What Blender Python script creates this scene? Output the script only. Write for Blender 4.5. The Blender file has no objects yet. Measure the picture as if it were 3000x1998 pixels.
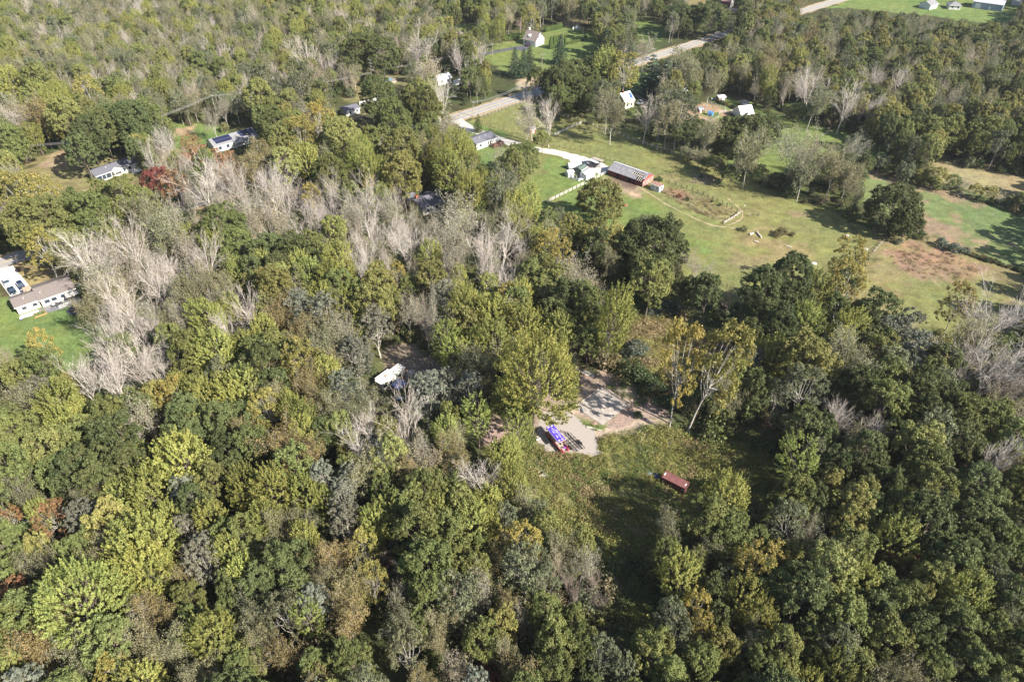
import bpy, math, random
import numpy as np
from mathutils import Vector, Matrix

SC = bpy.context.scene
COL = SC.collection
R = math.radians
rnd = random.Random(11)
nr = np.random.default_rng(5)

# ------------------------------------------------------------------ camera, sky, sun, exposure
CAMH = 122.0
PITCH = R(39.5)
FPX = 2001.0
cam_d = bpy.data.cameras.new("drone_camera")
cam = bpy.data.objects.new("drone_camera", cam_d)
COL.objects.link(cam)
cam.location = (0, 0, CAMH)
cam.rotation_euler = (R(90) - PITCH, 0, 0)
cam_d.sensor_fit = 'HORIZONTAL'
cam_d.sensor_width = 36.0
cam_d.lens = 36.0 * FPX / 3000.0
cam_d.clip_start = 1.0
cam_d.clip_end = 6000.0
SC.camera = cam

SUN_EL, SUN_AZ = R(37.5), R(-34.0)      # azimuth measured from +x towards +y
world = bpy.data.worlds.new("World")
SC.world = world
world.use_nodes = True
wn = world.node_tree.nodes
wl = world.node_tree.links
bg = wn.get("Background") or wn.new("ShaderNodeBackground")
sky = wn.new("ShaderNodeTexSky")
sky.sky_type = 'NISHITA'
sky.sun_disc = False
sky.sun_elevation = SUN_EL
sky.sun_rotation = R(90) - SUN_AZ
sky.air_density = 1.0
sky.dust_density = 1.0
wl.new(sky.outputs[0], bg.inputs[0])
bg.inputs[1].default_value = 0.075
sun_d = bpy.data.lights.new("sun", 'SUN')
sun_d.energy = 4.8
sun_d.angle = R(0.5)
sun_d.color = (1.0, 0.93, 0.82)
sun = bpy.data.objects.new("sun", sun_d)
COL.objects.link(sun)
sv = Vector((math.cos(SUN_AZ) * math.cos(SUN_EL), math.sin(SUN_AZ) * math.cos(SUN_EL), math.sin(SUN_EL)))
sun.rotation_euler = sv.to_track_quat('Z', 'Y').to_euler()
sun.location = (80, -50, 200)
SC.view_settings.view_transform = 'Standard'
SC.view_settings.look = 'None'
SC.view_settings.exposure = 1.45
SC.view_settings.gamma = 1.0
SC.view_settings.use_curve_mapping = False
SC.cycles.max_bounces = 5
SC.cycles.diffuse_bounces = 3
SC.cycles.glossy_bounces = 2
SC.cycles.transmission_bounces = 3

SD, CD = math.sin(PITCH), math.cos(PITCH)


def U(px, py, z=0.0):
    """Where the view line through a point measured on the 3000 px photograph meets height z."""
    dx = (px - 1500.0) / FPX
    dy = (999.0 - py) / FPX
    vx, vy, vz = dx, CD + dy * SD, -SD + dy * CD
    t = (CAMH - z) / -vz
    return Vector((vx * t, vy * t, z))


def P(x, y, z=0.0):
    """World point to photograph pixels."""
    rz = z - CAMH
    depth = y * CD - rz * SD
    up = y * SD + rz * CD
    return 1500.0 + FPX * x / depth, 999.0 - FPX * up / depth


def pxm(x, y, z=0.0):
    return FPX / (y * CD - (z - CAMH) * SD)


# ------------------------------------------------------------------ materials
MATS = {}


def nt(name):
    m = bpy.data.materials.new(name)
    m.use_nodes = True
    t = m.node_tree
    for n in list(t.nodes):
        t.nodes.remove(n)
    return m, t.nodes, t.links


def mat(name, col, rough=0.7, metal=0.0, noise=0.12, scale=3.0, bump=0.0, stripe=None, spec=0.3):
    if name in MATS:
        return MATS[name]
    m, N, L = nt(name)
    out = N.new("ShaderNodeOutputMaterial")
    b = N.new("ShaderNodeBsdfPrincipled")
    b.inputs["Roughness"].default_value = rough
    b.inputs["Metallic"].default_value = metal
    b.inputs["Specular IOR Level"].default_value = spec
    L.new(b.outputs[0], out.inputs[0])
    tc = N.new("ShaderNodeTexCoord")
    nz = N.new("ShaderNodeTexNoise")
    nz.inputs["Scale"].default_value = scale
    nz.inputs["Detail"].default_value = 6
    L.new(tc.outputs["Object"], nz.inputs["Vector"])
    mr = N.new("ShaderNodeMapRange")
    mr.inputs[1].default_value = 0.3
    mr.inputs[2].default_value = 0.7
    mr.inputs[3].default_value = 1 - noise
    mr.inputs[4].default_value = 1 + noise
    L.new(nz.outputs[0], mr.inputs[0])
    mx = N.new("ShaderNodeVectorMath")
    mx.operation = 'SCALE'
    mx.inputs[0].default_value = col[:3]
    L.new(mr.outputs[0], mx.inputs["Scale"])
    last = mx.outputs[0]
    if stripe:                       # (axis, period, darkness): boards, ribs or shingle courses
        sp = N.new("ShaderNodeSeparateXYZ")
        L.new(tc.outputs["Object"], sp.inputs[0])
        md = N.new("ShaderNodeMath"); md.operation = 'FRACT'
        dv = N.new("ShaderNodeMath"); dv.operation = 'DIVIDE'
        L.new(sp.outputs[stripe[0]], dv.inputs[0]); dv.inputs[1].default_value = stripe[1]
        L.new(dv.outputs[0], md.inputs[0])
        gt = N.new("ShaderNodeMath"); gt.operation = 'LESS_THAN'
        L.new(md.outputs[0], gt.inputs[0]); gt.inputs[1].default_value = 0.25
        ml = N.new("ShaderNodeMath"); ml.operation = 'MULTIPLY_ADD'
        L.new(gt.outputs[0], ml.inputs[0]); ml.inputs[1].default_value = -stripe[2]; ml.inputs[2].default_value = 1.0
        m2 = N.new("ShaderNodeVectorMath"); m2.operation = 'SCALE'
        L.new(last, m2.inputs[0]); L.new(ml.outputs[0], m2.inputs["Scale"])
        last = m2.outputs[0]
    L.new(last, b.inputs["Base Color"])
    if bump:
        bp = N.new("ShaderNodeBump")
        bp.inputs["Strength"].default_value = bump
        L.new(nz.outputs[0], bp.inputs["Height"])
        L.new(bp.outputs[0], b.inputs["Normal"])
    MATS[name] = m
    return m


def leaf_material(name, transl=0.4, vary=1.0, fixed=None):
    """Foliage: each tree's own colour (object colour), varied leaf by leaf and spray by spray."""
    m, N, L = nt(name)
    out = N.new("ShaderNodeOutputMaterial")
    oi = N.new("ShaderNodeObjectInfo")
    a1 = N.new("ShaderNodeAttribute"); a1.attribute_name = "tone"
    a2 = N.new("ShaderNodeAttribute"); a2.attribute_name = "spray"
    hs = N.new("ShaderNodeHueSaturation")
    if fixed:
        hs.inputs["Color"].default_value = (fixed[0], fixed[1], fixed[2], 1)
    else:
        L.new(oi.outputs["Color"], hs.inputs["Color"])
    mv = N.new("ShaderNodeMath"); mv.operation = 'MULTIPLY_ADD'
    L.new(a1.outputs["Fac"], mv.inputs[0]); mv.inputs[1].default_value = 0.5 * vary; mv.inputs[2].default_value = 1 - 0.25 * vary
    m3 = N.new("ShaderNodeMath"); m3.operation = 'MULTIPLY_ADD'
    L.new(a2.outputs["Fac"], m3.inputs[0]); m3.inputs[1].default_value = 0.34 * vary; m3.inputs[2].default_value = 1 - 0.17 * vary
    mm = N.new("ShaderNodeMath"); mm.operation = 'MULTIPLY'
    L.new(mv.outputs[0], mm.inputs[0]); L.new(m3.outputs[0], mm.inputs[1])
    mo = N.new("ShaderNodeMath"); mo.operation = 'MULTIPLY_ADD'
    L.new(oi.outputs["Random"], mo.inputs[0]); mo.inputs[1].default_value = 0.3; mo.inputs[2].default_value = 0.85
    mq = N.new("ShaderNodeMath"); mq.operation = 'MULTIPLY'
    L.new(mm.outputs[0], mq.inputs[0]); L.new(mo.outputs[0], mq.inputs[1])
    L.new(mq.outputs[0], hs.inputs["Value"])
    mh = N.new("ShaderNodeMath"); mh.operation = 'MULTIPLY_ADD'
    L.new(a2.outputs["Fac"], mh.inputs[0]); mh.inputs[1].default_value = -0.03 * vary; mh.inputs[2].default_value = 0.5 + 0.017 * vary
    L.new(mh.outputs[0], hs.inputs["Hue"])
    d = N.new("ShaderNodeBsdfPrincipled")
    d.inputs["Roughness"].default_value = 0.55
    d.inputs["Specular IOR Level"].default_value = 0.25
    L.new(hs.outputs[0], d.inputs["Base Color"])
    t = N.new("ShaderNodeBsdfTranslucent")
    L.new(hs.outputs[0], t.inputs["Color"])
    mx = N.new("ShaderNodeMixShader")
    mx.inputs[0].default_value = transl
    L.new(d.outputs[0], mx.inputs[1]); L.new(t.outputs[0], mx.inputs[2])
    L.new(mx.outputs[0], out.inputs[0])
    return m


def bark_material(name, col, use_object=False):
    m, N, L = nt(name)
    out = N.new("ShaderNodeOutputMaterial")
    b = N.new("ShaderNodeBsdfPrincipled")
    b.inputs["Roughness"].default_value = 0.85
    b.inputs["Specular IOR Level"].default_value = 0.15
    L.new(b.outputs[0], out.inputs[0])
    tc = N.new("ShaderNodeTexCoord")
    nz = N.new("ShaderNodeTexNoise")
    nz.inputs["Scale"].default_value = 2.2
    nz.inputs["Detail"].default_value = 5
    L.new(tc.outputs["Object"], nz.inputs["Vector"])
    mr = N.new("ShaderNodeMapRange")
    mr.inputs[1].default_value = 0.3; mr.inputs[2].default_value = 0.7
    mr.inputs[3].default_value = 0.65; mr.inputs[4].default_value = 1.25
    L.new(nz.outputs[0], mr.inputs[0])
    v = N.new("ShaderNodeVectorMath"); v.operation = 'SCALE'
    if use_object:
        oi = N.new("ShaderNodeObjectInfo")
        L.new(oi.outputs["Color"], v.inputs[0])
    else:
        v.inputs[0].default_value = col
    L.new(mr.outputs[0], v.inputs["Scale"])
    L.new(v.outputs[0], b.inputs["Base Color"])
    return m


M_LEAF = leaf_material("foliage")
M_NEEDLE = leaf_material("needles", 0.1, 0.7)
M_WEED = leaf_material("weeds", 0.25, 1.2)
M_BARK = bark_material("brown_bark", (0.17, 0.14, 0.115))
M_PALE = bark_material("pale_bark", (0.42, 0.39, 0.35))
M_TWIG = bark_material("weathered_bark", (0.3, 0.28, 0.26), True)

# ------------------------------------------------------------------ mesh helpers


def mesh_np(name, v, f, mats, mi=None, attrs=None, smooth=False):
    """v (N,3), f (M,k) with k constant."""
    me = bpy.data.meshes.new(name)
    v = np.asarray(v, np.float32); f = np.asarray(f, np.int32)
    k = f.shape[1]
    me.vertices.add(len(v)); me.vertices.foreach_set("co", v.ravel())
    me.loops.add(f.size); me.loops.foreach_set("vertex_index", f.ravel())
    me.polygons.add(len(f))
    me.polygons.foreach_set("loop_start", np.arange(0, f.size, k, dtype=np.int32))
    me.polygons.foreach_set("loop_total", np.full(len(f), k, np.int32))
    for m in mats:
        me.materials.append(m)
    if mi is not None:
        me.polygons.foreach_set("material_index", np.asarray(mi, np.int32))
    for an, av in (attrs or {}).items():
        a = me.attributes.new(an, 'FLOAT', 'POINT')
        a.data.foreach_set("value", np.asarray(av, np.float32))
    me.update()
    me.validate()
    if smooth:
        me.polygons.foreach_set("use_smooth", np.ones(len(me.polygons), bool))
    return me


def tag(o, label=None, cat=None, group=None, kind=None):
    if label:
        o["label"] = label
    if cat:
        o["category"] = cat
    if group:
        o["group"] = group
    if kind:
        o["kind"] = kind
    return o


def link(name, data, parent=None, loc=None):
    o = bpy.data.objects.new(name, data)
    COL.objects.link(o)
    if parent is not None:
        o.parent = parent
    if loc is not None:
        o.location = loc
    return o


def empty(name, loc, rz=0.0, label=None, cat=None, group=None):
    o = bpy.data.objects.new(name, None)
    COL.objects.link(o)
    o.location = loc
    o.rotation_euler = (0, 0, rz)
    o.empty_display_size = 0.5
    return tag(o, label, cat, group)


class MB:
    """Collects boxes, prisms, tubes and discs into one mesh."""

    def __init__(s):
        s.v = []; s.f = []

    def add(s, vs, fs):
        b = len(s.v)
        s.v += [tuple(p) for p in vs]
        s.f += [tuple(b + i for i in f) for f in fs]

    def box(s, x0, x1, y0, y1, z0, z1, tf=None):
        vs = [(x0, y0, z0), (x1, y0, z0), (x1, y1, z0), (x0, y1, z0), (x0, y0, z1), (x1, y0, z1), (x1, y1, z1), (x0, y1, z1)]
        if tf:
            vs = [tf(p) for p in vs]
        s.add(vs, [(0, 3, 2, 1), (4, 5, 6, 7), (0, 1, 5, 4), (1, 2, 6, 5), (2, 3, 7, 6), (3, 0, 4, 7)])

    def prism(s, pts, z0, z1):
        n = len(pts)
        s.add([(p[0], p[1], z0) for p in pts] + [(p[0], p[1], z1) for p in pts],
              [tuple(range(n - 1, -1, -1)), tuple(range(n, 2 * n))] + [(i, (i + 1) % n, n + (i + 1) % n, n + i) for i in range(n)])

    def profile(s, prof, x0, x1):
        """Extrude a closed (y, z) outline along x."""
        n = len(prof)
        s.add([(x0, a, b) for a, b in prof] + [(x1, a, b) for a, b in prof],
              [tuple(range(n)), tuple(range(2 * n - 1, n - 1, -1))] + [(i, n + i, n + (i + 1) % n, (i + 1) % n) for i in range(n)])

    def tube(s, a, b, r0, r1=None, n=6):
        r1 = r0 if r1 is None else r1
        a = Vector(a); b = Vector(b)
        d = (b - a)
        if d.length < 1e-6:
            return
        d.normalize()
        u = d.orthogonal().normalized(); w = d.cross(u)
        vs = []
        for c, r in ((a, r0), (b, r1)):
            for i in range(n):
                t = 2 * math.pi * i / n
                vs.append(c + (u * math.cos(t) + w * math.sin(t)) * r)
        s.add(vs, [tuple(range(n - 1, -1, -1)), tuple(range(n, 2 * n))] + [(i, (i + 1) % n, n + (i + 1) % n, n + i) for i in range(n)])

    def path(s, pts, r, n=5):
        for a, b in zip(pts, pts[1:]):
            s.tube(a, b, r, r, n)

    def dome(s, cx, cy, cz, rx, ry, rz, nu=10, nv=4, jit=0.0, seed=1):
        q = random.Random(seed)
        vs = [(cx, cy, cz + rz)]
        for j in range(1, nv + 1):
            ph = math.pi / 2 * j / nv
            for i in range(nu):
                t = 2 * math.pi * i / nu
                k = 1 + jit * (q.random() - .5)
                vs.append((cx + rx * math.sin(ph) * math.cos(t) * k, cy + ry * math.sin(ph) * math.sin(t) * k, cz + rz * math.cos(ph) * k))
        fs = [(0, 1 + i, 1 + (i + 1) % nu) for i in range(nu)]
        for j in range(nv - 1):
            b = 1 + j * nu
            fs += [(b + i, b + nu + i, b + nu + (i + 1) % nu, b + (i + 1) % nu) for i in range(nu)]
        s.add(vs, fs)

    def build(s, name, m, parent=None, loc=None, bevel=0.0, smooth=False):
        me = bpy.data.meshes.new(name)
        me.from_pydata(s.v, [], s.f)
        me.validate()
        import bmesh
        bm = bmesh.new(); bm.from_mesh(me)
        bmesh.ops.recalc_face_normals(bm, faces=bm.faces)
        if bevel:
            bmesh.ops.bevel(bm, geom=list(bm.edges), offset=bevel, segments=2, affect='EDGES', clamp_overlap=True)
        bm.to_mesh(me); bm.free()
        me.materials.append(m)
        if smooth:
            me.polygons.foreach_set("use_smooth", np.ones(len(me.polygons), bool))
        o = link(name, me, parent, loc)
        return o


def poly_sheet(name, pts, z, m, jitter=0.0, step=1.5, kind='structure', seed=3):
    """A flat sheet inside a world outline; the edge is subdivided and roughened."""
    q = random.Random(seed)
    out = []
    n = len(pts)
    for i in range(n):
        a = Vector(pts[i][:2]); b = Vector(pts[(i + 1) % n][:2])
        k = max(1, int((b - a).length / step))
        for j in range(k):
            p = a.lerp(b, j / k)
            out.append((p.x + q.uniform(-jitter, jitter), p.y + q.uniform(-jitter, jitter), z))
    from mathutils.geometry import tessellate_polygon
    tri = tessellate_polygon([[Vector(p) for p in out]])
    me = bpy.data.meshes.new(name)
    me.from_pydata(out, [], [tuple(t) for t in tri])
    import bmesh
    bm = bmesh.new(); bm.from_mesh(me)
    for f in bm.faces:
        if f.normal.z < 0:
            f.normal_flip()
    bm.to_mesh(me); bm.free()
    me.materials.append(m)
    o = link(name, me)
    o["kind"] = kind
    return o


def strip(name, pts, width, z, m, widths=None, kind='structure', sub=6.0, jit=0.0):
    """A road or path: a ribbon along world points."""
    q = random.Random(4)
    dense = []
    for i in range(len(pts) - 1):
        a = Vector(pts[i][:2]); b = Vector(pts[i + 1][:2])
        wa = widths[i] if widths else width; wb = widths[i + 1] if widths else width
        k = max(1, int((b - a).length / sub))
        for j in range(k):
            dense.append((a.lerp(b, j / k), wa + (wb - wa) * j / k))
    dense.append((Vector(pts[-1][:2]), widths[-1] if widths else width))
    vs = []
    for i, (p, w) in enumerate(dense):
        a = dense[max(0, i - 1)][0]; b = dense[min(len(dense) - 1, i + 1)][0]
        t = (b - a).normalized(); nn = Vector((-t.y, t.x))
        vs.append((p.x + nn.x * (w / 2 + q.uniform(-jit, jit)), p.y + nn.y * (w / 2 + q.uniform(-jit, jit)), z))
        vs.append((p.x - nn.x * (w / 2 + q.uniform(-jit, jit)), p.y - nn.y * (w / 2 + q.uniform(-jit, jit)), z))
    fs = [(2 * i + 1, 2 * i + 3, 2 * i + 2, 2 * i) for i in range(len(dense) - 1)]
    me = bpy.data.meshes.new(name)
    me.from_pydata(vs, [], fs)
    me.materials.append(m)
    o = link(name, me)
    o["kind"] = kind
    return o


def smooth_line(pts, n=6):
    """Catmull-Rom through 2-D points."""
    p = [Vector(a[:2]) for a in pts]
    p = [p[0] * 2 - p[1]] + p + [p[-1] * 2 - p[-2]]
    out = []
    for i in range(1, len(p) - 2):
        for j in range(n):
            t = j / n
            out.append(0.5 * ((2 * p[i]) + (p[i + 1] - p[i - 1]) * t + (2 * p[i - 1] - 5 * p[i] + 4 * p[i + 1] - p[i + 2]) * t * t + (3 * p[i] - p[i - 1] - 3 * p[i + 1] + p[i + 2]) * t ** 3))
    out.append(p[-2])
    return out
# ------------------------------------------------------------------ the ground sheet
def vnoise(x, y, s, seed=0):
    xi = np.floor(x / s).astype(np.int64); yi = np.floor(y / s).astype(np.int64)
    fx = x / s - xi; fy = y / s - yi
    fx = fx * fx * (3 - 2 * fx); fy = fy * fy * (3 - 2 * fy)

    def h(a, b):
        k = (a * 374761393 + b * 668265263 + seed * 974634777) & 0xffffffff
        k = ((k ^ (k >> 13)) * 1274126177) & 0xffffffff
        return ((k ^ (k >> 16)) & 0xffff) / 65535.0
    return (h(xi, yi) * (1 - fx) + h(xi + 1, yi) * fx) * (1 - fy) + (h(xi, yi + 1) * (1 - fx) + h(xi + 1, yi + 1) * fx) * fy


def poly_sd(px, py, poly):
    """signed distance, positive inside"""
    inside = np.zeros(px.shape, bool)
    d = np.full(px.shape, 1e9)
    n = len(poly)
    for i in range(n):
        x0, y0 = poly[i]; x1, y1 = poly[(i + 1) % n]
        c = ((y0 > py) != (y1 > py)) & (px < (x1 - x0) * (py - y0) / (y1 - y0 + 1e-12) + x0)
        inside ^= c
        ex, ey = x1 - x0, y1 - y0
        t = np.clip(((px - x0) * ex + (py - y0) * ey) / (ex * ex + ey * ey + 1e-9), 0, 1)
        d = np.minimum(d, np.hypot(px - x0 - t * ex, py - y0 - t * ey))
    return np.where(inside, d, -d)


C_FLOOR = (.050, .045, .026); C_LAWN = (0.113, 0.155, 0.050); C_LAWN2 = (0.113, 0.147, 0.046); C_PAST = (.142, .148, .056)
C_DRY = (0.252, 0.197, 0.118); C_DRYG = (0.168, 0.151, 0.071); C_RED = (0.197, 0.139, 0.088); C_FIELD = (0.113, 0.147, 0.059)
C_DIRT = (.20, .17, .11); C_BROWN = (0.185, 0.147, 0.092); C_MUD = (.10, .078, .055); C_BRUSH = (.15, .15, .06)
ZONES = [   # outline in photograph pixels on the ground, colour, soft edge in metres
    ([(1370, 330), (1560, 285), (1700, 330), (1900, 400), (2110, 470), (2300, 560), (2600, 690), (2560, 800), (2400, 850), (2200, 900), (2050, 880), (1950, 800), (1800, 700), (1560, 640), (1500, 600), (1470, 500), (1380, 460)], C_PAST, 2),
    ([(1640, 520), (1800, 500), (1900, 560), (1950, 640), (1830, 700), (1700, 660), (1610, 610)], C_LAWN2, 5),
    ([(1780, 515), (1870, 525), (1900, 560), (1880, 590), (1800, 560), (1740, 545)], C_DIRT, 4),
    ([(1770, 508), (1830, 520), (1880, 545), (1860, 552), (1800, 530)], C_MUD, 2),
    ([(1845, 565), (1880, 567), (1878, 580), (1848, 578)], (.33, .25, .17), 1),
    ([(1835, 600), (1990, 680), (2060, 760), (2010, 770), (1850, 680)], C_LAWN2, 6),
    ([(1925, 555), (1990, 548), (2060, 575), (2155, 618), (2165, 628), (2125, 655), (2040, 625), (1950, 575)], C_DRYG, 1.2),
    ([(1950, 556), (1995, 556), (2010, 575), (1990, 590), (1960, 575)], (.21, .13, .085), 2),
    ([(2200, 690), (2300, 690), (2380, 740), (2300, 760), (2210, 720)], C_DRYG, 5),
    ([(2170, 740), (2260, 750), (2230, 790), (2160, 770)], C_DRYG, 4),
    ([(1930, 510), (1990, 505), (2010, 530), (1960, 535)], C_DRYG, 3),
    ([(2020, 515), (2110, 520), (2090, 540), (2030, 530)], C_BROWN, 3),
    ([(2325, 622), (2370, 618), (2372, 635), (2330, 636)], (.17, .14, .08), 2),
    ([(2590, 700), (2700, 680), (2850, 740), (3100, 850), (3300, 1050), (2900, 1150), (2600, 1060), (2480, 900), (2510, 800)], C_DRYG, 3),
    ([(2600, 860), (2700, 800), (2900, 830), (3000, 900), (2850, 1000), (2700, 1000), (2600, 930)], C_PAST, 8),
    ([(2595, 745), (2680, 715), (2760, 735), (2860, 770), (2870, 800), (2790, 825), (2690, 815), (2630, 790), (2590, 765)], C_RED, 3),
    ([(2470, 480), (2600, 505), (2760, 545), (3200, 680), (3300, 860), (3000, 790), (2850, 728), (2700, 680), (2640, 660), (2560, 600), (2480, 540)], C_FIELD, 1.5),
    ([(2500, 490), (2600, 505), (2760, 550), (2900, 600), (2880, 615), (2700, 560), (2560, 520)], C_BROWN, 3),
    ([(2670, 600), (2780, 650), (2900, 710), (2800, 705), (2690, 680), (2640, 650)], C_BROWN, 7),
    ([(2700, 455), (2850, 480), (3300, 560), (3300, 660), (3000, 598), (2850, 560), (2740, 520)], (.21, .19, .10), 2),
    ([(2150, 330), (2330, 345), (2600, 400), (2640, 470), (2450, 500), (2330, 560), (2180, 520), (2090, 440)], C_LAWN2, 3),
    ([(1990, 315), (2060, 300), (2150, 325), (2135, 340), (2080, 360), (2020, 352)], (.28, .20, .13), 1.5),
    ([(2060, 325), (2120, 335), (2100, 348), (2070, 345)], C_LAWN2, 2),
    ([(2110, 290), (2200, 290), (2260, 330), (2200, 340), (2130, 320)], C_LAWN2, 3),
    ([(1830, 215), (1920, 215), (1930, 270), (1900, 330), (1840, 340), (1810, 280)], C_LAWN2, 3),
    ([(1620, 170), (1900, 175), (1830, 260), (1600, 300), (1560, 250)], C_BRUSH, 4),
    ([(1420, 160), (1470, 125), (1540, 115), (1640, 75), (1740, 95), (1780, 150), (1760, 190), (1620, 225), (1500, 225), (1440, 190)], C_LAWN2, 2),
    ([(1640, 66), (1740, 50), (1745, 66), (1660, 78)], C_DRY, 3),
    ([(1510, 225), (1590, 225), (1590, 262), (1520, 262)], (.30, .245, .17), 2),
    ([(1860, 55), (1990, 85), (1960, 112), (1880, 125), (1850, 100)], C_LAWN2, 3),
    ([(1980, -15), (2120, -10), (2110, 30), (2040, 25), (1990, 12)], C_DRYG, 4),
    ([(2110, 20), (2200, 25), (2200, 42), (2130, 38)], C_DRY, 3),
    ([(2430, 25), (2520, -25), (3200, -25), (3200, 60), (2900, 68), (2700, 45), (2600, 35)], C_LAWN, 3),
    ([(1330, 70), (1400, 68), (1410, 85), (1340, 92)], C_LAWN, 2),
    ([(1000, 65), (1080, 75), (1060, 95), (960, 90)], C_DRYG, 4),
    ([(860, 40), (920, 42), (900, 60), (865, 55)], C_DRY, 3),
    ([(1020, 230), (1240, 215), (1230, 240), (1180, 275), (1040, 300), (1010, 290)], C_DRYG, 3),
    ([(1060, 300), (1160, 290), (1150, 320), (1080, 330)], C_LAWN2, 3),
    ([(1000, 340), (1070, 335), (1060, 350), (1000, 355)], C_DRY, 2),
    ([(1380, 360), (1480, 390), (1480, 470), (1500, 540), (1430, 540), (1400, 470), (1370, 400)], C_LAWN, 2),
    ([(1600, 445), (1690, 475), (1760, 520), (1600, 600), (1530, 590), (1590, 500)], C_LAWN2, 3),
    ([(1600, 450), (1680, 480), (1640, 510), (1590, 500)], C_LAWN, 3),
    ([(500, 360), (640, 365), (680, 400), (620, 440), (500, 445)], C_LAWN, 2),
    ([(505, 375), (560, 372), (570, 390), (510, 400)], C_DRY, 2),
    ([(80, 470), (220, 440), (300, 455), (500, 440), (560, 470), (440, 530), (300, 560), (200, 580), (70, 560)], C_DRYG, 3),
    ([(120, 475), (200, 440), (240, 450), (210, 490), (150, 510)], C_DRY, 4),
    ([(-200, 830), (60, 865), (250, 900), (330, 960), (300, 1060), (200, 1090), (-200, 1090)], C_LAWN, 2),
    ([(40, 780), (200, 770), (220, 830), (90, 850)], (.23, .19, .09), 2),
    ([(225, 565), (260, 550), (250, 575), (220, 580)], C_DRY, 2),
    ([(1130, 1000), (1220, 1010), (1310, 1050), (1320, 1120), (1200, 1130), (1140, 1080)], (.22, .175, .135), 1.5),
    ([(1400, 1230), (1480, 1230), (1480, 1310), (1410, 1310)], (.27, .2, .16), 2),
    ([(1570, 1200), (1640, 1140), (1680, 1080), (1760, 1090), (1900, 1170), (1960, 1230), (1880, 1290), (1750, 1300), (1560, 1260)], (.235, .19, .145), 2),
    ([(1740, 1265), (1800, 1250), (1880, 1220), (1880, 1245), (1800, 1285)], (.30, .245, .19), 2),
    ([(1690, 1230), (1740, 1240), (1780, 1250), (1740, 1260), (1700, 1250)], (.1, .14, .04), 1.5),
    ([(1520, 1300), (1760, 1290), (1900, 1260), (2050, 1280), (2250, 1350), (2300, 1500), (2100, 1560), (1900, 1640), (1700, 1600), (1500, 1500)], C_BRUSH, 4),
    ([(1830, 930), (2000, 940), (2170, 1000), (2150, 1060), (1950, 1120), (1850, 1110)], C_BRUSH, 4),
    ([(2100, 1180), (2300, 1180), (2300, 1260), (2150, 1270)], (.16, .12, .085), 3),
]


def axis(a, b, s0, c0, c1, s1):
    return None


xs = np.concatenate([[-3500, -1800, -1000, -700, -560], np.arange(-460, 460.1, 1.3), [560, 700, 1000, 1800, 3500]])
ys = np.concatenate([[-3000, -1200, -400, -100, 0, 25], np.arange(42, 230, 0.9), np.arange(230, 620, 1.7), [660, 720, 900, 1300, 2200, 4000]])
GX, GY = np.meshgrid(xs, ys)
n1 = vnoise(GX, GY, 14, 1); n2 = vnoise(GX, GY, 5, 2); n3 = vnoise(GX, GY, 1.9, 3); n4 = vnoise(GX, GY, 40, 4)
col = np.zeros(GX.shape + (3,))
gre = np.array((.055, .075, .024)); tan = np.array((.13, .11, .06)); flo = np.array(C_FLOOR)
w = (n1 * .5 + n2 * .5)[..., None]
col = flo * (1 - w) + gre * w
w = np.clip(n4 * 1.6 - .9, 0, 1)[..., None] * .5
col = col * (1 - w) + tan * w
for pts, c, fe in ZONES:
    wp = [tuple(U(a, b)[:2]) for a, b in pts]
    bx = [p[0] for p in wp]; by = [p[1] for p in wp]
    m = (GX > min(bx) - 12) & (GX < max(bx) + 12) & (GY > min(by) - 12) & (GY < max(by) + 12)
    if not m.any():
        continue
    sd = poly_sd(GX[m], GY[m], wp) + (n2[m] - .5) * 2.4 * fe + (n3[m] - .5) * 1.2 * fe
    w = np.clip(sd / (fe * .8) + .5, 0, 1)[:, None]
    col[m] = col[m] * (1 - w) + np.array(c) * w
n5 = vnoise(GX * .6 + GY * .2, GY, 3.2, 7); n6 = vnoise(GX, GY, 22, 8)
tint_ = np.stack([1 + .22 * (n6 - .5) + .16 * (n5 - .5), 1 + .06 * (n6 - .5) + .16 * (n5 - .5), 1 + .1 * (n6 - .5)], -1)
col *= tint_ * (0.84 + .32 * n3)[..., None]
ny, nx = GX.shape
gv = np.stack([GX, GY, np.zeros_like(GX)], -1).reshape(-1, 3)
ii = (np.arange(ny - 1)[:, None] * nx + np.arange(nx - 1)[None, :]).ravel()
gf = np.stack([ii, ii + 1, ii + nx + 1, ii + nx], 1)


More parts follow.
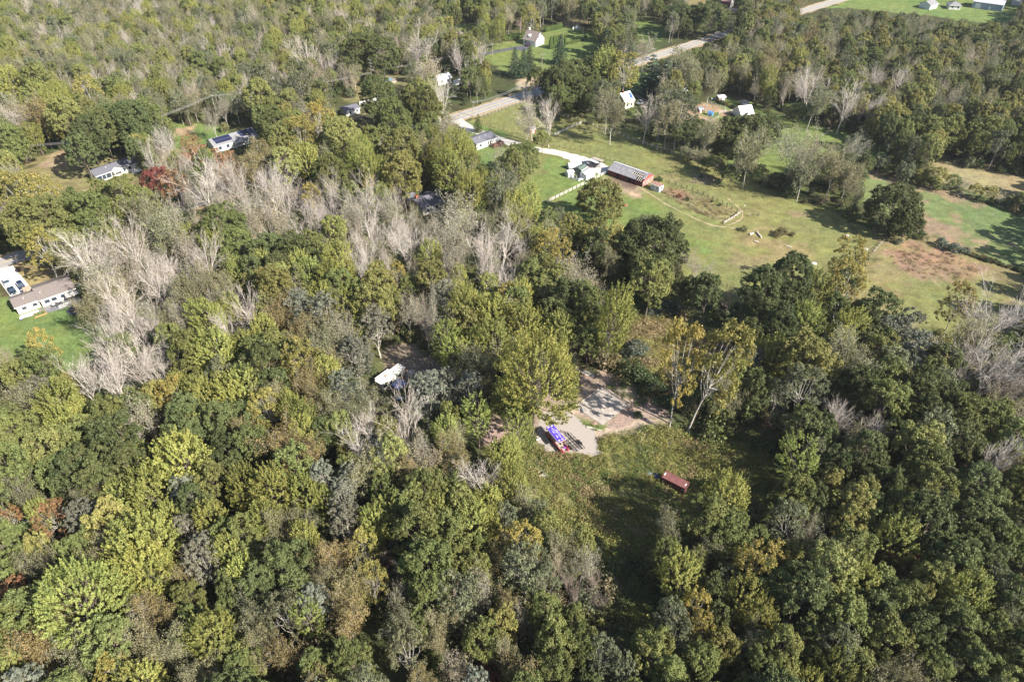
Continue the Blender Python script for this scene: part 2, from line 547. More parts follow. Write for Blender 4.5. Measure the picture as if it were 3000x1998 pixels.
def ground_material():
    m, N, L = nt("mixed_ground")
    out = N.new("ShaderNodeOutputMaterial")
    b = N.new("ShaderNodeBsdfPrincipled")
    b.inputs["Roughness"].default_value = 0.9
    b.inputs["Specular IOR Level"].default_value = 0.1
    L.new(b.outputs[0], out.inputs[0])
    at = N.new("ShaderNodeAttribute"); at.attribute_name = "cover"
    tc = N.new("ShaderNodeTexCoord")
    fac = None
    prev = at.outputs["Color"]
    for sc, lo, hi in ((0.35, .82, 1.18), (1.3, .78, 1.24), (4.5, .7, 1.3)):
        nz = N.new("ShaderNodeTexNoise"); nz.inputs["Scale"].default_value = sc; nz.inputs["Detail"].default_value = 4
        L.new(tc.outputs["Object"], nz.inputs["Vector"])
        mr = N.new("ShaderNodeMapRange"); mr.inputs[1].default_value = .3; mr.inputs[2].default_value = .7
        mr.inputs[3].default_value = lo; mr.inputs[4].default_value = hi
        L.new(nz.outputs[0], mr.inputs[0])
        v = N.new("ShaderNodeVectorMath"); v.operation = 'SCALE'
        L.new(prev, v.inputs[0]); L.new(mr.outputs[0], v.inputs["Scale"])
        prev = v.outputs[0]
    nz2 = N.new("ShaderNodeTexNoise"); nz2.inputs["Scale"].default_value = 0.16; nz2.inputs["Detail"].default_value = 7
    L.new(tc.outputs["Object"], nz2.inputs["Vector"])
    hs = N.new("ShaderNodeHueSaturation")
    mr = N.new("ShaderNodeMapRange"); mr.inputs[1].default_value = .3; mr.inputs[2].default_value = .7
    mr.inputs[3].default_value = .475; mr.inputs[4].default_value = .515
    L.new(nz2.outputs[0], mr.inputs[0]); L.new(mr.outputs[0], hs.inputs["Hue"])
    L.new(prev, hs.inputs["Color"])
    L.new(hs.outputs[0], b.inputs["Base Color"])
    bp = N.new("ShaderNodeBump"); bp.inputs["Strength"].default_value = .5; bp.inputs["Distance"].default_value = .25
    nz3 = N.new("ShaderNodeTexNoise"); nz3.inputs["Scale"].default_value = 2.2; nz3.inputs["Detail"].default_value = 8
    L.new(tc.outputs["Object"], nz3.inputs["Vector"])
    L.new(nz3.outputs[0], bp.inputs["Height"]); L.new(bp.outputs[0], b.inputs["Normal"])
    return m


gme = mesh_np("ground", gv, gf, [ground_material()])
ca = gme.attributes.new("cover", 'FLOAT_COLOR', 'POINT')
ca.data.foreach_set("color", np.concatenate([col.reshape(-1, 3), np.ones((nx * ny, 1))], 1).astype(np.float32).ravel())
go = link("ground", gme)
go["kind"] = "structure"

# roads, drives and pads
M_ASPH = mat("old_asphalt", (.26, .25, .245), .85, noise=.12, scale=.6)
M_NEWASPH = mat("dark_asphalt", (.075, .078, .095), .85, noise=.1, scale=1)
M_PAINT = mat("road_paint", (.75, .75, .72), .7, noise=.1)
M_YPAINT = mat("yellow_road_paint", (.55, .42, .12), .7, noise=.1)
M_GRAV = mat("pale_gravel", (.29, .26, .235), .95, noise=.13, scale=4, bump=.3)
M_GRAV2 = mat("limestone_gravel", (.42, .40, .37), .95, noise=.2, scale=.9, bump=.3)
M_CONC = mat("pale_concrete", (.72, .70, .66), .85, noise=.07, scale=1.0)
M_CONC2 = mat("weathered_concrete", (.31, .275, .245), .9, noise=.22, scale=.8)
M_SHOUL = mat("sandy_verge", (.27, .21, .13), .95, noise=.25, scale=.7)
road_px = [(-330, 890), (-120, 815), (0, 773), (75, 745), (290, 679), (500, 618), (700, 553), (1000, 448), (1190, 388), (1340, 344), (1500, 292), (1660, 243), (1840, 190), (1995, 142), (2132, 97), (2345, 35), (2480, -5), (2650, -52)]
road = smooth_line([U(a, b) for a, b in road_px], 8)
strip("verge", road, 10.6, .006, M_SHOUL, jit=1.1, sub=3)
strip("road", road, 6.9, .05, M_ASPH)


def offset_line(line, d):
    out = []
    for i, p in enumerate(line):
        t = (line[min(i + 1, len(line) - 1)] - line[max(i - 1, 0)]).normalized()
        out.append(Vector((p.x - t.y * d, p.y + t.x * d)))
    return out


for nm, d, mm in (("road_edge_line", 3.05, M_PAINT), ("road_edge_line", -3.05, M_PAINT), ("road_centre_line", .12, M_YPAINT), ("road_centre_line", -.12, M_YPAINT)):
    strip(nm, offset_line(road, d), .14, .058, mm)

strip("farm_drive", smooth_line([U(*p) for p in [(1337, 350), (1375, 376), (1420, 394), (1480, 414), (1560, 436), (1640, 450), (1700, 468)]]), 5, .03, M_GRAV2, jit=.3, sub=2,
      )
poly_sheet("gravel_yard", [U(*p) for p in [(1440, 395), (1505, 414), (1500, 428), (1450, 412)]], .036, M_GRAV2, .5)
poly_sheet("gravel_yard", [U(*p) for p in [(1625, 441), (1690, 454), (1745, 470), (1783, 489), (1788, 497), (1762, 512), (1728, 503), (1690, 480), (1655, 466)]], .042, M_GRAV2, .5)
poly_sheet("concrete_drive", [U(*p) for p in [(-60, 806), (38, 779), (92, 846), (84, 870), (40, 880), (30, 868), (-12, 810)]], .064, M_CONC)
strip("asphalt_drive", smooth_line([U(*p) for p in [(1395, 168), (1430, 157), (1475, 148), (1515, 141), (1550, 141)]]), 4, .03, M_NEWASPH, widths=None)
poly_sheet("asphalt_apron", [U(*p) for p in [(1512, 137), (1545, 133), (1552, 142), (1535, 151), (1512, 146)]], .036, M_NEWASPH)
poly_sheet("gravel_pad", [U(*p) for p in [(1578, 1228), (1600, 1208), (1650, 1205), (1690, 1222), (1720, 1245), (1745, 1275), (1745, 1300), (1760, 1325), (1735, 1335), (1690, 1332), (1640, 1325), (1600, 1320), (1580, 1300), (1570, 1262)]], .02, M_GRAV, .7, 1.0)
poly_sheet("concrete_slab", [U(*p) for p in [(1765, 1136), (1839, 1189), (1766, 1247), (1686, 1194)]], .12, M_CONC2)
poly_sheet("dirt_track", [U(*p) for p in [(1735, 1262), (1800, 1256), (1870, 1232), (1930, 1225), (1920, 1238), (1860, 1262), (1800, 1285), (1745, 1290)]], .012, mat("pale_dirt", (.33, .26, .2), .95, noise=.2, scale=.5), .8, 1.2)
strip("dirt_path", smooth_line([U(*p) for p in [(1862, 540), (1890, 560), (1905, 568), (1940, 592), (1985, 615), (2040, 642), (2090, 661), (2140, 667), (2200, 678)]]), .5, .012, mat("worn_dirt", (.32, .25, .16), .95, noise=.2, scale=.5), jit=.25, sub=1.5)
strip("dirt_path", smooth_line([U(*p) for p in [(2130, 661), (2155, 652), (2172, 640), (2176, 625), (2160, 605), (2130, 580)]]), .45, .014, MATS["worn_dirt"], jit=.25, sub=1.5)
strip("farm_track", smooth_line([U(*p) for p in [(1850, 280), (1875, 285), (1888, 300), (1885, 315)]]), 3, .02, mat("grey_gravel", (.36, .31, .26), .95, noise=.2, scale=.5), jit=.3, sub=2)
# ------------------------------------------------------------------ buildings
M_WHITE = mat("white_siding", (.62, .61, .59), .6, noise=.05, stripe=(2, .2, .08))
M_WTRIM = mat("white_trim", (.68, .68, .66), .5, noise=.04)
M_CREAM = mat("cream_siding", (.55, .50, .42), .6, noise=.06, stripe=(2, .2, .08))
M_TANB = mat("tan_brick", (.42, .28, .20), .85, noise=.18, scale=5)
M_BRICK = mat("red_brick", (.30, .11, .07), .85, noise=.2, scale=6)
M_RBROWN = mat("brown_shingle", (.17, .145, .135), .9, noise=.14, scale=2.5, stripe=(1, .3, .1))
M_RDARK = mat("slate_grey_shingle", (.12, .12, .145), .85, noise=.15, scale=2.5, stripe=(1, .3, .12))
M_RGREY = mat("grey_shingle", (.20, .20, .21), .85, noise=.14, scale=2.5, stripe=(1, .3, .1))
M_RTAUPE = mat("taupe_shingle", (.20, .17, .155), .85, noise=.12, scale=2.5, stripe=(1, .3, .1))
M_RWHITE = mat("white_metal_roof", (.62, .63, .66), .45, noise=.05, stripe=(0, .6, .12))
M_GLASS = mat("window_glass", (.03, .045, .07), .15, noise=.05, spec=.8)
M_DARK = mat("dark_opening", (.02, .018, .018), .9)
M_RED = mat("faded_red_boards", (.13, .042, .042), .85, noise=.3, scale=1.5, stripe=(0, .3, .25))
M_REDB = mat("bright_red_boards", (.33, .07, .055), .8, noise=.2, scale=1.5, stripe=(1, .3, .2))
M_RUST = mat("rusty_tin", (.26, .15, .12), .75, noise=.3, scale=1.2, stripe=(0, .5, .25))
M_TIN = mat("weathered_tin", (.22, .215, .23), .6, noise=.3, scale=1.0, stripe=(0, .7, .15))
M_WOOD = mat("grey_timber", (.30, .26, .22), .9, noise=.25, scale=2)
M_POST = mat("dark_fence_post", (.055, .045, .04), .9, noise=.2)
M_DECK = mat("redwood_deck", (.14, .055, .05), .8, noise=.15, stripe=(0, .15, .25))
M_GREENT = mat("green_tarp", (.09, .125, .105), .6, noise=.12)
M_BLUET = mat("blue_tarp", (.035, .10, .33), .5, noise=.15, scale=2, bump=.3)
M_LBLUE = mat("pale_blue_tarp", (.22, .36, .60), .5, noise=.25, scale=2, bump=.4)
M_STEEL = mat("galvanised_steel", (.38, .39, .40), .4, .6)
M_BLACK = mat("black_steel", (.02, .018, .02), .5, noise=.2)
M_RUBBER = mat("rubber", (.02, .02, .02), .8)
M_LAMP = mat("clear_lamp", (.7, .7, .65), .2)
M_TAIL = mat("red_lamp", (.4, .02, .02), .3)
M_BWOOD = mat("bleached_wood", (.48, .44, .40), .85, noise=.2, scale=3)


class Fr:
    """A frame whose x axis runs from photo point A to B (both at height z); +y lies to the left of it."""

    def __init__(s, A, B, z=0.0):
        a, b = U(A[0], A[1], z), U(B[0], B[1], z)
        s.o = Vector((a.x, a.y, 0)); s.L = (Vector((b.x, b.y, 0)) - s.o).length
        s.rz = math.atan2(b.y - a.y, b.x - a.x)


def window(par, side, u, z, w, h, dim, m=M_WTRIM, name="window"):
    """side F (y=0), B (y=depth), L (x=0), R (x=length); u runs along that wall"""
    Lx, D = dim
    f = MB(); p = MB(); t = .07

    def put(mb, a, b, z0, z1, d0, d1):
        if side == 'F':
            mb.box(a, b, -d1, -d0, z0, z1)
        elif side == 'B':
            mb.box(a, b, D + d0, D + d1, z0, z1)
        elif side == 'L':
            mb.box(-d1, -d0, a, b, z0, z1)
        else:
            mb.box(Lx + d0, Lx + d1, a, b, z0, z1)
    a0, a1, z0, z1 = u - w / 2, u + w / 2, z - h / 2, z + h / 2
    put(f, a0 - t, a0, z0 - t, z1 + t, .004, .06); put(f, a1, a1 + t, z0 - t, z1 + t, .004, .06)
    put(f, a0, a1, z0 - t, z0, .004, .06); put(f, a0, a1, z1, z1 + t, .004, .06)
    put(p, a0 + .003, a1 - .003, z0 + .003, z1 - .003, .006, .03)
    o = f.build(name, m, par)
    p.build("pane" if name == "window" else "panel", M_GLASS if name == "window" else M_WTRIM, o)
    return o


def wing(root, x0, x1, y0, y1, ez, rise, wall_m, roof_m, over=.4, hip=False, trim=M_WTRIM, z0=0.0):
    D = y1 - y0; mid = (y0 + y1) / 2
    w = MB()
    if hip:
        w.box(x0, x1, y0, y1, z0, ez)
    else:
        w.profile([(y0, z0), (y1, z0), (y1, ez), (mid, ez + rise), (y0, ez)], x0, x1)
    w.build("wall", wall_m, root)
    s = rise / (D / 2)
    r = MB(); t = .16; lo = ez - over * s + .02
    if hip:
        ins = D / 2
        X0, X1, Y0, Y1 = x0 - over, x1 + over, y0 - over, y1 + over
        vs = [(X0, Y0, lo), (X1, Y0, lo), (X1, Y1, lo), (X0, Y1, lo), (X0, Y0, lo + t), (X1, Y0, lo + t), (X1, Y1, lo + t), (X0, Y1, lo + t), (x0 + ins, mid, ez + rise + t), (x1 - ins, mid, ez + rise + t)]
        r.add(vs, [(0, 3, 2, 1), (0, 1, 5, 4), (1, 2, 6, 5), (2, 3, 7, 6), (3, 0, 4, 7), (4, 5, 9, 8), (5, 6, 9), (6, 7, 8, 9), (7, 4, 8)])
    else:
        r.profile([(y0 - over, lo + t), (mid, ez + rise + t), (y1 + over, lo + t), (y1 + over, lo), (mid, ez + rise + .02), (y0 - over, lo)], x0 - over, x1 + over)
    ro = r.build("roof", roof_m, root)
    g = MB()
    g.box(x0 - over, x1 + over, y0 - over - .13, y0 - over - .003, lo - .05, lo + t - .02)
    g.build("gutter", trim, ro)
    return ro


def building(name, label, cat, A, B, ez, D, rise, wall_m, roof_m, hip=False, over=.4, wins=(), doors=(), chim=None, group=None, dz=None, eave=True, vents=1):
    f = Fr(A, B, ez if eave else 0)
    root = empty(name, f.o, f.rz, label, cat, group)
    ro = wing(root, 0, f.L, 0, D, ez, rise, wall_m, roof_m, over, hip)
    for side, u, z, w, h in wins:
        window(root, side, u * (f.L if side in 'FB' else D), z, w, h, (f.L, D))
    for side, u, w, h in doors:
        window(root, side, u * (f.L if side in 'FB' else D), h / 2 + .08, w, h, (f.L, D), name="door")
    if chim:
        x, y, w, h, m = chim
        c = MB(); c.box(x - w / 2, x + w / 2, y - w / 2, y + w / 2, ez, ez + rise + h)
        c.box(x - w / 2 - .08, x + w / 2 + .08, y - w / 2 - .08, y + w / 2 + .08, ez + rise + h + .002, ez + rise + h + .15)
        c.build("chimney", m, ro)
    for i in range(vents):
        v = MB(); x = f.L * (.3 + .3 * i); v.tube((x, D * .3, ez + rise * .5), (x, D * .3, ez + rise * .6 + .7), .09); v.build("vent_pipe", M_WTRIM, ro)
    return root, f


# brown-roofed ranch house
f = Fr((46, 903.6), (217, 844.3), 2.7)
r1 = empty("ranch_house", f.o, f.rz, "long white ranch house with brown shingle roof beside the white concrete drive", "house")
xs_ = f.L * .40
ra = wing(r1, 0, xs_ - .41, .6, 7.2, 2.7, 1.1, M_CREAM, M_RBROWN)
rb = wing(r1, xs_, f.L, 0, 9.4, 2.7, 1.5, M_CREAM, M_RBROWN)
for u in (.12, .3):
    window(r1, 'F', f.L * u, 1.5, 1.2, 1.0, (f.L, 9)).location.y = .6
for u in (.5, .62, .78, .9):
    window(r1, 'F', f.L * u, 1.5, 1.4, 1.1, (f.L, 9))
window(r1, 'F', f.L * .7, 1.1, .9, 2.0, (f.L, 9), name="door")
m_ = MB(); m_.box(xs_ - 2.6, xs_ - .6, 7.4, 10.2, 0, 2.9); m_.box(xs_ - 2.0, xs_ - .9, 6.9, 7.39, 0, 3.4); m_.build("brick_porch_wall", M_TANB, r1)
for x, y in ((xs_ + 1.0, 2.4), (xs_ + 1.5, 3.2), (xs_ * .45, 2.6)):
    m_ = MB(); m_.tube((x, y, 2.9), (x, y, 3.9), .1); m_.build("vent_pipe", M_WTRIM, ra)
RL = f


def at(fr, x, y, z=0.0):
    c, s = math.cos(fr.rz), math.sin(fr.rz)
    return Vector((fr.o.x + x * c - y * s, fr.o.y + x * s + y * c, z))


poly_sheet("patio", [at(RL, RL.L * .3, -.2), at(RL, RL.L * 1.02, -.2), at(RL, RL.L * 1.06, -4.6), at(RL, RL.L * .66, -4.4), at(RL, RL.L * .3, -3.6)], .03, mat("stained_patio", (.17, .17, .18), .9, noise=.25, scale=.8))
poly_sheet("paved_strip", [at(RL, 0, -.1), at(RL, RL.L * .3, -.1), at(RL, RL.L * .3, -2.6), at(RL, 0, -1.8)], .025, M_CONC)
# gazebo canopy
ga = empty("canopy_gazebo", at(RL, RL.L * .80, -3.3), RL.rz, "grey-topped canopy gazebo on the patio behind the ranch house", "gazebo")
m_ = MB(); m_.add([(0, 0, 2.3), (4.2, 0, 2.3), (4.2, 2.4, 2.3), (0, 2.4, 2.3), (2.1, 1.2, 2.9)], [(3, 2, 1, 0), (0, 1, 4), (1, 2, 4), (2, 3, 4), (3, 0, 4)]); m_.build("canopy", mat("grey_canvas", (.40, .38, .36), .8, noise=.15), ga)
for x in (.1, 4.1):
    for y in (.1, 2.3):
        m_ = MB(); m_.tube((x, y, 0), (x, y, 2.32), .05); m_.build("post", M_BLACK, ga)
# trampoline
c = U(224, 906, .9)
tr = empty("trampoline", (c.x, c.y, 0), 0, "round dark trampoline on the lawn beside the patio", "trampoline")
m_ = MB(); m_.prism([(2.05 * math.cos(i * math.pi / 12), 2.05 * math.sin(i * math.pi / 12)) for i in range(24)], .86, .89); m_.build("mat", M_BLACK, tr)
m_ = MB(); m_.path([Vector((2.3 * math.cos(i * math.pi / 12), 2.3 * math.sin(i * math.pi / 12), .88)) for i in range(25)], .13, 6); m_.build("rim_pad", mat("navy_pad", (.04, .055, .12), .6), tr)
for i in range(6):
    t = i * math.pi / 3
    m_ = MB(); m_.tube((2.3 * math.cos(t), 2.3 * math.sin(t), 0), (2.3 * math.cos(t), 2.3 * math.sin(t), .85), .04); m_.build("leg", M_STEEL, tr)
# patio furniture
for i, (x, y, lab) in enumerate(((.52, -1.8, "dark patio sofa near the middle of the patio"), (.60, -2.6, "dark patio sofa by the white railing"))):
    o = empty("patio_sofa", at(RL, RL.L * x, y), RL.rz + .3 * i, lab, "sofa", "patio seating behind the ranch house")
    m_ = MB(); m_.box(0, 1.9, 0, .8, .15, .42); m_.build("seat", mat("charcoal_cushion", (.06, .06, .07), .8), o)
    m_ = MB(); m_.box(0, 1.9, .62, .8, .43, .85); m_.build("backrest", MATS["charcoal_cushion"], o)
    for xx in (.06, 1.84):
        m_ = MB(); m_.box(xx - .04, xx + .04, .05, .6, 0, .14); m_.build("leg", M_BLACK, o)
o = empty("patio_table", at(RL, RL.L * .565, -1.4), RL.rz, "small white round table between the patio sofas", "table")
m_ = MB(); m_.prism([(.5 * math.cos(i * math.pi / 8), .5 * math.sin(i * math.pi / 8)) for i in range(16)], .68, .72); m_.build("tabletop", M_WTRIM, o)
m_ = MB(); m_.tube((0, 0, 0), (0, 0, .68), .05); m_.tube((0, 0, 0), (0, 0, .04), .25); m_.build("pedestal", M_WTRIM, o)
o = empty("patio_railing", at(RL, RL.L * .62, -3.6), RL.rz, "white railing panel along the patio edge", "railing")
m_ = MB(); m_.box(0, 3.2, 0, .06, .85, .93); m_.box(0, 3.2, 0, .06, .1, .17); m_.build("rail", M_WTRIM, o)
m_ = MB()
for i in range(17):
    m_.box(i * .195, i * .195 + .05, .012, .048, .17, .85)
m_.build("balusters", M_WTRIM, o)
o = empty("planter_bed", at(RL, RL.L * .20, -4.2), RL.rz, "timber-edged raised planter bed full of green leaves by the ranch house", "planter")
m_ = MB(); m_.box(0, 3.2, 0, .14, 0, .35); m_.box(0, 3.2, 2.06, 2.2, 0, .35); m_.box(0, .14, .142, 2.058, 0, .35); m_.box(3.06, 3.2, .142, 2.058, 0, .35); m_.build("frame", mat("golden_timber", (.36, .22, .10), .8), o)
m_ = MB(); m_.box(.141, 3.059, .141, 2.059, 0, .28)
for i in range(9):
    m_.dome(.5 + (i % 3) * 1.05, .45 + (i // 3) * .62, .26, .42, .34, .35, 7, 3, .5, i)
m_.build("plants", mat("bed_greens", (.09, .12, .04), .9, noise=.4, scale=5), o)
o = empty("garden_cart", U(66, 935), .5, "small white and blue garden cart on the lawn off the ranch house corner", "cart")
m_ = MB(); m_.box(-.55, .55, -.35, .35, .35, .75); m_.build("tub", M_WTRIM, o, bevel=.05)
m_ = MB(); m_.tube((.55, 0, .6), (1.1, 0, .95), .03); m_.build("handle", M_STEEL, o)
for s in (-1, 1):
    m_ = MB(); m_.tube((-.2, s * .38, .25), (-.2, s * .46, .25), .25, n=12); m_.build("wheel", mat("blue_wheel", (.08, .12, .3), .6), o)
o = empty("wheeled_bin", U(54, 797), .3, "dark wheeled bin beside the concrete drive", "bin")
m_ = MB(); m_.box(-.4, .4, -.4, .4, .05, 1.05); m_.build("body", MATS["charcoal_cushion"], o, bevel=.04)
m_ = MB(); m_.box(-.43, .43, -.43, .43, 1.06, 1.14); m_.build("lid", M_RED, o)

# dark-roofed white house
r2, f = building("country_house", "white house with slate-grey roof and arched porch in front of the dark oaks", "house", (281, 517), (408, 473.5), 2.7, 7.2, 1.3, M_WHITE, M_RDARK,
                 wins=[('F', .06, 1.35, 2.0, 1.7), ('F', .16, 1.35, 1.6, 1.7), ('F', .26, 1.35, 2.0, 1.7), ('F', .62, 1.5, 1.2, 1.2), ('F', .75, 1.5, 1.2, 1.2)], doors=[('F', .46, 1.0, 2.1)], vents=2)
m_ = MB(); x = f.L * .44
m_.profile([(-2.4, 2.5), (.3, 2.5), (.3, 2.7), (-2.4, 2.7)], x - 1.6, x + 2.0); m_.add([(x - 1.7, -2.5, 2.71), (x + 2.1, -2.5, 2.71), (x + .2, -2.5, 3.3), (x - 1.7, .2, 2.72), (x + 2.1, .2, 2.72), (x + .2, .9, 3.32)], [(0, 1, 2), (0, 2, 5, 3), (1, 4, 5, 2), (3, 5, 4), (0, 3, 4, 1)])
po = m_.build("porch_roof", M_WTRIM, r2)
for dx in (-1.4, 1.8):
    m_ = MB(); m_.tube((x + dx, -2.2, 0), (x + dx, -2.2, 2.5), .14); m_.build("column", M_WTRIM, po)
m_ = MB()
for i in range(14):
    m_.box(f.L + .4 + i * .28, f.L + .45 + i * .28, -2.6, -2.55, 0, 1.0)
m_.box(f.L + .4, f.L + 4.3, -2.62, -2.53, 1.0, 1.08); m_.box(f.L * .72, f.L + 4.3, -2.9, 1.5, .02, .12); m_.build("deck_rail", M_WTRIM, r2)

# solar-panelled house
r3, f = building("solar_house", "grey-roofed ranch house with two arrays of solar panels", "house", (628, 431), (752, 396), 2.7, 8.4, 1.9, M_WHITE, M_RGREY, wins=[('F', .12, 1.5, 1.3, 1.2), ('F', .3, 1.5, 1.3, 1.2), ('F', .85, 1.5, 1.3, 1.2)], doors=[('F', .55, 1.0, 2.1)], vents=0)
sl = 1.9 / 4.2
M_PV = mat("solar_cells", (.018, .022, .06), .25, noise=.1, stripe=(0, .33, .4), spec=.7)
for base, ncol in ((.06, 7), (.64, 6)):
    for i in range(ncol):
        for j in range(2):
            x = f.L * base + i * 1.04 + j * .25; y0 = .9 + (1 - j) * 1.6
            m_ = MB(); z0 = 2.7 + sl * y0 + .24; z1 = 2.7 + sl * (y0 + 1.45) + .24
            m_.add([(x, y0, z0), (x + .97, y0, z0), (x + .97, y0 + 1.45, z1), (x, y0 + 1.45, z1), (x, y0, z0 + .05), (x + .97, y0, z0 + .05), (x + .97, y0 + 1.45, z1 + .05), (x, y0 + 1.45, z1 + .05)], [(0, 3, 2, 1), (4, 5, 6, 7), (0, 1, 5, 4), (1, 2, 6, 5), (2, 3, 7, 6), (3, 0, 4, 7)])
            m_.build("solar_panel", M_PV, r3)
x = f.L * .56
m_ = MB(); m_.add([(x - 2.4, -2.2, 2.6), (x + 2.4, -2.2, 2.6), (x, -2.2, 3.9), (x - 2.4, 2.6, 3.9), (x + 2.4, 2.6, 3.9), (x, 3.0, 4.15)], [(0, 1, 2), (0, 2, 5, 3), (1, 4, 5, 2), (0, 3, 5, 4, 1)]); pr = m_.build("porch_roof", M_RGREY, r3)
m_ = MB(); m_.add([(x - 2.3, -2.24, 2.55), (x + 2.3, -2.24, 2.55), (x, -2.24, 3.85), (x - 2.3, -2.3, 2.55), (x + 2.3, -2.3, 2.55), (x, -2.3, 3.85)], [(0, 1, 2), (3, 5, 4), (0, 3, 4, 1), (1, 4, 5, 2), (2, 5, 3, 0)]); m_.build("gable", M_WTRIM, pr)
for dx in (-2.1, 2.1):
    m_ = MB(); m_.tube((x + dx, -2.0, 0), (x + dx, -2.0, 2.56), .14); m_.build("column", M_WTRIM, pr)

# house with the brick chimney
r4, f = building("hillside_house", "dark grey shingled house with brick chimney half hidden by leafless trees", "house", (1238, 613), (1297, 590), 2.9, 9.5, 1.7, M_CREAM, M_RDARK, wins=[('F', .25, 1.5, 1.4, 1.2), ('F', .7, 1.5, 1.4, 1.2)], doors=[('F', .48, 1.0, 2.1)], chim=(1.5, 5.6, 1.0, 1.0, M_BRICK), vents=2)
wing(r4, f.L * .12, f.L * .72, 9.95, 15.5, 2.8, 1.2, M_CREAM, M_RDARK)
# small white house by the picket fence
r5, f = building("cottage", "small white cottage with dark roof at the end of the white fence", "house", (1013, 327), (1053, 316.5), 2.5, 6.0, 1.0, M_WHITE, M_RDARK, wins=[('F', .3, 1.4, .9, 1.1), ('F', .8, 1.4, .9, 1.1)], doors=[('F', .55, .9, 2.0)])
building("roadside_house", "white house with pale roof behind the tall sparse trees north of the road", "house", (1283, 236), (1322, 228), 2.7, 7, 1.4, M_WHITE, M_RWHITE, wins=[('F', .3, 1.5, 1.1, 1.1), ('F', .75, 1.5, 1.1, 1.1)], doors=[('F', .5, .9, 2)])
# tall white house
r9, f = building("tall_house", "tall white gabled house with taupe roof on the wide lawn", "house", (1533, 113.5), (1570, 121.5), 3.4, 8.6, 3.9, M_WHITE, M_RTAUPE, over=.3, wins=[('R', .3, 5.2, .9, 1.1), ('R', .65, 5.6, .8, 1.0), ('R', .7, 2.0, .9, 1.2), ('F', .2, 1.8, 1.2, 1.3)], doors=[('F', .75, 3.4, 2.3), ('R', .45, .9, 2.0)], chim=(.6, 5.2, 1.0, .9, M_WTRIM), vents=0)
m_ = MB(); m_.profile([(.9, 4.3), (2.4, 4.3), (2.4, 5.9), (.9, 5.3)], 2.6, 4.2); m_.build("dormer", M_WHITE, r9)
building("brick_house", "orange brick house with brown hipped roof at the wood edge", "house", (1357, 111), (1377, 107.5), 2.8, 8, 1.8, mat("orange_brick", (.50, .28, .17), .8, noise=.12, scale=4), M_RTAUPE, hip=False, wins=[('F', .35, 1.5, 1.2, 1.2)], doors=[('F', .7, .9, 2)])
# ranch house with the red deck
r11, f = building("deck_house", "grey-roofed white house with red-brown deck beside the farm drive", "house", (1396, 423), (1454, 402.5), 2.7, 7.2, 1.3, M_WHITE, M_RDARK, wins=[('F', .6, 1.4, .6, 1.5), ('F', .7, 1.4, .6, 1.5), ('F', .2, 1.5, 1.2, 1.1)], doors=[('F', .84, 1.0, 2.0)], vents=2)
m_ = MB(); x0 = f.L * .62
m_.box(x0, f.L + 1.2, -3.4, -.05, .4, .55); dk = m_.build("deck", M_DECK, r11)
m_ = MB(); m_.box(x0, f.L + 1.2, -3.4, -3.3, .0, 1.5); m_.box(x0, x0 + .1, -3.29, -.5, 0, 1.5); m_.box(f.L + 1.1, f.L + 1.2, -3.29, -.5, 0, 1.5); m_.build("deck_screen", M_DECK, dk)
building("garden_shed", "little red garden shed with grey roof under the half-bare trees", "shed", (1556, 380), (1569, 378), 1.9, 2.8, .8, M_REDB, M_RGREY, over=.2, doors=[('F', .5, .8, 1.6)], vents=0)

# the long red barn with part of its roof gone
f = Fr((1783, 497), (1883, 532.5), 2.3)
rB = empty("red_barn", f.o, f.rz, "long faded red barn with grey tin roof and a hole showing bare rafters", "barn")
D = 7.8; ez = 2.3; ri = 1.7; BL = f.L
m_ = MB()
m_.box(0, BL, 0, .12, 0, ez); m_.box(0, BL, D - .12, D, 0, ez)
m_.profile([(.121, 0), (D - .121, 0), (D - .121, ez), (D / 2, ez + ri), (.121, ez)], 0, .12)
m_.build("wall", M_RED, rB)
m_ = MB(); m_.profile([(0, 0), (D, 0), (D, ez), (0, ez)], BL + .002, BL + .13); m_.build("end_wall", mat("peeling_pale_boards", (.34, .20, .18), .85, noise=.35, scale=1.2, stripe=(1, .3, .3)), rB)
m_ = MB(); m_.profile([(0, ez + .002), (D, ez + .002), (D / 2, ez + ri)], BL + .002, BL + .13); m_.build("gable", M_REDB, rB)
s = ri / (D / 2)


def slope(mb, xa, xb, ya, yb, t=.08, up=.06):
    za, zb = ez + s * ya + up, ez + s * yb + up
    if ya > D / 2 - .01:
        za, zb = ez + s * (D - ya) + up, ez + s * (D - yb) + up
    mb.add([(xa, ya, za), (xb, ya, za), (xb, yb, zb), (xa, yb, zb), (xa, ya, za + t), (xb, ya, za + t), (xb, yb, zb + t), (xa, yb, zb + t)], [(0, 3, 2, 1), (4, 5, 6, 7), (0, 1, 5, 4), (1, 2, 6, 5), (2, 3, 7, 6), (3, 0, 4, 7)])


m_ = MB(); slope(m_, -.3, BL * .62, -.35, D / 2); slope(m_, BL * .621, BL * .94, D * .41, D / 2); slope(m_, BL * .941, BL + .3, D * .12, D / 2)
slope(m_, BL * .60, BL * .80, -.3, D * .16, .05, .03)
m_.build("roof", M_TIN, rB)
m_ = MB(); slope(m_, -.3, BL + .3, D / 2 + .005, D + .35); m_.build("roof", M_TIN, rB)
m_ = MB(); m_.box(-.3, BL * .95, D / 2 - .25, D / 2 + .25, ez + ri + .12, ez + ri + .22); m_.build("ridge_cap", mat("pale_tin", (.48, .48, .5), .5, noise=.1), rB)
for i in range(7):
    x = BL * .63 + i * BL * .052
    m_ = MB(); slope(m_, x, x + .14, -.25, D * .42, .14, -.1); m_.build("rafter", M_BWOOD, rB)
for y in (.22, .36):
    m_ = MB(); slope(m_, BL * .61, BL * .97, D * y - .09, D * y + .09, .05, .06); m_.build("purlin", M_BWOOD, rB)
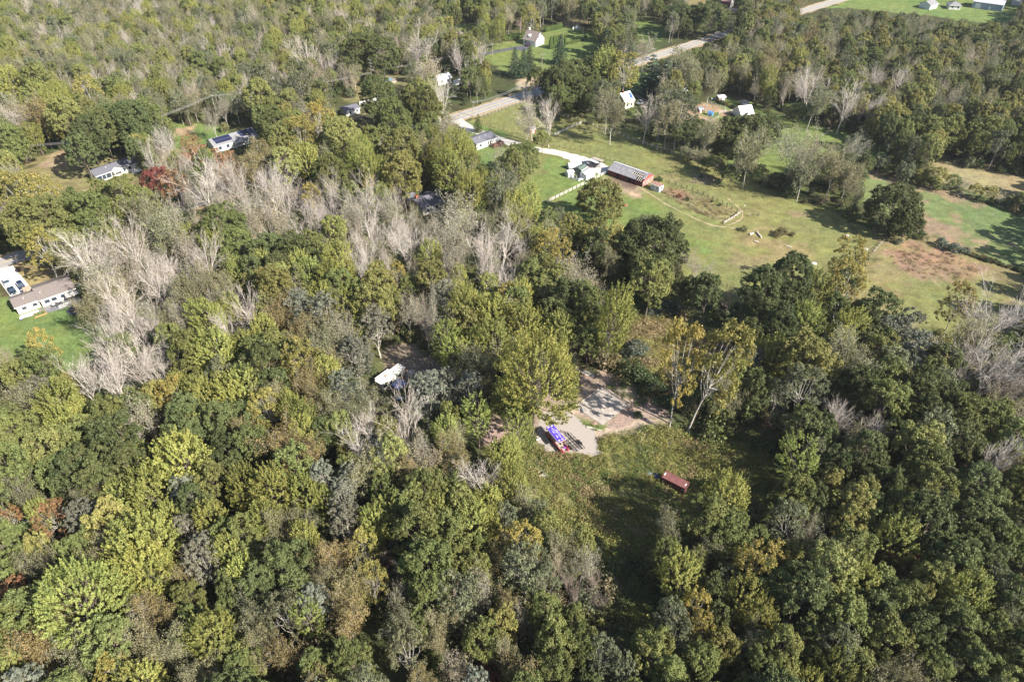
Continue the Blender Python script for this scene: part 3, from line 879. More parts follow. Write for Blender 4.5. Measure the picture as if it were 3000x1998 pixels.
m_ = MB(); m_.box(BL * .01, BL * .99, .2, D - .2, .02, .08); m_.build("floor", M_DARK, rB)
for u, w in ((.25, 1.1), (.58, 1.4), (.73, .7)):
    m_ = MB(); m_.box(BL * u, BL * u + w, -.03, -.004, .02, 1.9); m_.build("doorway", M_DARK, rB)
m_ = MB(); m_.add([(-1.6, 1.0, 0), (-.15, .6, 0), (-.15, 3.6, 0), (-1.6, 3.4, 0), (-.9, 1.2, 1.8), (-.15, 1.0, 2.0), (-.15, 3.4, 2.0), (-.9, 3.2, 1.8)], [(0, 3, 2, 1), (4, 5, 6, 7), (0, 1, 5, 4), (1, 2, 6, 5), (2, 3, 7, 6), (3, 0, 4, 7)])
o = m_.build("tarpaulin", M_GREENT); o.location = f.o; o.rotation_euler = (0, 0, f.rz); tag(o, "dark green tarpaulin lean-to against the barn's near end", "tarpaulin")

building("animal_shed", "tiny white shed with rusty tin roof at the head of the fenced run", "shed", (1908, 538.5), (1932.5, 548.5), 2.3, 2.6, .25, mat("white_paint_boards", (.55, .57, .62), .6, noise=.1), M_RUST, over=.15, wins=[('F', .3, 1.4, .5, .5), ('F', .75, 1.4, .5, .6), ('R', .5, 1.5, .9, .6)], doors=[('F', .52, .6, 1.7)], vents=0)

# yard shelters beside the gravel
building("storage_tent", "bright white peaked storage tent on the grass by the gravel yard", "tent", (1718, 516), (1744, 503.5), 1.9, 3.3, .7, mat("white_tent_cloth", (.72, .72, .72), .6, noise=.04), mat("white_tent_roof", (.78, .78, .78), .5, noise=.04), over=.05, doors=[('L', .5, 1.8, 1.7)], vents=0)
building("tarp_shed", "grey-green tarp-covered shed between the white tent and the pickup", "shed", (1703, 500.5), (1722, 489), 2.0, 3.2, .6, M_GREENT, M_GREENT, over=.1, vents=0)
building("tool_shed", "small pale shed beside the silver trailer cover", "shed", (1665, 508), (1682, 504), 1.9, 2.2, .5, M_WTRIM, M_RWHITE, over=.1, wins=[('F', .35, 1.2, .4, .5)], doors=[('F', .7, .5, 1.4)], vents=0)
building("farmhouse", "white farmhouse with white metal roof partly under a blue tarp", "house", (1832, 300), (1859, 293), 3.4, 8.5, 2.9, M_CREAM, M_RWHITE, over=.3, wins=[('F', .25, 1.6, .9, 1.3), ('F', .7, 1.6, .9, 1.3)], doors=[('F', .48, .9, 2.0)], chim=(1.8, 4.2, .7, .7, M_BRICK), vents=0)
f = Fr((1832, 300), (1859, 293), 3.4)
s2 = 2.9 / 4.25
m_ = MB()
m_.add([(f.L * .66, 1.0, 3.4 + s2 * 1.0 + .22), (f.L * .97, .6, 3.4 + s2 * .6 + .22), (f.L * .99, 3.2, 3.4 + s2 * 3.2 + .22), (f.L * .82, 3.6, 3.4 + s2 * 3.6 + .22),
        (f.L * .66, 1.0, 3.4 + s2 * 1.0 + .26), (f.L * .97, .6, 3.4 + s2 * .6 + .26), (f.L * .99, 3.2, 3.4 + s2 * 3.2 + .26), (f.L * .82, 3.6, 3.4 + s2 * 3.6 + .26)], [(0, 3, 2, 1), (4, 5, 6, 7), (0, 1, 5, 4), (1, 2, 6, 5), (2, 3, 7, 6), (3, 0, 4, 7)])
o = m_.build("roof_tarp", M_BLUET); o.location = f.o; o.rotation_euler = (0, 0, f.rz); tag(o, "dark blue tarp patch lying on the farmhouse roof", "tarp")
building("pen_shelter", "small animal shelter with blue-grey roof inside the bare pen", "shed", (2048, 321), (2061, 320), 1.7, 2.2, .3, M_RED, mat("blue_grey_tin", (.22, .27, .38), .5), over=.15, doors=[('F', .5, .8, 1.2)], vents=0)
f = Fr((2071, 339), (2082, 341.5), 0)
o = empty("hoop_shelter", f.o, f.rz, "bright blue curved shelter standing on the bare pen", "shelter")
m_ = MB(); n = 9
pr_ = [(-1.1 + 0, 0)] + [(-1.1 * math.cos(math.pi * i / n), 1.9 * math.sin(math.pi * i / n) ** .7) for i in range(1, n)] + [(1.1, 0)]
m_.profile([(a + 1.2, b) for a, b in pr_], 0, 2.3); m_.build("cover", mat("bright_blue_cover", (.06, .22, .52), .45, noise=.1), o)
m_ = MB(); m_.box(-.05, -.004, .5, 1.9, .02, 1.2); m_.build("opening", M_DARK, o)
building("lean_to", "open white-framed lean-to with grey roof among the coops", "shed", (2107, 287), (2126, 285), 2.0, 3.0, .4, M_WOOD, M_RWHITE, over=.3, doors=[('F', .7, 1.2, 1.5)], vents=0)
building("feed_shed", "low shed with flat purple-grey roof beside the white tunnel barn", "shed", (2177, 303), (2190, 301), 1.8, 2.6, .3, M_WOOD, M_RGREY, over=.7, vents=0)
building("tunnel_barn", "big white fabric-roofed barn behind the tall oaks", "barn", (2172, 340), (2210, 336), 1.8, 8.0, 3.0, M_RWHITE, mat("white_fabric_roof", (.75, .76, .78), .5, noise=.03), over=.1, doors=[('F', .5, 2.5, 1.7)], vents=0)
building("field_barn", "small white-roofed red barn at the wood edge beyond the farmhouse", "shed", (2001, 268), (2014, 268), 2.4, 4, 1.0, M_REDB, M_RWHITE, over=.2, vents=0)
building("far_barn", "dark red barn with white gable end near the upper picture edge", "barn", (2114, 3), (2141, 7), 4.0, 8.5, 1.6, mat("maroon_siding", (.15, .05, .055), .7, noise=.08), mat("maroon_roof", (.28, .13, .13), .6, noise=.08), over=.2, vents=0)
f = Fr((2114, 3), (2141, 7), 4.0)
m_ = MB(); m_.profile([(.1, .02), (8.4, .02), (8.4, 3.9), (4.25, 5.4), (.1, 3.9)], f.L + .01, f.L + .09); o = m_.build("end_wall", M_WTRIM, [q_ for q_ in bpy.data.objects if q_.name == "far_barn"][0])
building("white_bungalow", "white bungalow with grey roof left of the far lawn", "house", (2727, 17), (2749, 12), 2.8, 8, 1.8, M_WHITE, M_RGREY, wins=[('F', .4, 1.5, 1, 1.2)], doors=[('F', .7, .9, 2)], group=None)
building("grey_bungalow", "low house with dark hipped roof on the far lawn", "house", (2783, 16), (2817, 18), 2.7, 8, 1.9, M_WHITE, M_RGREY, hip=True, wins=[('F', .3, 1.5, 1, 1.1), ('F', .8, 1.5, 1, 1.1)], doors=[('F', .55, .9, 2)])
r18, f = building("long_building", "long blue-grey metal building with pale roof on the far lawn", "building", (2852, 5), (2940, 17), 4.0, 13, 1.6, mat("blue_grey_siding", (.26, .32, .40), .6, noise=.06, stripe=(0, .6, .15)), mat("lilac_grey_roof", (.42, .40, .44), .5, noise=.06), over=.2, doors=[('F', .2, 3, 3), ('F', .6, 1, 2.1)], vents=0)
building("far_house", "small pale house beyond the long blue-grey building", "house", (2966, 2), (2992, 6), 2.8, 8, 1.2, M_WHITE, M_RGREY, vents=0)

# silver covered camper and round top behind it
o = empty("covered_camper", U(1682, 492), .3, "silvery-white covered camper rounded on top at the gravel edge", "camper")
m_ = MB()
pr_ = [(-1.2, .25)] + [(-1.25 * math.cos(math.pi * i / 8), 1.2 + 1.3 * math.sin(math.pi * i / 8)) for i in range(9)] + [(1.2, .25)]
m_.profile(pr_, -2.9, 2.9); m_.build("cover", mat("silver_cover", (.42, .43, .45), .4, noise=.25, scale=1.5, bump=.3), o, bevel=.15)
for x in (-.9, .1):
    for s_ in (-1, 1):
        m_ = MB(); m_.tube((x, s_ * 1.0, .32), (x, s_ * 1.22, .32), .32, n=12); m_.build("wheel", M_RUBBER, o)

# ------------------------------------------------------------------ vehicles


def car(label, P0, H, col, kind="car", name="parked_car", group=None, roofcol=None):
    """P0 centre, H a point ahead of it (ground pixels)"""
    a, b = U(*P0), U(*H)
    rz = math.atan2(b.y - a.y, b.x - a.x)
    o = empty(name, a, rz, label, {"car": "car", "pickup": "pickup", "suv": "car"}[kind], group)
    pm = mat("paint_" + "_".join("%02d" % int(c * 99) for c in col), col, .25, .3, noise=.02, spec=.6)
    L, W = (4.6, 1.8) if kind != "pickup" else (5.5, 1.95)
    h = 1.45 if kind == "car" else 1.8
    if kind == "pickup":
        body = [(-L / 2, .45), (-L / 2, 1.1), (-.35, 1.1), (-.35, 1.12), (1.35, 1.12), (L / 2 - .1, 1.02), (L / 2, .8), (L / 2, .4)]
        cab = [(-.4, 1.1), (-.3, h - .1), (.75, h), (1.35, 1.12)]
    else:
        body = [(-L / 2, .45), (-L / 2, .85), (-L / 2 + .25, .98), (1.0, .98), (L / 2 - .2, .82), (L / 2, .6), (L / 2, .38)]
        cab = [(-L / 2 + (.25 if kind == "suv" else .55), .97), (-L / 2 + (.5 if kind == "suv" else 1.15), h - .04), (.35, h), (1.1, .95)]

    def ext(pts, w, w2=None):
        m = MB(); n = len(pts); w2 = w2 or w
        zt = max(p[1] for p in pts)
        m.add([(x, -(w if z < zt - .12 else w2) / 2, z) for x, z in pts] + [(x, (w if z < zt - .12 else w2) / 2, z) for x, z in pts],
              [tuple(range(n)), tuple(range(2 * n - 1, n - 1, -1))] + [(i, n + i, n + (i + 1) % n, (i + 1) % n) for i in range(n)])
        return m
    ext(body, W).build("body", pm, o, bevel=.06)
    ext(cab, W - .12, W - .42).build("cabin_glass", M_GLASS, o, bevel=.03)
    m = MB(); x0, x1 = cab[1][0] + .02, cab[2][0] - .02
    m.box(x0, x1, -(W - .46) / 2, (W - .46) / 2, h - .02, h + .035); m.build("roof", mat("roof_paint", roofcol, .3) if roofcol else pm, o, bevel=.02)
    for x in (-L / 2 + .85, L / 2 - .85):
        for s in (-1, 1):
            m = MB(); m.tube((x, s * (W / 2 - .2), .33), (x, s * (W / 2 + .02), .33), .33, n=14); w = m.build("wheel", M_RUBBER, o)
            m = MB(); m.tube((x, s * (W / 2 + .021), .33), (x, s * (W / 2 + .03), .33), .19, n=10); m.build("rim", M_STEEL, w)
    for s in (-1, 1):
        m = MB(); m.box(L / 2 - .06, L / 2 + .012, s * .62 - .18, s * .62 + .18, .58, .72); m.build("headlight", M_LAMP, o)
        m = MB(); m.box(-L / 2 - .012, -L / 2 + .05, s * .68 - .13, s * .68 + .13, .7, .85); m.build("tail_light", M_TAIL, o)
    if kind == "pickup":
        m = MB(); m.box(-L / 2 + .1, -.5, -.8, .8, 1.102, 1.115); m.build("bed_floor", M_BLACK, o)
    return o


gd = "cars parked on the white concrete drive"
car("white car on the concrete drive, farthest from the garage", (22, 832), (31, 846), (.62, .62, .62), group=gd)
car("dark blue car on the concrete drive beside the brick wall", (65, 843), (75, 857), (.015, .03, .075), "suv", group=gd)
car("dark green car on the concrete drive nearest the grass", (38, 856), (48, 870), (.018, .035, .045), group=gd)
car("maroon car in front of the tall white house", (1548, 135), (1554, 131), (.10, .02, .045))
car("dark blue car beside the orange brick house", (1383, 113), (1383, 108), (.02, .04, .12), "suv")
car("silver car driving on the main road", (1897, 176), (1908, 172), (.42, .43, .45), name="road_car")
car("white pickup with blue bonnet beside the farmhouse", (1878, 305), (1870, 307), (.55, .56, .6), "pickup", "pickup_truck")
car("dark pickup parked on the gravel yard", (1713, 487), (1703, 483), (.03, .035, .06), "pickup", "pickup_truck")

# flatbed trailer, covered boat and dark utility trailer on the gravel


def trailer(name, label, P0, H, L, W, dm, fm, z=.75, sides=0, cat="trailer"):
    a, b = U(*P0), U(*H)
    o = empty(name, a, math.atan2(b.y - a.y, b.x - a.x), label, cat)
    m = MB(); m.box(-L / 2, L / 2, -W / 2, W / 2, z - .08, z); m.build("deck", dm, o)
    m = MB(); m.box(-L / 2, L / 2, -W / 2 - .1, -W / 2 - .002, z - .2, z + .02 + sides); m.box(-L / 2, L / 2, W / 2 + .002, W / 2 + .1, z - .2, z + .02 + sides); m.box(-L / 2 - .1, -L / 2 - .002, -W / 2, W / 2, z - .2, z + sides); m.build("frame", fm, o)
    m = MB(); m.tube((L / 2, -W * .4, z - .15), (L / 2 + 1.3, 0, z - .2), .05); m.tube((L / 2, W * .4, z - .15), (L / 2 + 1.3, 0, z - .2), .05); m.tube((L / 2 + 1.2, 0, 0), (L / 2 + 1.2, 0, z), .04); m.build("tongue", fm, o)
    for x in (-.5, .35):
        for s in (-1, 1):
            m = MB(); m.tube((x, s * (W / 2 + .12), .36), (x, s * (W / 2 + .34), .36), .36, n=12); w = m.build("wheel", M_RUBBER, o)
            m = MB(); m.tube((x, s * (W / 2 + .341), .36), (x, s * (W / 2 + .36), .36), .2, n=10); m.build("rim", M_STEEL, w)
    return o


trailer("flatbed_trailer", "flatbed trailer with grey plank deck on the gravel yard", (1751, 472), (1768, 478), 5.2, 2.2, M_WOOD, M_BLACK)
o = trailer("utility_trailer", "dark low trailer beside the dark pickup", (1735, 489), (1750, 491), 3.6, 1.9, M_BLACK, M_BLACK, .6)
o = trailer("boat_trailer", "white tarp-covered boat on its trailer in the gravel yard", (1741, 481), (1752, 486), 4.6, 1.7, M_BLACK, M_STEEL, .55, cat="boat")
m_ = MB()
hull = [(-2.4, -.85, 1.15), (1.2, -.85, 1.2), (2.6, 0, 1.3), (1.2, .85, 1.2), (-2.4, .85, 1.15), (-2.3, -.45, .6), (1.0, -.45, .6), (1.9, 0, .75), (1.0, .45, .6), (-2.3, .45, .6), (-2.2, 0, 1.75), (1.0, 0, 1.7)]
m_.add(hull, [(5, 6, 1, 0), (6, 7, 2, 1), (7, 8, 3, 2), (8, 9, 4, 3), (9, 5, 0, 4), (9, 8, 7, 6, 5), (0, 1, 11, 10), (1, 2, 11), (2, 3, 11), (3, 4, 10, 11), (4, 0, 10)])
m_.build("hull_cover", mat("boat_cover", (.60, .64, .70), .5, noise=.15, bump=.2), o)

# junk beside the tents
for i, (px, py, nm, lab, mm) in enumerate(((1676, 519, "water_tank", "pale round water tank beside the tool shed", M_WTRIM), (1688, 521, "barrel", "grey barrel among the yard junk", M_STEEL), (1695, 518, "barrel", "blue-grey barrel nearest the white tent", mat("dull_blue_drum", (.14, .18, .28), .5)))):
    o = empty(nm, U(px, py), 0, lab, nm.replace("_", " "))
    m_ = MB(); r_ = .6 if nm == "water_tank" else .32; h_ = 1.1 if nm == "water_tank" else .9
    m_.tube((0, 0, 0), (0, 0, h_), r_, n=14); m_.build("body", mm, o, bevel=.03)
    m_ = MB(); m_.tube((0, 0, h_ + .002), (0, 0, h_ + .06), r_ * .5, n=12); m_.build("lid", M_BLACK, o)
for i, (px, py, lab) in enumerate(((1706, 525, "upturned silver dinghy beside the white tent"), (1697, 527, "pale upturned dinghy at the junk's near end"))):
    m_ = MB(); m_.dome(0, 0, 0, 1.5, .65, .5, 12, 4); m_.box(-1.1, 1.1, -.04, .04, .3, .56)
    o = m_.build("upturned_boat", mat("silver_hull", (.40, .42, .46), .35, .3, noise=.15), None, U(px, py), smooth=False); o.rotation_euler = (0, 0, .5 + i * .7); tag(o, lab, "boat")
for px, py, lab in ((1682, 524, "heap of grey scrap metal and boards behind the junk barrels"),):
    m_ = MB(); q = random.Random(9)
    for k in range(26):
        a = Vector((q.uniform(-1.6, 1.6), q.uniform(-.9, .9), q.uniform(.05, .5))); d = Vector((q.uniform(-1, 1), q.uniform(-1, 1), q.uniform(-.2, .4))).normalized() * q.uniform(.4, 1.0)
        m_.tube(a, a + d, q.uniform(.04, .12), n=4)
    o = m_.build("scrap_heap", mat("mixed_scrap", (.22, .23, .26), .6, noise=.5, scale=3), None, U(px, py)); tag(o, lab, "scrap heap", None, "stuff")

# ------------------------------------------------------------------ the camper in the woods
f = Fr((1118.3, 1127.2), (1187.1, 1076), 3.15)
W_ = (U(1099.9, 1116.5, 3.15) - U(1118.3, 1127.2, 3.15)).length
rv = empty("camper_trailer", f.o, f.rz, "long white camper trailer parked beneath trees at the dirt patch", "camper")
CL, CW = f.L, 2.5
m_ = MB(); m_.box(0, CL, 0, CW, .55, 3.05); m_.build("body", mat("cream_fibreglass", (.42, .40, .35), .4, noise=.08), rv, bevel=.06)
m_ = MB(); m_.box(-.04, CL + .04, -.04, CW + .04, 3.055, 3.15); rr_ = m_.build("roof", mat("white_membrane", (.66, .64, .60), .6, noise=.06), rv)
m_ = MB(); m_.box(CL * .08, CL * .62, CW + .045, CW + .75, .9, 2.95); so = m_.build("slide_out", MATS["cream_fibreglass"], rv)
m_ = MB(); m_.box(CL * .07, CL * .63, CW + .05, CW + .8, 2.955, 3.06); m_.build("slide_out_roof", MATS["white_membrane"], so)
for u, v, a, b in ((.36, .55, .95, .8), (.66, .5, .4, .4), (.82, .5, .4, .4)):
    m_ = MB(); m_.box(CL * u - a / 2, CL * u + a / 2, CW * v - b / 2, CW * v + b / 2, 3.152, 3.42 if a > .5 else 3.25); m_.build("air_conditioner" if a > .5 else "roof_vent", MATS["grey_gravel"], rr_, bevel=.03)
for u, w in ((.12, 1.3), (.35, .9), (.75, 1.2)):
    window(rv, 'F', CL * u, 1.9, w, .7, (CL, CW), M_BLACK)
window(rv, 'F', CL * .55, 1.6, .7, 1.9, (CL, CW), M_WTRIM, "door")
m_ = MB(); m_.box(CL * .1, CL * .9, -.03, -.002, 1.02, 1.16); m_.build("side_stripe", mat("grey_stripe", (.10, .10, .14), .4), rv)
for x in (CL * .42, CL * .52):
    for y in (.12, CW - .32):
        m_ = MB(); m_.tube((x, y, .36), (x, y + .22, .36), .36, n=14); m_.build("wheel", M_RUBBER, rv)
m_ = MB(); m_.tube((CL, .4, .6), (CL + 1.4, CW / 2, .5), .05); m_.tube((CL, CW - .4, .6), (CL + 1.4, CW / 2, .5), .05); m_.tube((CL + .6, CW / 2, .55), (CL + .6, CW / 2, 1.1), .16, n=10); m_.build("hitch", M_BLACK, rv)
c0 = at(f, CL * .26, -3.7)
o = empty("pop_up_shelter", c0, f.rz, "blue-grey pop-up shelter pitched alongside the camper", "shelter")
m_ = MB(); m_.add([(0, 0, 1.9), (3.2, 0, 1.9), (3.2, 3.0, 1.9), (0, 3.0, 1.9), (1.6, 1.5, 2.5)], [(3, 2, 1, 0), (0, 1, 4), (1, 2, 4), (2, 3, 4), (3, 0, 4)]); m_.build("canopy", mat("slate_blue_cloth", (.17, .20, .34), .6, noise=.15), o)
for x in (.05, 3.15):
    for y in (.05, 2.95):
        m_ = MB(); m_.tube((x, y, 0), (x, y, 1.9), .035); m_.build("post", M_STEEL, o)
o = empty("tarped_woodshed", at(f, CL * .98, -2.4), f.rz + .4, "small tan tarp shed at the far end of the camper", "shed")
m_ = MB(); m_.profile([(0, 0), (1.7, 0), (1.7, 1.5), (.85, 2.1), (0, 1.5)], 0, 2.0); m_.build("cover", mat("tan_tarp", (.38, .34, .30), .7, noise=.2), o)
m_ = MB(); m_.box(-.03, -.002, .5, 1.2, .02, 1.3); m_.build("doorway", M_DARK, o)
for i, (x, y, lab, mm) in enumerate(((.1, -4.6, "blue cooler box on the ground near the camper", M_BLUET), (.18, -5.2, "white cooler box on the ground near the camper", M_WTRIM))):
    o = empty("cooler_box", at(f, CL * x, y), i * .7, lab, "cooler")
    m_ = MB(); m_.box(-.45, .45, -.28, .28, 0, .42); m_.build("body", mm, o, bevel=.03)
    m_ = MB(); m_.box(-.47, .47, -.3, .3, .425, .5); m_.build("lid", M_WTRIM, o, bevel=.02)

# ------------------------------------------------------------------ the clearing: party trailer, frames, container, logs
f = Fr((1599, 1251.4), (1635.7, 1296.1), 2.7)
TL = f.L; TW = (U(1620.4, 1242.6, 2.7) - U(1599, 1251.4, 2.7)).length
pt = empty("party_trailer", f.o, f.rz, "open-sided red trailer under a purple roof with white lettering", "trailer")
M_PURP = mat("purple_roof", (.075, .045, .38), .5, noise=.08)
M_PINK = mat("faded_red_paint", (.34, .06, .08), .5, noise=.15)
m_ = MB(); m_.box(0, TL, 0, TW, 2.62, 2.70); rf = m_.build("roof", M_PURP, pt)
m_ = MB(); m_.box(-.04, TL + .04, -.06, -.002, 2.52, 2.69); m_.box(-.04, TL + .04, TW + .002, TW + .06, 2.52, 2.69); m_.box(-.06, -.002, 0, TW, 2.52, 2.69); m_.box(TL + .002, TL + .06, 0, TW, 2.52, 2.69); m_.build("trim", mat("tan_trim", (.45, .35, .25), .7), rf)
m_ = MB(); q = random.Random(3)
z0_, z1_ = 2.704, 2.712
for yy_, a, b, hh in ((.32, .26, .80, .17), (.50, .16, .72, .20), (.68, .24, .92, .20), (.84, .34, .72, .12)):
    x = TL * a
    while x < TL * b:          # rows of small white letters, too small to be read
        w = q.uniform(.10, .22)
        if q.random() > .14:
            y = TW * yy_
            k = q.choice("ILTO")
            if k == 'I':
                m_.box(x, x + .05, y, y + hh, z0_, z1_)
            elif k == 'L':
                m_.box(x, x + .05, y, y + hh, z0_, z1_); m_.box(x + .051, x + w, y, y + .05, z0_, z1_)
            elif k == 'T':
                m_.box(x, x + w, y + hh - .05, y + hh, z0_, z1_); m_.box(x + w / 2 - .025, x + w / 2 + .025, y, y + hh - .051, z0_, z1_)
            else:
                m_.box(x, x + w, y, y + .05, z0_, z1_); m_.box(x, x + w, y + hh - .05, y + hh, z0_, z1_); m_.box(x, x + .05, y + .051, y + hh - .051, z0_, z1_); m_.box(x + w - .05, x + w, y + .051, y + hh - .051, z0_, z1_)
        x += w + .05
for u in (.04, .9):
    for v in (.14, .58):
        m_.box(TL * u, TL * u + .26, TW * v, TW * v + .5, z0_, z1_)
m_.build("lettering", mat("white_lettering", (.7, .7, .75), .6, noise=.02), rf)
for x in (.1, TL * .5, TL - .1):
    for y in (.12, TW - .12):
        m_ = MB(); m_.tube((x, y, .6), (x, y, 2.62), .045); m_.build("post", M_STEEL, pt)
m_ = MB(); m_.box(-.1, TL + 1.9, .1, TW - .1, .5, .6); m_.build("floor", M_WOOD, pt)
for y in (.0, TW - .08):
    m_ = MB(); m_.box(-.1, TL + 1.5, y, y + .08, .45, 1.15); m_.build("side_board", M_PINK, pt)
m_ = MB(); m_.box(.4, TL - .3, .3, .75, .95, 1.02); m_.box(.4, TL - .3, TW - .75, TW - .3, .95, 1.02); m_.build("counter", MATS["grey_gravel"], pt)
for i in range(4):
    for y in (1.0, TW - 1.0):
        m_ = MB(); m_.tube((.8 + i * 1.05, y, .6), (.8 + i * 1.05, y, 1.1), .04); m_.tube((.8 + i * 1.05, y, 1.1), (.8 + i * 1.05, y, 1.18), .17, n=10); m_.build("stool", M_BLACK, pt)
for y, mm in ((.35, M_PINK), (TW - .35, M_PINK)):
    m_ = MB(); m_.tube((TL + .8, y, .62), (TL + 1.9, y, .95), .30, .26, n=12); m_.build("front_fender", mm, pt)
m_ = MB(); m_.dome(TL + .75, TW - .75, .62, .45, .45, .6, 10, 4, .2); m_.build("seat", mat("violet_vinyl", (.20, .05, .30), .4, noise=.3, scale=6), pt)
m_ = MB(); m_.box(TL + .4, TL + 1.2, TW / 2 - .35, TW / 2 + .25, .62, .85); m_.build("bench", mat("cream_vinyl", (.55, .47, .32), .5), pt)
m_ = MB(); m_.tube((TL + 1.2, TW / 2, .6), (TL + 1.7, TW / 2, 1.2), .04); m_.path([Vector((TL + 1.7 + .0, TW / 2 + .2 * math.cos(i * math.pi / 5), 1.2 + .2 * math.sin(i * math.pi / 5))) for i in range(11)], .02); m_.build("steering_wheel", M_BLACK, pt)
for x in (TL * .35, TL * .35 + .8):
    for y in (-.16, TW):
        m_ = MB(); m_.tube((x, y, .34), (x, y + .16, .34), .34, n=14); m_.build("wheel", M_RUBBER, pt)
m_ = MB(); m_.tube((TL + 1.8, .6, .5), (TL + 3.0, TW / 2, .45), .05); m_.tube((TL + 1.8, TW - .6, .5), (TL + 3.0, TW / 2, .45), .05); m_.build("tongue", M_BLACK, pt)

a, b = U(1657, 1272, .6), U(1699, 1313, .6)
f2 = Fr((1655, 1286), (1686, 1318), .6)
fr_ = empty("trailer_frame", f2.o, f2.rz, "bare black steel trailer frame on the gravel beside the purple-roofed trailer", "trailer frame")
for y0, xa, xb in ((0, -.2, 4.6), (.25, .9, 4.9), (1.45, -1.4, 4.7), (1.7, -1.4, 4.9), (2.2, -.9, 4.9)):
    m_ = MB(); m_.box(xa, xb, y0, y0 + .1, .5, .64); m_.build("rail", M_BLACK, fr_)
for x in (.8, 1.9, 2.9, 3.7):
    m_ = MB(); m_.box(x, x + .1, -.2, 2.4, .642, .72); m_.build("crossbar", M_BLACK, fr_)
m_ = MB(); m_.path([Vector((-2.2 + t * .5, 1.0 + 1.0 * math.sin(t * .75), .66)) for t in range(5)], .05); m_.tube((-3.0, .9, .5), (-1.4, 1.5, .6), .05); m_.tube((-2.9, .9, 0), (-2.9, .9, .7), .07); m_.build("tongue", M_BLACK, fr_)
for x in (2.2, 3.0):
    for y in (-.5, 2.45):
        m_ = MB(); m_.tube((x, y, .36), (x, y + .22, .36), .36, n=14); m_.build("wheel", M_RUBBER, fr_)

# the shipping container
f = Fr((1937.8, 1397.1), (2005.5, 1431.1), 2.59)
KL, KW = f.L * 1.02, 2.35
print('container', f.L)
ct = empty("shipping_container", f.o, f.rz, "rusty red shipping container standing in the weeds", "container")
M_CONT = mat("oxide_red_steel", (.13, .040, .040), .6, noise=.18, scale=1.0)
m_ = MB()
m_.box(0, KL, 0, KW, .15, .3)
n = 22
prf = []
for i in range(n):
    x = .12 + (KL - .24) * i / n; w = (KL - .24) / n
    prf += [(x, .0), (x + w * .35, .0), (x + w * .5, .04), (x + w * .85, .04)]
for side in (0, 1):
    pts = [(x, (KW - d if side else d)) for x, d in prf]
    inner = [(x, (KW - .1 if side else .1)) for x, d in reversed(prf)]
    m_.prism(pts + inner, .3, 2.45)
m_.box(.05, .12, .1, KW - .1, .3, 2.45)
m_.build("wall", M_CONT, ct)
m_ = MB()
prf2 = []
for i in range(n):
    x = .12 + (KL - .24) * i / n; w = (KL - .24) / n
    prf2 += [(x, 2.53), (x + w * .35, 2.53), (x + w * .5, 2.56), (x + w * .85, 2.56)]
vs = [(x, .06, z) for x, z in prf2] + [(x, KW - .06, z) for x, z in prf2]
k = len(prf2)
m_.add(vs, [(i, i + 1, k + i + 1, k + i) for i in range(k - 1)])
m_.build("roof", mat("sun_faded_red", (.15, .062, .060), .65, noise=.2, scale=.8), ct)
m_ = MB()
for y in (0, KW - .06):
    m_.box(.13, KL - .13, y, y + .06, 2.46, 2.59)
for x in (0, KL - .12):
    m_.box(x, x + .12, 0, KW, 2.46, 2.6)
    for y in (0, KW - .12):
        m_.box(x, x + .12, y, y + .12, 0, 2.455)
m_.build("frame", M_CONT, ct)
for s in (0, 1):
    m_ = MB(); m_.box(KL + .002, KL + .05, .12 + s * 1.12, 1.2 + s * 1.12, .3, 2.42); d_ = m_.build("door", M_CONT, ct)
    for y in (.4, .9):
        m_ = MB(); m_.tube((KL + .09, y + s * 1.1, .25), (KL + .09, y + s * 1.1, 2.45), .025); m_.build("lock_rod", M_STEEL, d_)
m_ = MB(); m_.box(.16, .4, .9, 1.7, 2.57, 2.575); m_.box(KL - .42, KL - .2, .8, 1.5, 2.57, 2.575); m_.build("roof_marking", M_WTRIM, ct)
m_ = MB()
for i, (x0, x1, z0, z1) in enumerate(((.5, .6, 1.3, 2.2), (4.9, 5.0, 1.6, 2.1), (5.1, 5.2, 1.6, 2.1), (5.3, 5.4, 1.7, 2.1))):
    m_.box(x0, x1, -.012, -.003, z0, z1)
m_.build("side_marking", mat("dull_white_print", (.4, .4, .42), .7), ct)


def heap(name, label, px, py, rx, ry, rz_, m, seed, rot=0.0, cat="tarp"):
    mb = MB(); q = random.Random(seed)
    for k in range(3):
        mb.dome(q.uniform(-.3, .3) * rx, q.uniform(-.3, .3) * ry, 0, rx * q.uniform(.5, .8), ry * q.uniform(.5, .8), rz_ * q.uniform(.6, 1), 11, 4, .5, seed + k)
    o = mb.build(name, m, None, U(px, py)); o.rotation_euler = (0, 0, rot)
    return tag(o, label, cat)


heap("crumpled_tarp", "pale blue crumpled tarp in the weeds near the container", 1902, 1391, 1.1, .9, .5, M_LBLUE, 5)
heap("crumpled_tarp", "dark blue tarp heap shaded by the container's end", 1921, 1399, 1.1, 1.2, .9, M_BLUET, 6)
heap("crumpled_tarp", "small bright blue tarp in the weeds beyond the dirt track", 1963, 1296, .7, .5, .35, M_BLUET, 7, .3)


def log(label, A, B, r, m=None, z=None, group=None, name="log"):
    a, b = U(*A), U(*B)
    mb = MB(); z = r if z is None else z
    a.z = z; b.z = z
    mid = (a + b) / 2
    mb.tube(a - mid, (b - mid) * .05, r, r * .93, 9); mb.tube((b - mid) * .05, b - mid, r * .93, r * .8, 9)
    o = mb.build(name, m or M_BWOOD, None, mid)
    return tag(o, label, "log", group)


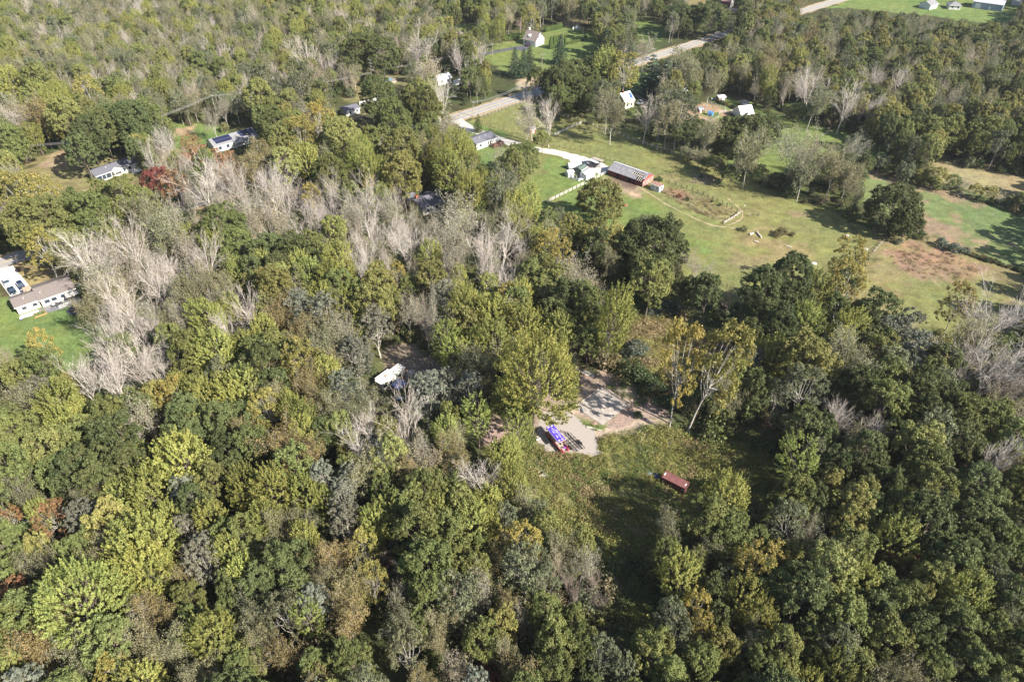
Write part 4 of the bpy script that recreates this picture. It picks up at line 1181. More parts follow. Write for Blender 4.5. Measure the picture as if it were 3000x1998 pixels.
log("thick pale log lying beside the purple-roofed trailer", (1571, 1291), (1583, 1285), .2)
q = random.Random(21)
for i in range(9):
    x = 1590 + q.uniform(-6, 10); y = 1378 + i * 3.6
    log("pale birch log in the woodpile below the gravel pad", (x - q.uniform(8, 14), y + 6), (x + q.uniform(8, 12), y - 5), q.uniform(.12, .2), z=.2 + .25 * (i % 2), group="birch logs of the woodpile")
mb = MB()
for k in range(90):
    c = Vector((q.uniform(-2.6, 2.4), q.uniform(-1.6, 1.6), q.uniform(.1, 1.0))); d = Vector((q.gauss(0, 1), q.gauss(0, 1), q.gauss(0, .4))).normalized() * q.uniform(.4, 1.3)
    mb.tube(c, c + d, q.uniform(.015, .06), .01, 4)
o = mb.build("brush_heap", mat("dead_brush", (.30, .25, .20), .9, noise=.3), None, U(1562, 1370)); tag(o, "tangled heap of grey dead branches beside the birch woodpile", "brush heap", None, "stuff")
for i, (A, B, lab) in enumerate((((1686, 1079), (1712, 1095), "thin fallen pole on the dirt beyond the slab"), ((1706, 1086), (1744, 1098), "uppermost bleached board stacked beyond the slab"), ((1708, 1090), (1742, 1102), "middle bleached board stacked beyond the slab"), ((1712, 1096), (1738, 1104), "nearest bleached board stacked beyond the slab"),
                                 ((1720, 1249), (1762, 1263), "long plank lying between gravel pad and slab"), ((1718, 1253), (1746, 1258), "short pale plank lying between gravel pad and slab"))):
    a, b = U(*A), U(*B); mid = (a + b) / 2; L_ = (b - a).length
    mb = MB(); mb.box(-L_ / 2, L_ / 2, -.16, .16, .05 + .07 * (i % 3), .11 + .07 * (i % 3)); mb.box(-L_ / 2 + .3, -L_ / 2 + .4, -.2, .2, 0, .048 + .07 * (i % 3))
    o = mb.build("plank", M_BWOOD, None, mid); o.rotation_euler = (0, 0, math.atan2(b.y - a.y, b.x - a.x)); tag(o, lab, "plank")
for i in range(3):
    a, b = U(1697 + i * 2.4, 1190), U(1705 + i * 2.4, 1211); a.z = b.z = .2
    mb = MB(); mid = (a + b) / 2; mb.tube(a - mid, b - mid, .06, n=8)
    o = mb.build("pipe", mat("slate_pipe", (.13, .14, .2), .5), None, mid); tag(o, ["outer", "middle", "inner"][i] + " dark pipe lying on the slab corner", "pipe")
for (A, B, lab) in (((1687, 1190), (1764, 1133), "timber edging along the slab's far-left side"), ((1767, 1134), (1841, 1187), "timber edging along the slab's far-right side")):
    a, b = U(*A), U(*B); L_ = (b - a).length
    mb = MB(); mb.box(0, L_, -.05, .05, 0, .22); mb.box(.1, .2, .052, .12, 0, .3); mb.box(L_ - .2, L_ - .1, .052, .12, 0, .3)
    o = mb.build("edging_board", M_BWOOD, None, a); o.rotation_euler = (0, 0, math.atan2(b.y - a.y, b.x - a.x)); tag(o, lab, "edging board")
o = empty("pallet", U(1683, 1208), .5, "tan pallet stack in the grass between gravel pad and slab", "pallet")
m_ = MB()
for i in range(6):
    m_.box(-.8, .8, -.55 + i * .2, -.42 + i * .2, .3, .34)
m_.build("deck_boards", mat("tan_board", (.42, .32, .24), .9, noise=.2), o)
m_ = MB()
for x in (-.75, 0, .65):
    m_.box(x, x + .1, -.55, .6, .02, .298)
m_.build("bearers", MATS["tan_board"], o)
heap("rubble_heap", "reddish rubble heap at the slab's near corner", 1741, 1240, 1.0, .7, .4, mat("rubble", (.25, .17, .14), .95, noise=.4, scale=4), 12, cat="rubble")
heap("white_debris", "white debris heap at the brown patch beyond the birch", 1445, 1298, .6, .5, .3, M_WTRIM, 14, cat="debris")
log("pale fallen branch on the brown dirt patch", (1436, 1275), (1440, 1252), .07, name="fallen_branch")
log("grey fallen branch in the weeds beyond the blue tarp", (1872, 1305), (1890, 1272), .12, name="fallen_branch")
# glimpses of covered vehicles among the lower-left trees
for i, (px, py, lab, mm, rz_) in enumerate(((93, 1522, "white covered vehicle glimpsed above the orange tree", M_WTRIM, .5), (112, 1588, "grey covered vehicle glimpsed among the dark red trees", M_RGREY, -.6), (168, 1667, "white covered vehicle glimpsed above the big lime tree", M_WTRIM, .5))):
    o = empty("covered_vehicle", U(px, py, 1.5) - Vector((0, 0, 1.5)), rz_, lab, "vehicle")
    m_ = MB(); m_.profile([(-.95, .2), (.95, .2), (.9, 1.1), (.65, 1.55), (-.65, 1.55), (-.9, 1.1)], -2.2, 2.2); m_.build("cover", mm, o, bevel=.15)
    for x in (-1.4, 1.4):
        for s in (-1, 1):
            m_ = MB(); m_.tube((x, s * .7, .3), (x, s * .92, .3), .3, n=10); m_.build("wheel", M_RUBBER, o)

# ------------------------------------------------------------------ fences


def fence(label, pts, h, rails, pm, rm, sp=2.45, r=.07, name="rail_fence", rh=.12, cat="fence", group=None, gates=(), sag=0.0, seed=1):
    q = random.Random(seed)
    w = [U(*p) for p in pts]
    o = empty(name, w[0], 0, label, cat, group)
    org = w[0].copy()
    posts = []
    for a, b in zip(w, w[1:]):
        n = max(1, round((b - a).length / sp))
        for i in range(n):
            posts.append(a.lerp(b, i / n))
    posts.append(w[-1])
    posts = [p - org for p in posts]
    for p in posts[:100]:
        m = MB(); hh = h * q.uniform(.98, 1.1 + sag); dx, dy = q.uniform(-sag, sag) * .4, q.uniform(-sag, sag) * .4
        m.add([(p.x - r, p.y - r, 0), (p.x + r, p.y - r, 0), (p.x + r, p.y + r, 0), (p.x - r, p.y + r, 0), (p.x - r + dx, p.y - r + dy, hh), (p.x + r + dx, p.y - r + dy, hh), (p.x + r + dx, p.y + r + dy, hh), (p.x - r + dx, p.y + r + dy, hh)], [(0, 3, 2, 1), (4, 5, 6, 7), (0, 1, 5, 4), (1, 2, 6, 5), (2, 3, 7, 6), (3, 0, 4, 7)])
        m.build("post", pm, o)
    for zf in rails:
        m = MB()
        for a, b in zip(posts, posts[1:]):
            if sag and q.random() < sag * .5:
                continue
            d = (b - a).normalized(); nn = Vector((-d.y, d.x, 0)) * (r + .02)
            za = h * zf + q.uniform(-sag, sag) * .3; zb = h * zf + q.uniform(-sag, sag) * .3
            A1, B1 = a + nn, b + nn
            t = nn.normalized() * .03
            m.add([(A1.x, A1.y, za), (B1.x, B1.y, zb), (B1.x, B1.y, zb + rh), (A1.x, A1.y, za + rh), (A1.x + t.x, A1.y + t.y, za), (B1.x + t.x, B1.y + t.y, zb), (B1.x + t.x, B1.y + t.y, zb + rh), (A1.x + t.x, A1.y + t.y, za + rh)], [(0, 3, 2, 1), (4, 5, 6, 7), (0, 1, 5, 4), (1, 2, 6, 5), (2, 3, 7, 6), (3, 0, 4, 7)])
        if m.v:
            m.build("rail", rm, o)
    return o


M_WFENCE = mat("whitewashed_board", (.55, .54, .52), .7, noise=.1)
fence("white three-board fence running down from the barn corner", [(1601, 597), (1782, 508)], 1.35, (.25, .58, .9), M_POST, M_WFENCE, rh=.16)
fence("dark-post wire fence between gravel yard and pasture", [(1640, 431), (1700, 444), (1760, 462), (1815, 480), (1842, 488)], 1.35, (.5, .85), M_POST, M_WOOD, rh=.025)
fence("long weathered rail fence under the trees along the pasture", [(1640, 338), (1725, 366), (1840, 408), (1925, 436), (2010, 462), (2115, 497), (2160, 512)], 1.4, (.3, .6, .9), M_BWOOD, M_WOOD, rh=.1, r=.09, sag=.15)
fence("grey board fence with gate crossing to the pasture corner", [(1622, 401), (1655, 385), (1705, 363)], 1.3, (.25, .55, .85), M_POST, M_WFENCE, rh=.12)
fence("dark four-board paddock fence along the main road", [(1395, 350), (1440, 336), (1500, 314), (1560, 296)], 1.35, (.2, .45, .7, .95), M_POST, M_WOOD, rh=.1)
fence("dark post fence beside the farm drive", [(1401, 359), (1450, 377), (1500, 392), (1560, 410), (1622, 430)], 1.3, (.45, .85), M_POST, M_WOOD, rh=.05)
fence("tall dark posts along the fenced run's far side", [(1940, 533), (1980, 542), (2060, 572), (2115, 598), (2158, 622), (2168, 627)], 1.35, (.45, .8), M_POST, M_WOOD, rh=.03, r=.11)
fence("tumbledown grey rail fence on the fenced run's near side", [(1938, 562), (1975, 582), (2020, 605), (2060, 628), (2118, 654)], 1.0, (.35, .75), M_WOOD, M_WOOD, rh=.09, sag=.5, seed=5)
fence("pale board fence closing the end of the fenced run", [(2121, 657), (2150, 640), (2168, 628)], 1.15, (.35, .75), M_BWOOD, M_BWOOD, rh=.22, sag=.1)
fence("gnarled grey rail fence below the lone field oak", [(2550, 752), (2570, 730), (2592, 705)], 1.2, (.4, .8), M_WOOD, M_BWOOD, rh=.12, sag=.4, seed=8)
fence("pale netting fence around the bare pen", [(2071, 303), (2123, 321), (2126, 329), (2107, 333), (2104, 347), (2082, 358), (2060, 356)], 1.2, (.3, .6, .9), M_BWOOD, M_WFENCE, rh=.08, sag=.1, seed=3)
fence("short pale fence joining the pen to the oaks", [(2127, 334), (2148, 327)], 1.2, (.3, .6, .9), M_BWOOD, M_WFENCE, rh=.08)
fence("white boards strung below the dark red far barn", [(2136, 29), (2170, 36), (2196, 42)], 1.3, (.2, .5, .8), M_WTRIM, M_WTRIM, rh=.25)
o = fence("white scalloped picket fence running from the cottage", [(1054, 309), (1100, 298), (1154, 285)], 1.8, (.2, .8), M_WTRIM, M_WTRIM, r=.08, name="picket_fence")
a, b = U(1054, 309), U(1154, 285)
m_ = MB(); n = int((b - a).length / .22)
for i in range(n):
    p = (b - a) * (i / n); z = 1.55 + .3 * abs(math.sin(i * .35))
    m_.box(p.x - .08, p.x + .08, p.y - .02, p.y + .02, .08, z)
m_.build("pickets", M_WTRIM, o)
for i, (px, py) in enumerate(((2195, 634), (2209, 631), (2224, 634))):
    m_ = MB(); m_.box(-.09, .09, -.09, .09, 0, 1.3); m_.box(-.5, .6, -.04, .04, .55, .65)
    o = m_.build("fence_post", M_WOOD, None, U(px, py)); o.rotation_euler = (.05 * i, .08, i); tag(o, "old standing fence post with a stub of rail in the pasture", "fence post", "old posts standing in the pasture")
for i, (A, B, r_, lab) in enumerate((((2196, 690), (2206, 686), .35, "pale stump-like boulder at the pasture rubbish line"), ((2217, 682), (2230, 698), .3, "stout bleached trunk lying in the pasture"), ((2210, 708), (2222, 711), .25, "short white log below the bleached trunk"),
                                     ((2303, 722), (2318, 726), .2, "short pale log beside the olive bush"), ((2326, 749), (2355, 757), .2, "long pale log lying in the pasture grass"))):
    log(lab, A, B, r_)
for px, py, lab, sc_ in ((2385, 773, "white boulder among weeds in the pasture", .9), (2482, 691, "small grey boulder alone in the open pasture", .6), (2537, 731, "white boulder beside the silvery shrubs", .8), (2182, 603, "small white stone outside the fenced run", .35)):
    m_ = MB(); m_.dome(0, 0, 0, sc_, sc_ * .7, sc_ * .6, 9, 4, .4, int(px)); o = m_.build("boulder", mat("pale_rock", (.45, .44, .46), .9, noise=.3, scale=3), None, U(px, py)); tag(o, lab, "boulder")

# raised pool deck
f = Fr((1124, 249), (1162, 243), 0)
o = empty("pool_deck", f.o, f.rz, "raised grey timber deck around a blue pool at the lawn's edge", "pool deck")
m_ = MB(); m_.box(0, f.L, 0, 1.3, 1.0, 1.1); m_.box(0, f.L, 5.0, 6.2, 1.0, 1.1); m_.box(0, 1.4, 1.31, 4.99, 1.0, 1.1); m_.box(f.L - 1.4, f.L, 1.31, 4.99, 1.0, 1.1); m_.build("deck", M_WOOD, o)
m_ = MB(); m_.box(.02, f.L - .02, .02, .1, 0, .99); m_.box(f.L - .1, f.L - .02, .11, 6.1, 0, .99); m_.build("skirt", M_WOOD, o)
m_ = MB(); m_.box(1.41, f.L - 1.41, 1.32, 4.98, 0, .98); m_.build("pool_water", mat("pool_blue", (.10, .30, .48), .1, spec=.8), o)
m_ = MB()
for y in (0, 6.1):
    m_.box(0, f.L, y, y + .08, 1.9, 2.0)
    for i in range(int(f.L / .5)):
        m_.box(i * .5, i * .5 + .08, y + .0, y + .08, 1.102, 1.898)
m_.build("railing", M_WOOD, o)
# white box trailer by the roadside house
o = trailer("box_trailer", "white box trailer beside the roadside house", (1341, 250), (1350, 247), 4.5, 2.1, M_WTRIM, M_STEEL, .6)
m_ = MB(); m_.box(-2.2, 2.2, -1.0, 1.0, .61, 2.6); m_.build("box", M_WTRIM, o, bevel=.05)
# beehives and garden table
for i in range(3):
    o = empty("beehive", U(2085 + i * 5, 293), .1, ["first", "middle", "last"][i] + " white hive box in the row by the coops", "beehive", "white hive boxes by the coops")
    m_ = MB(); m_.box(-.3, .3, -.3, .3, .2, .9); m_.build("body", M_WTRIM, o)
    m_ = MB(); m_.box(-.34, .34, -.34, .34, .905, .98); m_.build("lid", M_STEEL, o)
o = empty("picnic_table", U(1885, 279), .3, "pale picnic table with benches on the farmhouse lawn", "table")
m_ = MB(); m_.box(-1, 1, -.4, .4, .72, .77); m_.build("tabletop", M_WFENCE, o)
for y in (-.75, .75):
    m_ = MB(); m_.box(-1, 1, y - .14, y + .14, .42, .46); m_.build("bench", M_WFENCE, o)
m_ = MB(); m_.box(-.7, -.62, -.8, .8, .02, .4); m_.box(.62, .7, -.8, .8, .02, .4); m_.box(-.7, -.62, -.1, .1, .41, .715); m_.box(.62, .7, -.1, .1, .41, .715); m_.build("legs", M_WFENCE, o)

# satellite-side pond tank near upper lawn
o = empty("yard_tank", U(1692, 86), 0, "silver round-topped tank at the far end of the wide lawn", "tank")
m_ = MB(); m_.dome(0, 0, .6, 2.2, 2.2, 1.6, 14, 4); m_.tube((0, 0, 0), (0, 0, .6), 2.2, n=14); m_.build("body", M_STEEL, o)
m_ = MB(); m_.box(-3.2, -2.4, -.8, .8, 0, 1.1); m_.build("pump_box", M_WTRIM, o)

# a reclining brown and white calf in the pasture
c = U(1832, 604)
mb = bpy.data.meshes.new("calf")
chain = [(-.75, 0, .35, .14), (-.6, 0, .45, .30), (-.1, 0, .48, .36), (.35, 0, .5, .33), (.6, 0, .68, .19), (.8, 0, .86, .16), (1.05, 0, .80, .10)]
vs = [p[:3] for p in chain]; es = [(i, i + 1) for i in range(len(chain) - 1)]; rs = [p[3] for p in chain]
for a_, pts_ in ((1, [(-.45, .32, .18, .13), (-.1, .42, .12, .08), (.1, .45, .08, .05)]), (1, [(-.45, -.32, .18, .13), (-.1, -.42, .12, .08), (.1, -.45, .08, .05)]), (3, [(.45, .28, .2, .1), (.75, .3, .1, .07), (.5, .34, .07, .05)]), (3, [(.45, -.28, .2, .1), (.75, -.3, .1, .07), (.5, -.34, .07, .05)]), (5, [(.8, .2, .9, .04)]), (5, [(.8, -.2, .9, .04)]), (0, [(-.9, .05, .2, .04)])):
    prev = a_
    for p in pts_:
        vs.append(p[:3]); rs.append(p[3]); es.append((prev, len(vs) - 1)); prev = len(vs) - 1
mb.from_pydata(vs, es, [])
co = link("calf", mb, None, c); co.rotation_euler = (0, 0, .4)
md = co.modifiers.new("skin", 'SKIN')
for i, r_ in enumerate(rs):
    mb.skin_vertices[0].data[i].radius = (r_, r_)
mb.skin_vertices[0].data[2].use_root = True
sb = co.modifiers.new("sub", 'SUBSURF'); sb.levels = 1; sb.render_levels = 1
mb.materials.append(mat("brown_white_hide", (.24, .12, .07), .8, noise=.8, scale=1.6))
tag(co, "brown and white calf lying in the pasture above the giant oak", "calf")

# ------------------------------------------------------------------ utility poles and wires


def top_height(base, toppy):
    b = U(*base)
    z = 4.0
    for _ in range(60):
        if P(b.x, b.y, z)[1] <= toppy:
            break
        z += .3
    return b, z


POLES = [  # base, top row, crossarms, label
    ((236, 455), 414, 1, "dark utility pole beside the dark oaks"), ((642, 362), 280, 1, "pale utility pole above the solar-panelled house"), ((1095, 271), 176, 4, "tall transmission pole with four crossarms by the pool deck"),
    ((545, 80), 12, 4, "tall transmission pole in the far corner woods"), ((1443, 168), 129, 1, "utility pole on the wide lawn's near side"), ((1541, 293), 240, 1, "dark utility pole at the bend of the road"),
    ((1387, 342), 300, 1, "light grey utility pole across from the paddock"), ((1074, 112), 82, 1, "utility pole on the bare bank in the far woods"), ((1708, 120), 84, 1, "utility pole behind the small arborvitae row"),
    ((1912, 175), 143, 1, "utility pole beside the main road near the silver car"), ((1587, 206), 160, 1, "thin pole on the wide lawn below the clipped screen"),
]
PT = []
wd = U(1443, 168) - U(1095, 271)
for (base, ty, na, lab) in POLES:
    b, h = top_height(base, ty)
    az = math.atan2(wd.y, wd.x) + math.pi / 2
    o = empty("utility_pole", b, az, lab, "utility pole", "utility poles along the lines")
    m_ = MB(); m_.tube((0, 0, 0), (0, 0, h), .17, .11, 8); m_.build("pole", M_WOOD if na < 4 else mat("brown_pole", (.20, .14, .11), .9), o)
    for i in range(na):
        z = h - .5 - i * 1.5
        m_ = MB(); m_.box(-1.2, 1.2, -.2, -.12, z, z + .14); ca_ = m_.build("crossarm", M_STEEL, o)
        for x in (-1.1, -.5, .5, 1.1):
            m_ = MB(); m_.tube((x, -.16, z + .14), (x, -.16, z + .34), .06, n=6); m_.build("insulator", M_WTRIM, ca_)
    if na == 1:
        m_ = MB(); m_.tube((.3, 0, h - 2.4), (.3, 0, h - 1.5), .2, n=10); m_.build("transformer", M_STEEL, o)
    PT.append((b, h, az))


def wire(a, ha, b, hb, off, label):
    pa = Vector((a.x, a.y, ha)); pb = Vector((b.x, b.y, hb))
    d = (pb - pa); nn = Vector((-d.y, d.x, 0)).normalized() * off
    pts = []
    for i in range(13):
        t = i / 12
        p = pa.lerp(pb, t) + nn; p.z -= 1.6 * 4 * t * (1 - t)
        pts.append(p - pa)
    m = MB(); m.path(pts, .035, 4)
    o = m.build("power_wire", mat("bright_cable", (.42, .42, .42), .35, .4), None, pa)
    tag(o, label, "wire", "wires strung between the poles")


west = U(-60, 490)
spans = [((west, 11), (PT[0][0], PT[0][1]), "from the picture edge to the pole by the dark oaks"), ((PT[0][0], PT[0][1]), (PT[1][0], PT[1][1]), "between the dark-oak pole and the solar-house pole"), ((PT[1][0], PT[1][1]), (PT[2][0], PT[2][1] - 6), "between the solar-house pole and the transmission pole"),
         ((PT[2][0], PT[2][1] - 5), (PT[4][0], PT[4][1]), "between the transmission pole and the lawn pole"), ((PT[2][0], PT[2][1] - .6), (PT[7][0], PT[7][1]), "between the transmission pole and the bank pole"), ((PT[6][0], PT[6][1]), (PT[5][0], PT[5][1]), "between the paddock pole and the bend pole"), ((PT[5][0], PT[5][1]), (PT[9][0], PT[9][1]), "between the bend pole and the pole by the silver car")]
for (a, ha), (b, hb), lab in spans:
    for off, nm in ((-.9, "outer wire "), (0, "middle wire "), (.9, "inner wire ")):
        wire(a, ha - .3, b, hb - .3, off, nm + lab)
# ------------------------------------------------------------------ tree meshes
def tubes_np(segs, n=3):
    A = np.array([s[0] for s in segs], float); B = np.array([s[1] for s in segs], float)
    ra = np.array([s[2] for s in segs]); rb = np.array([s[3] for s in segs])
    d = B - A; d /= np.linalg.norm(d, axis=1, keepdims=True) + 1e-9
    ref = np.where(np.abs(d[:, 2:3]) > .9, np.array([[1., 0, 0]]), np.array([[0, 0, 1.]]))
    u = np.cross(d, ref); u /= np.linalg.norm(u, axis=1, keepdims=True) + 1e-9
    w = np.cross(d, u)
    th = np.arange(n) * 2 * math.pi / n
    ring = u[:, None, :] * np.cos(th)[None, :, None] + w[:, None, :] * np.sin(th)[None, :, None]
    v = np.concatenate([A[:, None] + ring * ra[:, None, None], B[:, None] + ring * rb[:, None, None]], 1)
    m = len(segs)
    base = (np.arange(m) * 2 * n)[:, None, None]
    i = np.arange(n); j = (i + 1) % n
    f = np.stack([i, j, j + n, i + n], -1)[None] + base
    return v.reshape(-1, 3), f.reshape(-1, 4)


def leaves_np(c, nrm, size, q, tilt=.6, aspect=.62):
    """rhombic leaf sprays at c facing roughly nrm"""
    m = len(c)
    nn = nrm + q.normal(0, tilt, (m, 3))
    nn /= np.linalg.norm(nn, axis=1, keepdims=True) + 1e-9
    r = q.normal(0, 1, (m, 3))
    u = np.cross(nn, r); u /= np.linalg.norm(u, axis=1, keepdims=True) + 1e-9
    w = np.cross(nn, u)
    s = size[:, None]
    v = np.stack([c - u * s, c + w * s * aspect, c + u * s, c - w * s * aspect], 1)
    f = np.arange(m * 4).reshape(m, 4)
    return v.reshape(-1, 3), f


def grow(p, d, ln, r, lev, spec, q, segs, tips):
    """spec per level: (children, length factor, angle lo, angle hi, upward pull)"""
    p = np.array(p, float); d = np.array(d, float)
    nseg = 3 if lev == 0 else (2 if lev < 3 else 1)
    kids, lf, a0, a1, up = spec[lev]
    pts = [p]
    rr = r
    for i in range(nseg):
        d = d + q.normal(0, .09 + .04 * lev, 3) + np.array([0, 0, up])
        d /= np.linalg.norm(d)
        p2 = pts[-1] + d * ln / nseg
        r2 = rr * (.78 if lev else .82)
        segs[min(lev, 3)].append((pts[-1], p2, rr, r2))
        pts.append(p2); rr = r2
    if lev + 1 >= len(spec):
        tips.append((pts[-1], d))
        return
    for k in range(kids):
        t = q.uniform(.45, 1.0) if lev == 0 else q.uniform(.15, 1.0)
        if k == 0:
            t = 1.0
        j = min(int(t * nseg), nseg - 1)
        base = pts[j] + (pts[j + 1] - pts[j]) * (t * nseg - j)
        ang = math.radians(q.uniform(a0, a1)) * (0.5 if k == 0 else 1)
        az = q.uniform(0, 2 * math.pi) if lev else (k * 2.4 + q.uniform(-.4, .4))
        ref = np.array([1., 0, 0]) if abs(d[2]) > .9 else np.array([0, 0, 1.])
        u = np.cross(d, ref); u /= np.linalg.norm(u); w = np.cross(d, u)
        dd = d * math.cos(ang) + (u * math.cos(az) + w * math.sin(az)) * math.sin(ang)
        grow(base, dd, ln * lf * q.uniform(.75, 1.15), rr * q.uniform(.45, .7), lev + 1, spec, q, segs, tips)


def wood_mesh(name, segs, m):
    vs, fs, o = [], [], 0
    for lev, n in ((0, 7), (1, 5), (2, 4), (3, 3)):
        if segs[lev]:
            v, f = tubes_np(segs[lev], n)
            vs.append(v); fs.append(f + o); o += len(v)
    return mesh_np(name, np.concatenate(vs), np.concatenate(fs), [m], smooth=True)


def make_bare(seed, h=16.0, spread=1.0, sparse=False):
    q = np.random.default_rng(seed)
    segs = [[], [], [], []]; tips = []
    ks = (7, 6, 5, 5) if not sparse else (5, 5, 4, 4)
    spec = [(ks[0], .95, 14 * spread, 38 * spread, .02), (ks[1], .55, 18, 42, .12), (ks[2], .58, 18, 42, .12), (ks[3], .6, 16, 40, .08), (0, .6, 20, 45, .05)]
    grow((0, 0, 0), (q.normal(0, .05), q.normal(0, .05), 1), h * .42, .27, 0, spec, q, segs, tips)
    # keep fine wood from vanishing altogether
    for lv in (2, 3):
        segs[lv] = [(a, b, max(ra, .036 if lv == 2 else .015), max(rb, .024 if lv == 2 else .007)) for a, b, ra, rb in segs[lv]]
    trunk = [segs[0], segs[1], [], []]
    fine = [[], [], segs[2], segs[3]]
    return trunk, fine, tips


def limbs_to(lobes, h, q, r0=.22, fork=.32):
    segs = [[], [], [], []]
    p = np.array([0., 0, 0]); pts = [p]
    top = h * fork
    for i in range(3):
        p = p + np.array([q.normal(0, .12), q.normal(0, .12), top / 3]); pts.append(p)
    rr = r0
    for a, b in zip(pts, pts[1:]):
        segs[0].append((a, b, rr, rr * .85)); rr *= .85
    # leader
    e = np.array([q.normal(0, .4), q.normal(0, .4), h * .85])
    segs[0].append((pts[-1], (pts[-1] + e) / 2, rr, rr * .6)); segs[0].append(((pts[-1] + e) / 2, e, rr * .6, rr * .2))
    for c in lobes:
        t = q.uniform(0, .45)
        s = pts[-1] + (e - pts[-1]) * t
        mid = (s + c) / 2 + np.array([0, 0, -abs(c[2] - s[2]) * .15])
        segs[1].append((s, mid, rr * .55, rr * .35)); segs[1].append((mid, c, rr * .35, rr * .12))
        for k in range(3):
            e2 = c + q.normal(0, .9, 3)
            segs[2].append((mid * .3 + c * .7, e2, rr * .18, rr * .06))
    return segs


def make_round(seed, h=15.0, Rr=5.0, nl=20, ncl=12, nlf=50, tall=.82, leaf=.195, lobe=.40, fork=.3, gap=0.0, unit=None):
    unit = Rr if unit is None else unit
    q = np.random.default_rng(seed)
    cz = h * (1 - tall / 2); a = Rr * .72; c_ = h * tall / 2 * .72
    lobes = []
    for k in range(nl * 6):
        ph = q.uniform(-.55, 1.0); t = q.uniform(0, 2 * math.pi); rr = q.uniform(.82, 1.08)
        s = math.sqrt(max(0, 1 - ph * ph))
        c = np.array([a * s * math.cos(t) * rr, a * s * math.sin(t) * rr, cz + c_ * ph * rr])
        if all(np.linalg.norm((c - o) / np.array([1, 1, 1.1])) > Rr * lobe * .78 for o in lobes):
            lobes.append(c)
        if len(lobes) >= nl:
            break
    C, Nn, S, T, SP = [], [], [], [], []
    ctr = np.array([0, 0, cz - .1 * h])
    for c in lobes:
        lr = Rr * lobe * q.uniform(.8, 1.15)
        out = c - ctr; out /= np.linalg.norm(out)
        ltone = q.uniform(0, 1)
        for k in range(ncl):
            d = q.normal(0, 1, 3); d /= np.linalg.norm(d)
            d = d + out * .75 + np.array([0, 0, .25]); d /= np.linalg.norm(d)
            cc = c + d * lr * q.uniform(.55, 1.0)
            if q.random() < gap:
                continue
            cr = q.uniform(.45, .85) * unit / 5
            nk = int(nlf * q.uniform(.6, 1.3))
            dd = q.normal(0, 1, (nk, 3)); dd /= np.linalg.norm(dd, axis=1, keepdims=True)
            dd = dd + d * .6; dd /= np.linalg.norm(dd, axis=1, keepdims=True)
            C.append(cc + dd * cr * q.uniform(.4, 1.12, (nk, 1)) * np.array([1, 1, .72]))
            Nn.append(dd * .7 + np.array([0, 0, .45]))
            S.append(q.uniform(.65, 1.35, nk) * leaf * unit / 5)
            T.append(q.uniform(0, 1, nk)); SP.append(np.clip(np.full(nk, ltone * .5 + q.uniform(0, .5)), 0, 1))
    v, f = leaves_np(np.concatenate(C), np.concatenate(Nn), np.concatenate(S), q)
    return limbs_to(lobes, h, q, fork=fork), v, f, np.repeat(np.concatenate(T), 4), np.repeat(np.concatenate(SP), 4)


def make_spiky(seed, h=15.0, Rr=5.0, nsh=400, nlf=30, tall=.84, leaf=.18, up=.75, sl=(1.1, 2.3), unit=None):
    unit = Rr if unit is None else unit
    q = np.random.default_rng(seed)
    cz = h * (1 - tall / 2); c_ = h * tall / 2
    C, Nn, S, T, SP = [], [], [], [], []
    ends = []
    lump = [(q.normal(0, 1, 3), q.uniform(.12, .3)) for _ in range(9)]
    for k in range(nsh):
        ph = q.uniform(-.75, .97) ; t = q.uniform(0, 2 * math.pi)
        s = math.sqrt(1 - ph * ph)
        dr = np.array([s * math.cos(t), s * math.sin(t), ph])
        bulge = 1 + sum(a * max(0, dr @ (l / np.linalg.norm(l))) ** 4 for l, a in lump) - .18
        sl_ = q.uniform(*sl) * unit / 5
        base = np.array([dr[0] * Rr, dr[1] * Rr, dr[2] * c_]) * bulge * q.uniform(.62, .88) + np.array([0, 0, cz])
        sd = dr * np.array([1, 1, .7]) + np.array([0, 0, up]); sd /= np.linalg.norm(sd)
        if k % 22 == 0:
            ends.append(base)
        tt = q.uniform(0, 1, nlf) ** .8
        off = q.normal(0, .2 * unit / 5, (nlf, 3)) * (1.25 - tt)[:, None]
        C.append(base + sd * sl_ * tt[:, None] + off)
        Nn.append(np.tile(dr * .5 + np.array([0, 0, .5]), (nlf, 1)) + off)
        S.append(q.uniform(.7, 1.3, nlf) * leaf * unit / 5)
        T.append(q.uniform(0, 1, nlf) * .7 + tt * .3); SP.append(np.full(nlf, q.uniform(0, 1)))
    v, f = leaves_np(np.concatenate(C), np.concatenate(Nn), np.concatenate(S), q)
    return limbs_to(ends, h, q), v, f, np.repeat(np.concatenate(T), 4), np.repeat(np.concatenate(SP), 4)


